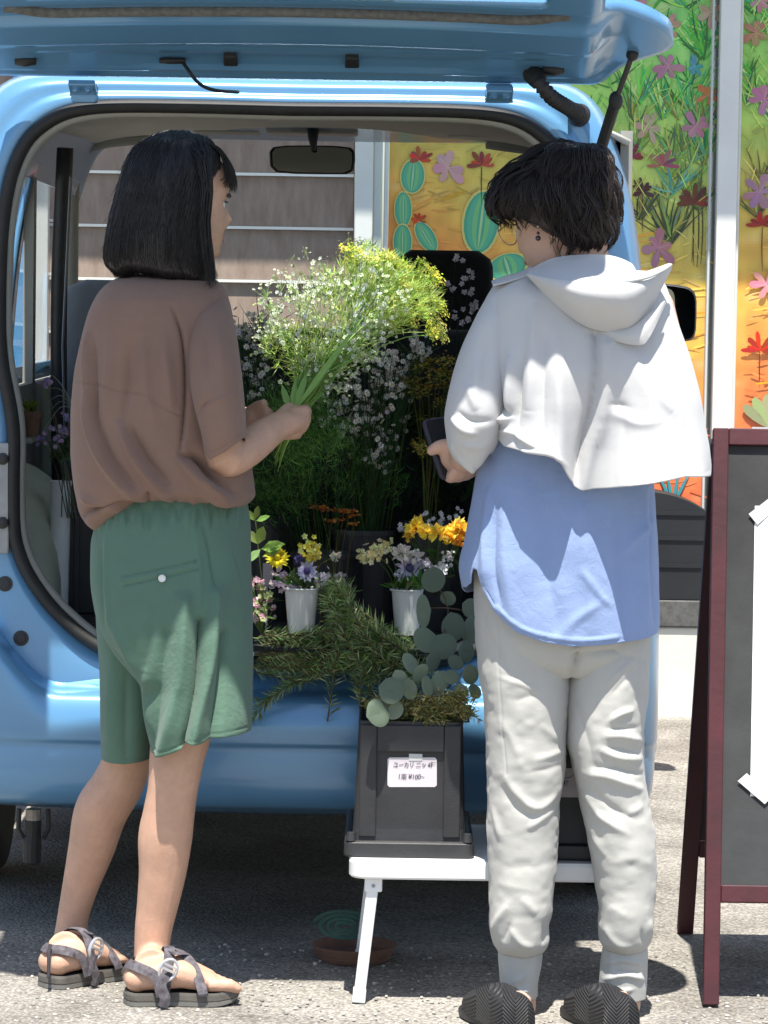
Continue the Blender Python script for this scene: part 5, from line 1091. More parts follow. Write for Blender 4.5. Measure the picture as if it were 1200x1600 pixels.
hood = patch('hood', [(824, 429), (868, 436), (916, 440), (964, 440), (1004, 434), (1030, 424), (1048, 413)], [(824, 430), (862, 470), (902, 502), (934, 516), (968, 519), (1000, 508), (1049, 419)], arc(5.715, .10), arc(5.775, .07), .035, wht, p2)
patch('hood_lining', [(824, 424), (858, 406), (886, 400), (920, 398), (956, 400), (985, 411), (1000, 426), (1046, 412)], [(824, 430), (862, 436), (892, 439), (930, 440), (966, 440), (1000, 435), (1028, 425), (1048, 414)], lambda u: 5.862 - .03 * u ** 6, arc(5.717, .10), -.02, wht, hood)
patch('hood_lower_layer', [(926, 512), (950, 516), (985, 512), (1015, 490), (1038, 470)], [(930, 519), (960, 532), (998, 539), (1014, 528), (1039, 475)], arc(5.765, .03), arc(5.76, .04), .006, wht, hood)
mb = MB(); mb.tube(smoothpath([P(x, y, 5.93 - .21 + .10 * (2 * u - 1) ** 2) for u, (x, y) in zip(np.linspace(0, 1, 7), [(824, 429), (868, 437), (916, 441), (964, 441), (1004, 435), (1030, 425), (1048, 414)])], 50), .0032, 8); mb.obj('hood_hem', wht, hood, smooth=True)
patch('collar_flap', [(768, 440), (790, 432), (812, 426), (832, 416)], [(770, 446), (792, 441), (815, 434), (836, 428)], lambda u: 5.90, lambda u: 5.86, .006, wht, hood, 30, 10)
mb = MB(); mb.loft([[P(905 + 62 * math.cos(t) * k, 428 + dy - 6 * math.sin(t), 5.925) + Vector((0, .068 * k * math.sin(t), 0)) for t in np.linspace(0, 2 * PI, 40, False)] for k, dy in ((1.25, 22), (1.1, 0), (1.02, -16), (.98, -20), (.95, -12))], True); mb.obj('neckband', wht, hood, smooth=True)
# ---- short hair
KP = [(222, 886, 920, 5.945, .02), (228, 858, 936, 5.945, .052), (239, 834, 945, 5.945, .074), (254, 813, 950, 5.94, .088), (274, 793, 954, 5.94, .097), (300, 778, 956, 5.935, .102), (322, 772, 956, 5.935, .102), (345, 775, 953, 5.935, .096), (365, 794, 950, 5.935, .085), (392, 818, 944, 5.93, .068)]
KH = [(764, 338), (778, 354), (798, 345), (818, 344), (828, 338), (838, 334), (848, 340), (856, 352), (868, 364), (884, 384), (910, 388), (936, 384), (955, 374), (966, 350)]
hr2, KV, KN, ks, kt = shell('hair', KP, hairm2, p2, KH, 300, None, 200, 70, [([(860, 240), (830, 290), (800, 335)], 8, .005), ([(880, 250), (862, 300), (850, 345)], 9, -.004), ([(930, 250), (935, 310), (930, 370)], 9, .004)], [(.012, 16, (1, 1, .8)), (.005, 45, (1, 1, .5))], .95, .002, .3, keep=True)
KG = KV.reshape(ks, kt, 3); KNG = KN.reshape(ks, kt, 3); cur = []
for k in range(820):                                                  # locks that come together at their tips
    j = rg.randrange(kt); s0 = rg.uniform(.0, .72); s1 = min(1.05, s0 + rg.uniform(.25, .5)); sweep = rg.uniform(-13, 9); lift_ = rg.uniform(.001, .007) if rg.random() < .65 else rg.uniform(.007, .019)
    if KG[35, j, 1] > 5.975 and s1 > .8: s1 = .8
    for q in range(9):
        dj = rg.uniform(-4.5, 4.5); off = rg.uniform(.0005, .004); pts = []; e1 = s1 + rg.uniform(-.05, .02)
        for i in range(9):
            t = i / 8; s = s0 + (e1 - s0) * t; a = min(s, 1) * (ks - 1); i0 = min(int(a), ks - 2); jj = int(round(j + dj * (1 - t * .85) + sweep * t + 2 * math.sin(t * 3 + k))) % kt
            p = KG[i0, jj] * (1 - (a - i0)) + KG[i0 + 1, jj] * (a - i0)
            if s > 1: p = p + np.array([0, 0, -1]) * (s - 1) * .3
            pts.append(Vector(p + KNG[i0, jj] * (off * (1 - .5 * t) + lift_ * math.sin(t * PI * .7))))
        cur.append([Vector(p) for p in smoothpath(pts, 10)])
cur = [c for c in cur if not any(826 < q[0] < 858 and q[1] > 352 and v.y < 5.95 for v, q in zip(c, proj(np.array([list(v) for v in c]))))]
#print('EAR', proj(np.array([list(hc2 + (r2 * -.315 + f2 * -.03 + u2 * -.08) * H2)])), 'VX', VX)
so = strands('hair_strands', hr2, hairm2, cur, .00085); so['kind'] = 'stuff'
# ---- phone in the left hand
ph = thing('smartphone', 'dark smartphone held in the hand below the white sleeve', 'phone', P(695, 705, 6.03))
c = P(697, 700, 6.03); ax = Vector((.35, -.25, -1)).normalized(); bx = Vector((.75, .65, 0.1)).normalized(); bx = (bx - ax * bx.dot(ax)).normalized(); nx = ax.cross(bx)
mb = MB(); o_ = [(math.copysign(abs(math.cos(a)) ** .25, math.cos(a)) * .035, math.copysign(abs(math.sin(a)) ** .2, math.sin(a)) * .058) for a in np.linspace(0, 2 * PI, 32, False)]
mb.loft([[c + bx * x * s + ax * y * s + nx * z for x, y in o_] for z, s in ((-.0045, .96), (-.0035, 1), (.0035, 1), (.0045, .96))], True, True, True); mb.obj('phone_case', mat('phone_case', (.035, .035, .055), .35), ph, smooth=False)
mb = MB(); mb.add([c + bx * x * .92 + ax * y * .95 + nx * .0049 for x, y in o_], [tuple(range(32))]); mb.obj('screen', mat('screen', (.02, .02, .025), .08), ph)
# ================================================================ A-board at the right
red = mat('maroon_paint', (.052, .0065, .0105), .6, var=.3, vscale=9, coat=0, bump=.15, bscale=60); chalk = mat('chalkboard', (.034, .035, .036), .75, var=.5, vscale=4, bump=.1, bscale=90)
YF0, YF1, YR1 = 6.0, 6.235, 6.70
ab = thing('chalkboard_sign', 'maroon framed folding chalkboard sign with white paper taped on it', 'sign', (P(1160, 1560, 6.0).x, 6.1, 0))
fl, ft = P(1110, 1574, YF0), P(1126, 670, YF1); fl.z = .004
updir = (ft - fl).normalized(); WB = .62; rt_ = Vector((1, 0, 0)); nf = rt_.cross(updir).normalized() * 1.0
if nf.y > 0: nf = -nf
HB = (ft - fl).length
def AB(x, h, d=0): return fl + rt_ * x + updir * h + nf * d
def abar(nm, x0, x1, h0, h1, d0, d1, m, par, bv=.002):
    mb = MB(); mb.add([AB(x, h, d) for d in (d0, d1) for x, h in ((x0, h0), (x1, h0), (x1, h1), (x0, h1))], [(3, 2, 1, 0), (4, 5, 6, 7), (0, 1, 5, 4), (1, 2, 6, 5), (2, 3, 7, 6), (3, 0, 4, 7)])
    return mb.obj(nm, m, par, bevel=bv)
sw = .0145
abar('stile', -sw, sw, 0, HB, -.012, .012, red, ab); abar('stile', WB - sw, WB + sw, 0, HB, -.012, .012, red, ab)
abar('top_rail', sw + .0005, WB - sw - .0005, HB - .032, HB, -.0115, .0115, red, ab); hb_ = (P(1130, 1397, 6.045) - fl).dot(updir)
abar('bottom_rail', sw + .0005, WB - sw - .0005, hb_ - .016, hb_ + .016, -.0115, .0115, red, ab)
bd = abar('board', sw + .0005, WB - sw - .0005, hb_ + .0165, HB - .0325, -.006, .0, chalk, ab, 0)
def onb(px, py, d=.0):
    dd = P(px, py, 1) - Vector((0, 0, CAMZ)); o = Vector((0, 0, CAMZ)); k = (fl + nf * d - o).dot(nf) / dd.dot(nf); p = o + dd * k; r = p - fl; return r.dot(rt_), r.dot(updir)
x0, h1 = onb(1166, 791); _, h0 = onb(1168, 1245); paperm = mat('paper', (.80, .80, .80), .8, var=.03, vscale=12)
mb = MB(); NXp, NZp = 14, 20
vs = [AB(x0 + .30 * i / NXp, h0 + (h1 - h0) * j / NZp, .0012 + .0025 * abs(math.sin(i * .9 + j * .35)) * (0 < i)) for j in range(NZp + 1) for i in range(NXp + 1)]
mb.add(vs, [(j * (NXp + 1) + i, j * (NXp + 1) + i + 1, (j + 1) * (NXp + 1) + i + 1, (j + 1) * (NXp + 1) + i) for j in range(NZp) for i in range(NXp)])
pp = mb.obj('paper_sheet', paperm, ab, smooth=True); tape = mat('tape', (.55, .55, .54), .4, var=.08)
for pts in (((1156, 804), (1198, 772), (1212, 786), (1170, 821)), ((1146, 1221), (1160, 1209), (1203, 1244), (1189, 1258))):
    mb = MB(); mb.add([AB(*onb(x, y), .0048) for x, y in pts], [(0, 1, 2, 3)]); mb.obj('tape', tape, pp, solid=.0004)
ink = mat('ink', (.03, .03, .035), .7)
mb = MB()
for (xa, ya, xb, yb) in ((1195, 892, 1206, 889), (1203, 900, 1212, 893)):
    mb.beam(AB(*onb(xa, ya), .0047), AB(*onb(xb, yb), .0047), .002, .0006, nf)
mb.obj('print_mark', ink, pp)
# rear leaf
tl = AB(0, HB - .02, -.016); bl = P(1070, 1465, YR1); bl.z = .004
darkred = mat('maroon_back', (.055, .014, .018), .6, var=.3, vscale=9)
for dx in (0, WB):
    mb = MB(); mb.beam(tl + rt_ * dx, bl + rt_ * dx, .030, .022, (1, 0, 0)) if False else mb.beam(tl + rt_ * (dx + (.0 if dx else 0)), bl + rt_ * dx, .022, .032, (1, 0, 0)); mb.obj('rear_leg', darkred, ab, bevel=.002)
lp = lambda k: tl.lerp(bl, k)
for k in (.03, .82):
    mb = MB(); mb.beam(lp(k) + rt_ * .0165, lp(k) + rt_ * (WB - .0165), .02, .034); mb.obj('rear_rail', darkred, ab, bevel=.002)
mb = MB(); c0_, c1_ = lp(.05), lp(.80)
mb.add([c0_ + rt_ * .016, c0_ + rt_ * (WB - .016), c1_ + rt_ * (WB - .016), c1_ + rt_ * .016], [(0, 1, 2, 3)]); mb.obj('rear_board', chalk, ab, solid=.005)
for h in (HB - .01,):
    for x in (.08, WB - .08):
        mb = MB(); mb.tube([AB(x - .02, h + .012, -.014), AB(x + .02, h + .012, -.014)], .005, 8); mb.obj('hinge', steel, ab)

# ================================================================ low white table and black bins
wpl = mat('white_plastic', (.74, .75, .75), .4, var=.05, vscale=8); wmet = mat('white_metal', (.72, .73, .72), .35, spec=.6)
tz = P(650, 1346, 5.97).z; xl_, xr_ = P(545, 1360, 5.97).x, P(1003, 1370, 5.97).x
tb = thing('folding_table', 'low white folding table with thin splayed metal legs holding black bins', 'table', ((xl_ + xr_) / 2, 6.19, 0))
def rrect(x0, x1, y0, y1, r, n=6):
    o = []
    for cx, cy, a0 in ((x1 - r, y1 - r, 0), (x0 + r, y1 - r, PI / 2), (x0 + r, y0 + r, PI), (x1 - r, y0 + r, 1.5 * PI)):
        o += [(cx + r * math.cos(a0 + PI / 2 * k / n), cy + r * math.sin(a0 + PI / 2 * k / n)) for k in range(n + 1)]
    return o
mb = MB(); oo = rrect(xl_, xr_, 5.97, 6.40, .035)
mb.loft([[Vector((xl_ + (x - xl_) * 1 + (.5 * (xl_ + xr_) - x) * k, y + (6.185 - y) * k, z)) for x, y in oo] for z, k in ((tz - .034, .012), (tz - .030, .0), (tz - .006, 0), (tz, .012))], True, True, True); mb.obj('tabletop', wpl, tb, smooth=False)
for sx, xt, xb in ((1, xl_ + .045, P(562, 1570, 6.0).x), (-1, xr_ - .045, xr_ - .02)):
    for Y in (5.995, 6.34):
        mb = MB(); top_ = Vector((xt, Y, tz - .040)); bot_ = Vector((xb, Y, .022)); mb.beam(top_, bot_, .021, .022, (0, 1, 0)); lg = mb.obj('leg', wmet, tb, bevel=.002)
        mb = MB(); mb.beam(bot_ + Vector((0, 0, .004)), Vector((xb - sx * .002, Y, .001)), .024, .026, (0, 1, 0)); mb.obj('foot_cap', wpl, lg, bevel=.002)
        mb = MB(); mb.box((xt - .016, Y - .012, tz - .060), (xt + .016, Y + .012, tz - .0345)); br = mb.obj('leg_bracket', wpl, tb, bevel=.003)
        mb = MB(); mb.tube([(xt, Y - .0135, tz - .048), (xt, Y - .0122, tz - .048)], .0035, 10); mb.obj('rivet', steel, br)
    mb = MB(); mb.beam((xb + sx * .003, 6.006, .045), (xb + sx * .003, 6.33, .045), .012, .014); mb.obj('crossbar', wmet, tb, bevel=.002)
bin_m = mat('bin_plastic', (.024, .024, .026), .5, var=.25, vscale=14, bump=.12, bscale=220)
def make_bin(x0, x1, label):
    """stackable bin standing on its wide rim, front face towards the street"""
    Yf, Yb2 = 6.02, 6.37; h = P(650, 1128, 6.03).z - tz; t = thing('black_bin', label, 'bin', ((x0 + x1) / 2, 6.2, tz))
    cx, hw = (x0 + x1) / 2, (x1 - x0) / 2; z = tz + .0008
    mb = MB(); R_ = lambda g, gy, zz: [Vector((x, y, zz)) for x, y in rrect(cx - hw - g, cx + hw + g, Yf - gy, Yb2 + gy, .014, 4)]
    mb.loft([R_(.016, .018, z), R_(.017, .019, z + .004), R_(.016, .018, z + .026), R_(.010, .012, z + .029), R_(.004, .004, z + .029)], True, True, False); mb.obj('rim', bin_m, t, bevel=.0015)
    mb = MB(); tp = .007
    mb.loft([R_(.0035, .0035, z + .025), R_(.0, .0, z + .05), R_(-tp, -tp, z + h), R_(-tp - .004, -tp - .004, z + h), R_(-.006, -.006, z + .05), R_(-.006, -.006, z + .03)], True, False, True); mb.obj('bin_wall', bin_m, t)
    # raised frame round the recessed front panel
    pw = hw * .60; y_ = Yf - .0005
    for (a, b_, c_, d_) in ((-hw + .010, z + .035, -pw, z + h - .006), (pw, z + .035, hw - .010, z + h - .006), (-pw, z + h - .055, pw, z + h - .006)):
        mb = MB(); f_ = lambda zz: tp * (zz - z) / h
        mb.add([(cx + x, y_ - q + f_(zz) + .0, zz) for q in (.0, .0075) for x, zz in ((a, b_), (c_, b_), (c_, d_), (a, d_))], [(0, 1, 2, 3), (7, 6, 5, 4), (0, 4, 5, 1), (1, 5, 6, 2), (2, 6, 7, 3), (3, 7, 4, 0)]); mb.obj('rib', bin_m, t, bevel=.0025)
    for sx in (-1, 1):
        mb = MB(); mb.tube([(cx + sx * (hw + .004), Yf - .008, z + .029), (cx + sx * (hw + .004), Yf - .008, z + .044)], [.010, .007], 12); mb.obj('stacking_lug', bin_m, t)
    return t, (lambda px, py, d=0: Vector((P(px, py, Yf).x, Yf - .0012 - d + tp * (P(px, py, Yf).z - z) / h, P(px, py, Yf).z)))
bx0, bx1 = P(552, 1300, 6.02).x, P(727, 1300, 6.02).x
bin1, fb = make_bin(bx0, bx1, 'black plastic bin with handwritten price label beside the joggers, overflowing with foliage')
lblm = mat('label_card', (.60, .55, .57), .75, var=.04)
def card(par, x0, y0, x1, y1, fb, r=3):
    pts = [(x1 - r, y0), (x1, y0 + r), (x1, y1 - r), (x1 - r, y1), (x0 + r, y1), (x0, y1 - r), (x0, y0 + r), (x0 + r, y0)]
    mb = MB(); mb.add([fb(x, y, .0004) for x, y in pts], [tuple(range(8))]); return mb.obj('price_label', lblm, par, solid=.0006, offset=1)
lb = card(bin1, 605.5, 1184, 682.5, 1230, fb)
mb = MB(); mb.add([fb(x, y, .0013) for x, y in ((639, 1178), (660, 1178.5), (660, 1189), (639, 1189))], [(0, 1, 2, 3)]); mb.obj('tape', tape, lb)
def writing(body, px, py, size, par, fb, d=.0014, sx=1.0):
    cu = bpy.data.curves.new('handwriting', 'FONT'); cu.body = body; cu.size = size; cu.shear = .12; cu.space_character = .95; cu.offset = .00018
    o = bpy.data.objects.new('handwriting', cu); C.objects.link(o); dg = bpy.context.evaluated_depsgraph_get(); me = bpy.data.meshes.new_from_object(o.evaluated_get(dg)); bpy.data.objects.remove(o)
    o0 = fb(px, py, d); ex = (fb(px + 10, py, d) - o0).normalized() * sx; ez_ = (fb(px, py - 10, d) - o0).normalized(); r_ = random.Random(4)
    for v in me.vertices: x, y = v.co.x, v.co.y; v.co = o0 + ex * x + ez_ * (y + .0006 * math.sin(x * 330))
    me.materials.clear(); me.materials.append(mat('label_ink', (.10, .10, .14), .7)); me.name = 'handwriting'; return put('handwriting', me, par)
writing('ユーカリ 二ッ 4種', 614, 1199, .0115, lb, fb, sx=.86); writing('1束 ¥100~', 621, 1217, .0115, lb, fb)
bin2, fb2 = make_bin(P(792, 1300, 6.02).x, P(958, 1300, 6.02).x, 'black plastic bin glimpsed between the legs of the pale joggers')
lb2 = card(bin2, 868, 1201, 908, 1246, fb2, 2)
mb = MB(); mb.tube([fb2(884 + 14 * math.cos(a), 1205 + 11 * math.sin(a), .0015) for a in np.linspace(-.5, 2.2, 14)], .0005, 4); mb.obj('drawn_circle', MATS['label_ink'], lb2)
writing('枝', 880, 1227, .010, lb2, fb2)
# saucer and green mosquito coil under the table
dc = G(553, 1499); ds = thing('plant_saucer', 'brown terracotta saucer lying in the shade behind the table leg', 'saucer', dc)
mb = MB(); rr_ = 68 * MPP(dc.y); mb.lathe(dc + Vector((0, 0, .001)), [(rr_ * .80, 0), (rr_ * .82, .002), (rr_ * .98, .026), (rr_ * 1.0, .030), (rr_ * .955, .030), (rr_ * .80, .006)], 48); mb.obj('saucer_bowl', mat('terracotta', (.20, .105, .07), .8, var=.2, vscale=25), ds)
mb = MB(); mb.lathe(dc + Vector((0, 0, .0105)), [(rr_ * 1.0 * .895, 0), (rr_ * .90, .0025), (rr_ * .915, .003)], 40); mb.obj('groove_band', MATS['terracotta'], ds)
mcx = Vector((P(537, 1478, dc.y + .02).x, dc.y + .02, .062)); co = thing('mosquito_coil', 'green mosquito coil propped in the brown saucer', 'coil', mcx - Vector((0, 0, .05)))
mb = MB(); tlt = Vector((0, .75, .65)); pts = []
for i in range(110):
    a = i * .2; r = .008 + .0024 * a; pts.append(mcx + Vector((1, 0, 0)) * math.cos(a) * r + tlt * math.sin(a) * r * .62)
mb.tube(pts, .0042, 6, flat=.6); mb.obj('coil_spiral', mat('coil_green', (.04, .10, .075), .9, var=.2, vscale=40), co)

# ================================================================ flowers
plant = mat('plant', (.1, .2, .05), .6, attr='col', transl=.42, island=.28, spec=.3)
def L3(c): return lin(c)
rf = random.Random(21)
def gv(s): return Vector((rf.gauss(0, s), rf.gauss(0, s), rf.gauss(0, s)))
def stem(mb, pts, r, col, n=4): mb.tube([Vector(p) for p in smoothpath(pts, max(5, len(pts) * 3))], np.linspace(r, r * .6, max(5, len(pts) * 3)), n, False, col=col)
def blade3(mb, a, b, w_, col, nrm=None, fold_=.15):
    """pointed leaf from a to b, two halves with a fold along the rib"""
    a, b = Vector(a), Vector(b); d = b - a; n = nrm or d.cross(Vector((rf.uniform(-1, 1), rf.uniform(-1, 1), rf.uniform(-1, 1)))); n = n.normalized() if n.length > 1e-9 else Vector((0, 0, 1)); s = d.cross(n).normalized() * w_; m1, m2 = a + d * .35, a + d * .7; up = n * w_ * fold_
    mb.add([a, m1 + s + up, m2 + s * .8 + up, b, m2 - s * .8 + up, m1 - s + up, m1, m2], [(0, 1, 6), (6, 1, 2, 7), (7, 2, 3), (0, 6, 5), (6, 7, 4, 5), (7, 3, 4)], col)
def needle(mb, a, b, w_, col):
    a, b = Vector(a), Vector(b); d = b - a; s = d.cross(Vector((rf.uniform(-1, 1), rf.uniform(-1, 1), rf.uniform(-1, 1)))).normalized() * w_; mb.add([a, a + d * .45 + s, b, a + d * .45 - s], [(0, 1, 2, 3)], col)
def floret(mb, c, d, r, col, n=5, eye=None):
    d = Vector(d).normalized(); a = d.orthogonal().normalized(); b_ = d.cross(a); a0 = rf.uniform(0, 6)
    for k in range(n):
        t = a0 + 2 * PI * k / n; e = a * math.cos(t) + b_ * math.sin(t); s = (a * -math.sin(t) + b_ * math.cos(t)) * r * (1.9 / n)
        mb.add([c, c + e * r * .6 + s + d * r * .15, c + e * r + d * r * .25, c + e * r * .6 - s + d * r * .15], [(0, 1, 2, 3)], col)
    if eye: mb.ball(c + d * r * .15, r * .25, 5, 3, col=eye)
def daisy(c, d, r, colp, cole, parent, n=18, rows=2, nm='blossom'):
    mb = MB(); d = Vector(d).normalized(); a = d.orthogonal().normalized(); b_ = d.cross(a)
    for q in range(rows):
        for k in range(n):
            t = 2 * PI * (k + .5 * q) / n + rf.uniform(-.08, .08); e = a * math.cos(t) + b_ * math.sin(t); R_ = r * (1 - .2 * q) * rf.uniform(.88, 1.06)
            blade3(mb, c + e * r * .15, c + e * R_ + d * r * (.08 + .15 * q + rf.uniform(-.08, .08)), r * .15, L3(jit(colp, 8)), d, .1)
    mb.ball(c + d * r * .1, r * .3, 8, 5, col=L3(cole)); return mb.obj(nm, plant, parent)
def ruffle(c, r, col, parent, n=46, nm='blossom', col2=None, up=(0, -.5, .8)):
    mb = MB(); u = Vector(up).normalized()
    for k in range(n):
        d = (Vector((rf.gauss(0, 1), rf.gauss(0, 1), rf.gauss(0, 1))).normalized() + u * .7).normalized(); cc = col2 if col2 and rf.random() < .3 else col
        p = c + d * r * rf.uniform(.15, .45); blade3(mb, p, c + d * r * rf.uniform(.85, 1.1) + gv(r * .12), r * rf.uniform(.22, .34), L3(jit(cc, 12)), None, .35)
    return mb.obj(nm, plant, parent)
def umbel(mb, base, d, ln, r, n, col, colst, fr=.0022):
    d = Vector(d).normalized(); a = d.orthogonal().normalized(); b_ = d.cross(a)
    for k in range(n):
        rad = math.sqrt((k + .5) / n); t = k * 2.39996; e = (a * math.cos(t) + b_ * math.sin(t)) * rad * r; tip = base + d * ln * (1 - .25 * rad * rad) + e + gv(r * .04)
        stem(mb, [base, base.lerp(tip, .55) + d * r * .06, tip], .0006, colst, 3)
        for q in range(5): floret(mb, tip + gv(fr * 1.7), d + gv(.4), fr * rf.uniform(.8, 1.4), L3(jit(col, 22)), 4)
def fill(poly_pts):
    """random photo point inside a blob list of (x, y, r)"""
    x, y, r = rf.choice(poly_pts); a = rf.uniform(0, 6.3); q = math.sqrt(rf.random()) * r; return x + q * math.cos(a), y + q * math.sin(a)
# ---- the bouquet in her hand
bq = thing('wildflower_bouquet', 'airy bouquet of yellow fennel heads and tiny white flowers held up in the hand', 'bouquet', P(455, 655, 6.18))
hand = P(456, 655, 6.185); mbs = MB(); neck = P(515, 575, 6.21)
GS = [(170, 200, 110), (145, 182, 92), (192, 214, 132), (130, 168, 92)]
for k, (x, y) in enumerate([(548, 388), (562, 380), (578, 402), (600, 418), (623, 408), (640, 428), (664, 412), (682, 430), (652, 445), (672, 462), (690, 478), (684, 500), (692, 520), (664, 488), (640, 468), (612, 440), (588, 432), (676, 515), (630, 440), (556, 405), (655, 425), (604, 398), (645, 500), (618, 470)]):
    p = P(x, y, 6.27 + rf.uniform(-.07, .05)); root = P(540 + rf.uniform(-15, 15), 540 + rf.uniform(-15, 15), 6.22); dr = (p - root).normalized() + Vector((0, -.25, .1)); base = p - dr.normalized() * .018
    stem(mbs, [hand + gv(.006), neck + gv(.008), root.lerp(base, .6) + Vector((0, 0, .008)), base], .0013, L3(rf.choice(GS)))
    mb = MB(); umbel(mb, base, dr, .020, .019 + rf.uniform(0, .008), 22, rf.choice([(228, 226, 95), (212, 220, 105), (235, 232, 135), (200, 208, 90)]), L3((160, 185, 85))); mb.obj('umbel', plant, bq)
mbf = MB()
for k in range(270):                                       # sprays of tiny white florets
    x, y = fill([(430, 525, 30), (455, 490, 38), (485, 530, 48), (520, 500, 50), (470, 575, 40), (545, 450, 38), (440, 470, 34), (545, 545, 40), (590, 500, 38), (575, 525, 35), (480, 445, 28), (505, 450, 40), (575, 425, 40), (610, 450, 35), (520, 575, 40), (612, 480, 22), (605, 505, 24)])
    p = P(x, y, 6.26 + rf.uniform(-.08, .07)); rt2 = P(480 + rf.uniform(-20, 25), 605 + rf.uniform(-15, 15), 6.2)
    if k % 2 == 0: stem(mbs, [hand + gv(.005), rt2, rt2.lerp(p, .6) + gv(.008), p], .0007, L3(jit(rf.choice(GS), 20)), 3)
    for q in range(rf.randint(3, 7)):
        t = p + gv(.011); stem(mbs, [p.lerp(rt2, .08), t], .0005, L3((165, 190, 120)), 3); floret(mbf, t, Vector((0, -1, .6)) + gv(.6), rf.uniform(.003, .0058), L3(rf.choice([(238, 240, 228), (225, 232, 205), (205, 218, 160), (240, 240, 235)])), 5, L3((190, 200, 90)))
for k, (x, y) in enumerate([(457, 402), (478, 395), (500, 415), (440, 425), (492, 440), (470, 430), (405, 505), (412, 530), (420, 480), (545, 372), (510, 425)]):
    p = P(x, y, 6.27); stem(mbs, [P(490, 560, 6.22), P((x + 490) / 2 + 6, (y + 560) / 2, 6.25), p], .0007, L3((160, 170, 110)), 3)
    for q in range(6): t = p + gv(.010); stem(mbs, [p, t], .0004, L3((170, 180, 120)), 3); floret(mbf, t, gv(1), .0028, L3((225, 225, 195)), 4)
for k in range(1250):                                       # feathery fennel foliage
    x, y = fill([(520, 520, 45), (560, 470, 48), (600, 450, 45), (490, 570, 35), (450, 540, 35), (575, 420, 34), (630, 460, 44), (540, 450, 40), (600, 430, 36), (655, 470, 30), (590, 490, 35), (612, 470, 26), (614, 440, 22), (612, 495, 22)]); p = P(x, y, 6.26 + rf.uniform(-.06, .06)); d = (p - neck).normalized()
    for q in range(5): needle(mbf, p, p + (d + gv(.55)).normalized() * rf.uniform(.012, .03), .0007, L3(jit(rf.choice([(185, 212, 100), (208, 225, 120), (160, 195, 95), (220, 230, 150)]), 14)))
for k in range(26): e = hand + Vector((-.02 - rf.uniform(0, .012), rf.uniform(-.01, .012), -.035 - rf.uniform(0, .07))); stem(mbs, [hand + gv(.006), e], .0012, L3(rf.choice(GS)))
o = mbs.obj('stems', plant, bq); o['kind'] = 'stuff'; o = mbf.obj('white_florets', plant, bq); o['kind'] = 'stuff'
for (x0, y0, x1, y1, w_) in ((458, 642, 570, 492, 4.5), (462, 640, 545, 530, 4), (452, 640, 440, 600, 6), (460, 640, 480, 580, 6), (456, 640, 462, 590, 5)):
    mb = MB(); a, b_ = P(x0, y0, 6.16), P(x1, y1, 6.2); blade3(mb, a, b_, w_ * MPP(6.2), L3((140, 185, 105)), Vector((.3, -1, .2)), .25); mb.obj('long_leaf', plant, bq)

# ---- flowers standing in the van: black buckets and their bunches
bkm = MATS['bin_plastic']
def bucket(x, y, Y, h, r, label, m=None, cat='bucket', name='flower_bucket'):
    b0 = P(x, y, Y); z0_ = zf + .001; t = thing(name, label, cat, (b0.x, Y, z0_)); mb = MB()
    mb.lathe((b0.x, Y, z0_), [(r * .78, 0), (r * .97, h - .01), (r * 1.04, h - .01), (r * 1.04, h), (r * .95, h), (r * .76, .006)], 28); mb.obj('bucket_wall', m or bkm, t); return Vector((b0.x, Y, z0_ + h))
def bunch(name, label, cat, root, spots, Y, dY, colst, make, nst=1, extra=None):
    t = thing(name, label, cat, root - Vector((0, 0, .15))); mbs = MB(); mbf = MB()
    for (x, y) in spots:
        p = P(x, y, Y + rf.uniform(-dY, dY)); nst_ = rf.random() < nst; base = root + Vector((rf.uniform(-.03, .03), rf.uniform(-.03, .03), -.12)); nst_ and stem(mbs, [base, base.lerp(p, .5) + Vector((0, 0, .03)), p], .0011, L3(jit(colst, 15)), 4); make(mbf, p, (p - base).normalized())
    if extra: extra(mbf, mbs)
    o = mbs.obj('stems', plant, t); o['kind'] = 'stuff'; o = mbf.obj('flower_heads', plant, t); o['kind'] = 'stuff'; return t
def aster(mbf, p, d):
    for q in range(rf.randint(2, 5)): floret(mbf, p + gv(.010), Vector((0, -1, .4)) + gv(.5), rf.uniform(.005, .0085), L3(jit(rf.choice([(236, 232, 222), (214, 208, 206), (240, 238, 230)]), 8)), 9, L3((190, 170, 80)))
    for q in range(4): needle(mbf, p - d * rf.uniform(.01, .05) + gv(.006), p + gv(.03), .0012, L3(jit((60, 85, 50), 12)))
r_ = bucket(575, 800, 6.86, .20, .075, 'black bucket behind the posies with white asters')
bunch('white_asters', 'bunch of small white asters standing in the shade behind the bouquet', 'flowers', r_, [fill([(575, 560, 45), (545, 620, 50), (600, 640, 45), (575, 690, 35), (540, 660, 40), (610, 580, 30), (655, 545, 10), (600, 710, 22)]) for k in range(120)], 6.86, .08, (70, 95, 55), aster)
r_ = bucket(420, 800, 6.95, .22, .075, 'black bucket behind the brown shirt with white sprays')
bunch('white_sprays', 'loose sprays of white blooms low behind the brown shirt and the bouquet', 'flowers', r_, [fill([(385, 520, 30), (400, 560, 32), (385, 600, 30), (410, 500, 22)]) for k in range(60)], 6.95, .07, (70, 95, 60), aster)
def fen(mbf, p, d): umbel(mbf, p - d * .02, d + Vector((0, -.3, .2)), .02, .022, 14, rf.choice([(170, 150, 60), (150, 140, 60), (185, 170, 80)]), L3((90, 100, 50)), .0026)
r_ = bucket(680, 800, 6.80, .22, .07, 'black bucket beside the phone with yellow fennel')
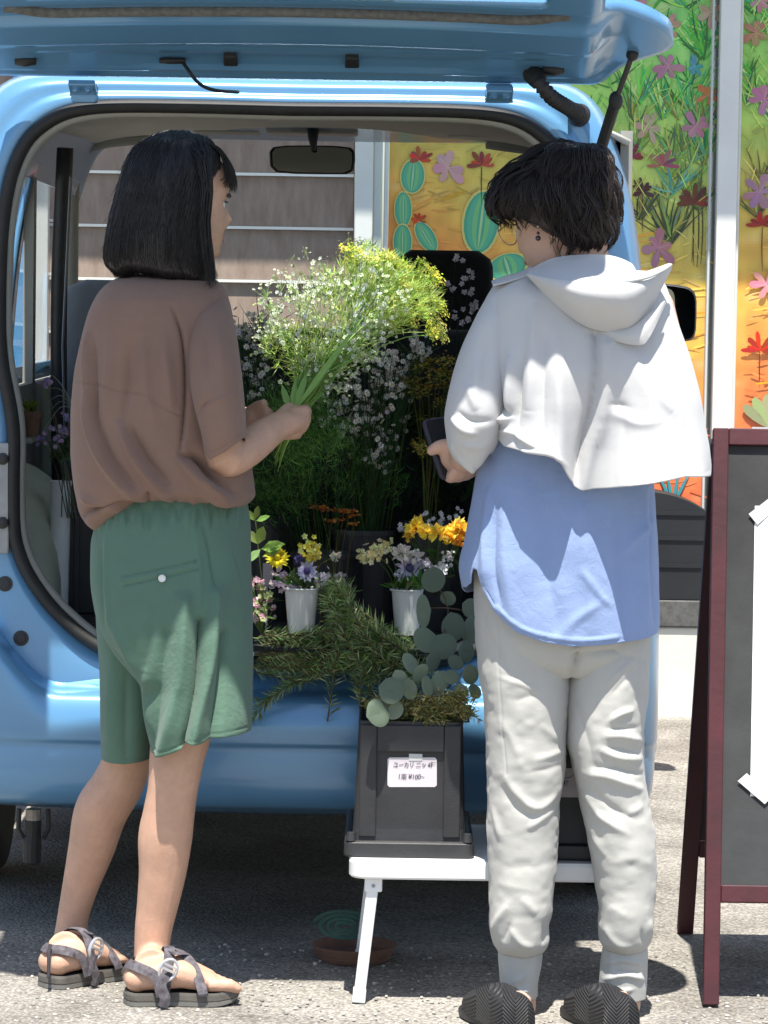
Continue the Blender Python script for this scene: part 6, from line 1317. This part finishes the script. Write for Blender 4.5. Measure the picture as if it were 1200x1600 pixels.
bunch('fennel_heads', 'dull yellow fennel heads drooping in the shade left of the phone', 'flowers', r_, [(642, 592), (655, 570), (672, 560), (690, 575), (700, 600), (668, 600), (655, 610), (682, 585), (700, 560), (668, 655), (660, 700), (655, 690), (690, 625), (712, 590)], 6.80, .05, (100, 105, 50), fen)
r_ = bucket(510, 820, 6.72, .16, .07, 'black bucket in the middle of the van with feathery fennel')
def feath(mbf, p, d):
    for q in range(46): a = p + gv(.016); needle(mbf, a, a + (d * .5 + gv(.6) + Vector((0, -.1, .15))).normalized() * rf.uniform(.015, .032), .0008, L3(jit(rf.choice([(80, 125, 55), (100, 145, 65), (60, 105, 50), (120, 160, 80)]), 12)))
bunch('feathery_fennel', 'soft feathery green fennel fronds below the hand with the bouquet', 'foliage', r_, [fill([(490, 650, 32), (465, 680, 34), (440, 640, 24), (505, 680, 28), (480, 710, 32)]) for k in range(60)], 6.48, .05, (60, 90, 45), feath, .12)
bunch('dark_fennel', 'dark feathery fronds in the shade above the orange flowers', 'foliage', r_ + Vector((-.03, .1, 0)), [fill([(440, 740, 40), (500, 740, 50), (560, 750, 40), (420, 790, 30), (470, 780, 40), (600, 770, 30)]) for k in range(60)], 6.85, .06, (50, 70, 40), feath)
def wh(mbf, p, d):
    for q in range(3): floret(mbf, p + gv(.008), Vector((0, -1, .3)) + gv(.4), rf.uniform(.006, .009), L3((215, 205, 215)), 5)
bunch('pale_blooms', 'few pale blooms against the black driver seat', 'flowers', r_ + Vector((.24, .25, .05)), [(700, 445), (722, 440), (735, 455), (660, 465), (715, 490), (728, 500), (742, 480), (735, 430), (740, 478), (712, 405)], 7.1, .05, (45, 60, 40), wh)
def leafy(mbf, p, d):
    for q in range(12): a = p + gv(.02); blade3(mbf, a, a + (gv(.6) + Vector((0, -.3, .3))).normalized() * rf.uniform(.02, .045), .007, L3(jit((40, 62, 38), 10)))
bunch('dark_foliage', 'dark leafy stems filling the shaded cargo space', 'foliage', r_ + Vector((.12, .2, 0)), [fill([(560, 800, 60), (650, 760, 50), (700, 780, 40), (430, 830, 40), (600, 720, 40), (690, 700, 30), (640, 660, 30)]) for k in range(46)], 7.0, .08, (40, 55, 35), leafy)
# orange heads on thin stalks
oh = bunch('orange_yarrow', 'flat orange flower heads on thin stalks above the left cup', 'flowers', P(520, 900, 6.66), [(500, 794), (512, 796), (490, 792), (546, 800), (556, 806), (538, 798), (518, 815), (530, 812), (552, 818)], 6.62, .02, (110, 110, 60), lambda mbf, p, d: [floret(mbf, p + Vector((rf.gauss(0, .007), rf.gauss(0, .006), rf.gauss(0, .002))), Vector((0, -.4, 1)) + gv(.3), .004, L3(jit(rf.choice([(205, 125, 50), (180, 95, 40), (220, 150, 70)]), 15)), 5) for q in range(16)])
# ---- paper cups with posies
cupm = mat('paper_cup', (.70, .71, .68), .55, var=.04, vscale=20, transl=.12)
def cup(xa, xb, yt, yb, Y, label):
    c, d = P((xa + xb) / 2, yb, Y), P((xa + xb) / 2, yt, Y); r = (xb - xa) / 2 * MPP(Y); h = d.z - c.z; t = thing('paper_cup', label, 'cup', c, 'paper cups on the tail of the van'); mb = MB()
    mb.lathe(c, [(r * .74, 0), (r * .97, h - .004), (r * .94, h - .004), (r * .71, .003)], 36); mb.obj('cup_wall', cupm, t, smooth=False)
    mb = MB(); mb.tube([d + Vector((math.cos(a) * r * .985, math.sin(a) * r * .985, -.003)) for a in np.linspace(0, 2 * PI, 37)], .0022, 8, False); mb.obj('rolled_rim', cupm, t, smooth=True); return d
YC = 6.45
ca = cup(443, 498, 917, 989, YC, 'white paper cup with yellow and white posy nearest the green shorts'); cb = cup(610, 661, 919, 991, YC, 'white paper cup with cream and violet posy nearest the blue shirt')
def posy(name, label, c, parts_, leaves):
    t = thing(name, label, 'posy', c - Vector((0, 0, .05))); mbs = MB()
    for kind, x, y, r, col, col2 in parts_:
        p = P(x, y, YC + rf.uniform(-.03, .02)); R_ = r * MPP(YC); stem(mbs, [c + Vector((rf.uniform(-.008, .008), 0, -.05)), c.lerp(p, .5) + Vector((0, 0, .01)), p], .0012, L3((95, 125, 60)))
        if kind == 'd': daisy(p, (rf.uniform(-.3, .3), -.8, .6), R_, col, col2, t)
        elif kind == 's': daisy(p, (rf.uniform(-.2, .2), -1, .35), R_, col, col2, t, 11, 2)
        elif kind == 'r': ruffle(p, R_, col, t, 46, 'blossom', col2)
        elif kind == 'p':
            mb = MB(); 
            for q in range(26): floret(mb, p + gv(R_ * .45), Vector((0, -1, .5)) + gv(.5), R_ * rf.uniform(.25, .38), L3(jit(col if rf.random() < .7 else col2, 10)), 5)
            mb.obj('flower_cluster', plant, t)
    o = mbs.obj('stems', plant, t); o['kind'] = 'stuff'; mb = MB()
    for k in range(leaves):
        a = c + Vector((rf.uniform(-.03, .03), rf.uniform(-.03, .02), rf.uniform(-.002, .02))); d = Vector((rf.gauss(0, .7), rf.gauss(-.3, .5), rf.uniform(.1, .9))).normalized(); blade3(mb, a, a + d * rf.uniform(.018, .036), .0036, L3(jit((82, 118, 52), 16)))
    o = mb.obj('posy_leaves', plant, t); o['kind'] = 'stuff'; return t
posy('yellow_posy', 'posy of yellow daisies and lilac blooms in the cup nearest the green shorts', ca, [('d', 433, 872, 21, (245, 228, 60), (225, 200, 40)), ('p', 482, 856, 16, (240, 225, 90), (235, 235, 150)), ('p', 490, 868, 14, (242, 228, 110), (230, 220, 80)), ('s', 480, 893, 19, (215, 208, 235), (80, 70, 130)), ('p', 440, 905, 18, (225, 205, 220), (235, 220, 228)), ('r', 525, 871, 10, (232, 230, 218), None), ('p', 505, 905, 14, (225, 215, 225), (190, 195, 170)), ('p', 468, 872, 9, (90, 85, 150), (120, 115, 170)), ('p', 535, 905, 12, (205, 190, 200), (170, 180, 140)), ('p', 455, 918, 14, (200, 180, 205), (225, 215, 225))], 60)
posy('cream_posy', 'posy of cream stocks and violet eyed blooms in the cup nearest the blue shirt', cb, [('p', 580, 866, 17, (238, 232, 170), (245, 240, 200)), ('p', 597, 858, 14, (240, 235, 180), (230, 220, 150)), ('p', 566, 870, 11, (225, 215, 160), (240, 235, 190)), ('p', 607, 852, 10, (238, 232, 180), (230, 225, 160)), ('r', 628, 866, 17, (240, 238, 232), None), ('s', 640, 888, 24, (222, 215, 238), (95, 85, 140)), ('r', 648, 870, 13, (236, 234, 232), None), ('p', 690, 888, 14, (238, 238, 238), (225, 225, 220)), ('p', 665, 880, 12, (215, 205, 225), (240, 240, 240)), ('p', 703, 868, 10, (235, 235, 235), (225, 220, 210)), ('p', 625, 900, 11, (235, 230, 240), (210, 200, 225))], 80)
yb_ = thing('marigold_bunch', 'golden yellow ruffled blooms behind the cream posy beside the blue shirt', 'flowers', P(680, 900, 6.6)); mbs = MB(); mbl = MB()
for x, y, r, c in ((650, 826, 19, (255, 232, 95)), (668, 834, 15, (255, 235, 100)), (686, 836, 17, (255, 226, 85)), (702, 838, 14, (250, 205, 70)), (717, 828, 18, (255, 215, 80)), (640, 838, 11, (250, 220, 95)), (716, 845, 12, (250, 170, 60)), (726, 835, 13, (250, 205, 75))):
    p = P(x, y, 6.43 + rf.uniform(-.02, .02)); ruffle(p, r * MPP(6.43), c, yb_, 60, 'blossom', (255, 225, 110)); stem(mbs, [P(680, 930, 6.6), p], .0014, L3((95, 115, 55)))
for k in range(60): a = P(*fill([(690, 860, 30), (670, 880, 30), (715, 880, 25)]), 6.56); blade3(mbl, a, a + (gv(.6) + Vector((0, -.3, .4))).normalized() * .025, .004, L3(jit((75, 105, 50), 15)))
for k in range(26): a = P(*fill([(690, 806, 16), (710, 802, 14), (670, 812, 12), (628, 822, 8)]), 6.58); floret(mbl, a, Vector((0, -1, .4)) + gv(.4), .0055, L3((220, 218, 222)), 5); stem(mbs, [P(685, 900, 6.6), a], .0007, L3((90, 110, 60)), 3)
o = mbs.obj('stems', plant, yb_); o['kind'] = 'stuff'; o = mbl.obj('filler_leaves', plant, yb_); o['kind'] = 'stuff'
# green sprig and pink blooms by the shorts
sp_ = thing('leafy_sprig', 'pale green leafy sprig rising beside the green shorts', 'sprig', P(410, 930, 6.48)); mbs = MB()
stem(mbs, [P(412, 930, 6.48), P(404, 860, 6.46), P(399, 812, 6.45)], .0013, L3((130, 160, 90))); mbs.obj('stem', plant, sp_)
for (x0, y0, x1, y1, w_) in ((399, 814, 384, 796, 5), (399, 812, 403, 790, 5), (400, 814, 422, 806, 5), (402, 850, 388, 828, 7), (403, 850, 412, 822, 9), (408, 858, 446, 850, 10), (407, 858, 385, 880, 7), (410, 870, 438, 858, 7)):
    mb = MB(); blade3(mb, P(x0, y0, 6.45), P(x1, y1, 6.44), w_ * MPP(6.45), L3(jit((140, 175, 95), 12)), Vector((rf.uniform(-.3, .3), -1, .6)), .2); mb.obj('leaf', plant, sp_)
pk = thing('pink_stock', 'pink and pale green blooms hugging the edge of the green shorts', 'flowers', P(402, 985, 6.47)); mbs = MB(); mbf = MB()
for k in range(60):
    x, y = fill([(400, 915, 12), (408, 940, 12), (420, 960, 16), (402, 965, 10), (415, 935, 10)]); p = P(x, y, 6.46 + rf.uniform(-.02, .02)); floret(mbf, p, Vector((0, -1, .4)) + gv(.5), rf.uniform(.0045, .008), L3(rf.choice([(235, 185, 205), (225, 160, 185), (215, 220, 170), (190, 205, 140), (240, 215, 225)])), 5); stem(mbs, [P(408, 990, 6.47), p], .0009, L3((130, 155, 90)), 3)
    if k % 2: blade3(mbf, p, p + gv(.016), .003, L3((125, 150, 80)))
o = mbs.obj('stems', plant, pk); o['kind'] = 'stuff'; o = mbf.obj('flower_heads', plant, pk); o['kind'] = 'stuff'
mb = MB(); a, b_ = P(411, 880, 6.52), P(426, 916, 6.52); mb.box((a.x, 6.52, b_.z), (b_.x, 6.524, a.z)); mb.box((a.x + .006, 6.5201, P(418, 985, 6.52).z), (a.x + .010, 6.5239, b_.z)); o = mb.obj('plant_tag', mat('lilac_card', (.34, .30, .36), .6), bevel=.001); tag(o, 'small lilac grey card on a stick beside the yellow daisy', 'tag')
# ---- rosemary and eucalyptus
RC_ = [(142, 168, 98), (112, 142, 84), (168, 188, 120), (205, 212, 160), (94, 122, 72), (155, 172, 128)]
def rosemary(name, label, branches, ln, w_, droop=.3, den=5200, cols=RC_, cat='branch'):
    t = thing(name, label, cat, P(*branches[0][0][:2], branches[0][0][2])); 
    mbs = MB(); mbn = MB()
    for br in branches:
        pts = smoothpath([P(*q) for q in br], 40); stem(mbs, [Vector(p) for p in pts[::4]], .0016, L3((120, 112, 80))); L_ = sum(np.linalg.norm(np.diff(pts, axis=0), axis=1)); n_nd = int(L_ * den / 10)
        for k in range(n_nd):
            u = rf.uniform(0, 38); i = int(u); p = Vector(pts[i]); d = Vector(pts[i + 1] - pts[i]).normalized(); s = gv(1); s = (s - d * s.dot(d)).normalized(); q = p + d * rf.uniform(0, .004); e = q + (d * rf.uniform(.3, .9) + s * rf.uniform(.4, .9) + Vector((0, 0, -droop * rf.random()))).normalized() * ln * rf.uniform(.6, 1.15)
            needle(mbn, q, e, w_, L3(jit(rf.choice(cols), 12)))
    o = mbs.obj('twigs', plant, t); o['kind'] = 'stuff'; o = mbn.obj('needles', plant, t); o['kind'] = 'stuff'; return t
def R3(a, b, Y): return rf.uniform(a, b)
plume = []
for k in range(30):
    x0 = 528 + rf.uniform(-16, 18); x1 = 575 + rf.uniform(-75, 105); y1 = 1068 + rf.uniform(-55, 60); Y = rf.uniform(6.38, 6.46)
    plume.append([(x1, y1, Y - .02), ((x0 + x1) / 2 + rf.uniform(-8, 16), 1000 + rf.uniform(-15, 10), Y - .02), (x0 + rf.uniform(-5, 22), 945 + rf.uniform(-12, 30), Y), (x0 + rf.uniform(-12, 10), 905 + rf.uniform(-5, 45), Y + .02)])
rosemary('rosemary_plume', 'thick upright plume of rosemary spilling over the middle of the rear sill', plume, .033, .0012, .4, 5600)
lay = []
for k in range(32):
    y0 = rf.uniform(978, 1052); x0 = rf.uniform(392, 430); Y = rf.uniform(6.40, 6.50); x1 = rf.uniform(500, 690); lay.append([(x0, y0, Y), (x0 + (x1 - x0) * .35, y0 + rf.uniform(-12, 10), Y), (x0 + (x1 - x0) * .7, y0 + rf.uniform(-12, 16), Y - .01), (x1, y0 + rf.uniform(-14, 22), Y - .01)])
for k in range(4): lay.append([(rf.uniform(440, 520), 1050, 6.42), (430, 1085, 6.40), (rf.uniform(385, 400), rf.uniform(1095, 1125), 6.39)])
rosemary('rosemary_branch', 'rosemary branches laid flat along the rear sill beside the shorts', lay, .026, .0011, .2)
tuf = [[(rf.uniform(590, 735), 1128, 6.10 + rf.uniform(-.05, .15)), (rf.uniform(580, 745), 1108 + rf.uniform(-10, 8), 6.06 + rf.uniform(0, .1)), (rf.uniform(565, 750), rf.uniform(1082, 1122), 6.03 + rf.uniform(0, .1))] for k in range(34)] + [[(700 + rf.uniform(-30, 20), 1125, 6.05 + rf.uniform(0, .1)), (rf.uniform(650, 740), 1100 + rf.uniform(-8, 12), 6.05), (rf.uniform(640, 752), rf.uniform(1075, 1135), 6.02)] for k in range(40)]
rosemary('olive_tuft', 'yellowish tuft of fine leaved stems in the labelled black bin', tuf, .016, .0011, .2, 5200, [(150, 150, 85), (170, 165, 105), (120, 125, 70), (185, 175, 120)], 'foliage')
tw = [[(735, 830, 6.6), (726, 880, 6.58), (722, 900, 6.56)]]
# eucalyptus: round leaves, each one picked out
eum = mat('eucalyptus_leaf', (.165, .215, .150), .5, var=.22, vscale=55, objvar=.3, bump=.3, bscale=90, transl=.15, spec=.35)
mb = MB(); nn_ = 20; ringsL = []
for q, zc in ((0.0, 0), (.5, .02), (.85, .0), (1.0, -.05)):
    ringsL.append([Vector((q * math.sin(2 * PI * k / nn_) * (1 if abs(math.sin(2 * PI * k / nn_)) < 2 else 1), 1 - q * math.cos(2 * PI * k / nn_) * (1.0) - (.10 * q if k == nn_ // 2 else 0) * -1, zc + .05 * abs(math.sin(2 * PI * k / nn_)) * q)) for k in range(nn_)])
mb.loft(ringsL); mb.add([(-.018, 0, .012), (.018, 0, .012), (.008, 1.9, .03), (-.008, 1.9, .03)], [(0, 1, 2, 3)])
for q in range(5):
    for sx in (-1, 1): mb.add([(sx * .01, .3 + .28 * q, .016), (sx * .01, .325 + .28 * q, .016), (sx * (.72 - abs(q - 1.6) * .12), .62 + .30 * q, .05), (sx * (.72 - abs(q - 1.6) * .12), .61 + .30 * q, .05)], [(0, 1, 2, 3) if sx > 0 else (3, 2, 1, 0)]); leaf_me = mb.mesh('leaf', eum, True)
def euc(label, twigs, leaves):
    t = thing('eucalyptus_branch', label, 'branch', P(*twigs[0][0]), 'eucalyptus in the labelled bin')
    for tw_ in twigs:
        mb = MB(); stem(mb, [P(*q) for q in tw_], .0016, L3((120, 98, 78)), 6); mb.obj('twig', plant, t)
    for (x, y, rx, ry, ang, Y) in leaves:
        o = bpy.data.objects.new('leaf', leaf_me); C.objects.link(o); o.parent = t; o.matrix_parent_inverse = parent_inv(t)
        c = P(x, y, Y); a = R(ang); s = MPP(Y)
        M = Matrix.Translation(c) @ Matrix.Rotation(rf.uniform(-.6, .6), 4, 'Z') @ Matrix.Rotation(R(90) + rf.uniform(-.6, .25), 4, 'X') @ Matrix.Rotation(a, 4, 'Z') @ Matrix.Diagonal((rx * s, ry * s, rx * s, 1)) @ Matrix.Translation((0, -1, 0))
        o.matrix_basis = M
euc('eucalyptus branch with big round leaves reaching up beside the cream posy', [[(640, 1120, 6.1), (665, 1050, 6.12), (690, 1000, 6.2), (700, 950, 6.28), (686, 920, 6.3)], [(700, 950, 6.28), (725, 955, 6.3), (745, 970, 6.3)], [(700, 950, 6.28), (668, 950, 6.28)]],
    [(677, 906, 20, 20, 10, 6.28), (661, 955, 27, 12, -80, 6.27), (708, 980, 21, 23, 20, 6.22), (734, 985, 12, 24, -10, 6.26), (693, 1010, 22, 21, 40, 6.15), (664, 1000, 22, 17, -60, 6.2), (729, 1018, 19, 13, 70, 6.13), (735, 950, 16, 14, 60, 6.3), (700, 935, 13, 11, -30, 6.32)])
euc('eucalyptus branch with round leaves hanging over the left corner of the bin', [[(640, 1120, 6.1), (625, 1085, 6.06), (600, 1090, 6.02)], [(640, 1110, 6.1), (650, 1050, 6.08), (640, 1030, 6.1)]],
    [(612, 1079, 22, 20, 70, 6.0), (591, 1114, 23, 21, 100, 5.985), (640, 1077, 12, 17, 10, 6.03), (642, 1037, 20, 12, -70, 6.08), (657, 1052, 17, 11, 60, 6.05), (625, 1060, 12, 14, 30, 6.04), (618, 1110, 12, 15, 150, 6.02)])
euc('eucalyptus branch with round leaves crowded against the pale joggers', [[(680, 1120, 6.1), (700, 1075, 6.08), (735, 1040, 6.1)], [(700, 1075, 6.08), (672, 1060, 6.06)]],
    [(677, 1033, 18, 12, 60, 6.1), (668, 1072, 10, 17, 5, 6.03), (687, 1066, 14, 19, -20, 6.05), (706, 1058, 13, 12, 20, 6.04), (735, 1054, 13, 16, 10, 6.05), (720, 1080, 12, 13, 60, 6.04), (712, 1035, 14, 11, -40, 6.1), (742, 1080, 11, 13, 0, 6.06)])
# ---- things glimpsed at the left of the cargo space
pf = bunch('lilac_blooms', 'thin stemmed lilac blooms leaning at the left of the cargo space', 'flowers', P(100, 720, 6.95), [(71, 601), (66, 598), (74, 597), (70, 682), (76, 675), (88, 690), (100, 680), (94, 672), (66, 690), (105, 655)], 6.93, .03, (120, 130, 100), lambda mbf, p, d: [floret(mbf, p + gv(.006), Vector((0, -1, .3)) + gv(.5), .006, L3(jit(rf.choice([(170, 150, 205), (205, 190, 215), (190, 160, 190)]), 10)), 6) for q in range(5)],
   extra=lambda mbf, mbs: [stem(mbs, [P(118, 640, 6.9), P(95, 600 + k * 9, 6.9), P(80 - k * 3, 585 + k * 22, 6.88)], .001, L3((170, 175, 160))) for k in range(5)] + [blade3(mbf, P(105 + rf.uniform(-20, 10), 690 + rf.uniform(-15, 35), 6.92), P(95 + rf.uniform(-20, 20), 700 + rf.uniform(-20, 30), 6.9), .006, L3((75, 95, 65))) for k in range(26)])
wb = bucket(94, 850, 7.0, P(94, 752, 7.0).z - zf, 17 * MPP(7.0), 'tall white bucket behind the pale wheel arch cover', wpl, 'bucket', 'white_bucket')
tp_ = P(49, 682, 7.3); t = thing('terracotta_pot', 'little terracotta pot perched by the left side window', 'pot', tp_); mb = MB(); mb.lathe(tp_, [(.015, 0), (.020, .042), (.023, .042), (.023, .055), (.020, .055)], 20); mb.obj('pot_wall', MATS['terracotta'], t)
mb = MB()
for k in range(18): a = tp_ + Vector((rf.uniform(-.012, .012), rf.uniform(-.012, .012), .054)); blade3(mb, a, a + Vector((rf.gauss(0, .4), rf.gauss(0, .4), 1)) * rf.uniform(.015, .035), .004, L3((110, 125, 50)))
o = mb.obj('pot_plant', plant, t); o['kind'] = 'stuff'
# ledge that carries the pot and the dark crate behind her shorts
mb = MB(); mb.box((VX - .652, 7.24, tp_.z - .014), (VX - .575, 7.38, tp_.z - .0005)); mb.obj('side_ledge', trim, van, bevel=.004)
dk = thing('dark_crate', 'tall black crate standing behind the green shorts', 'crate', (P(150, 900, 7.05).x, 7.05, zf)); a, b_ = P(106, 800, 7.0), P(330, 990, 7.0)
for k, (x0, x1, y0, y1) in enumerate(((a.x, b_.x, 7.0, 7.012), (a.x, b_.x, 7.20, 7.212), (a.x, a.x + .012, 7.0125, 7.1995), (b_.x - .012, b_.x, 7.0125, 7.1995))):
    mb = MB(); mb.box((x0, y0, zf + .001), (x1, y1, a.z)); mb.obj('crate_side', bkm, dk, bevel=.003)
for x in np.linspace(a.x + .02, b_.x - .02, 6):
    mb = MB(); mb.box((x - .006, 6.9935, zf + .001), (x + .006, 6.9995, a.z)); mb.obj('rib', bkm, dk, bevel=.002)
mb = MB(); mb.box((a.x, 7.0, zf + .0008), (b_.x, 7.212, zf + .0009));
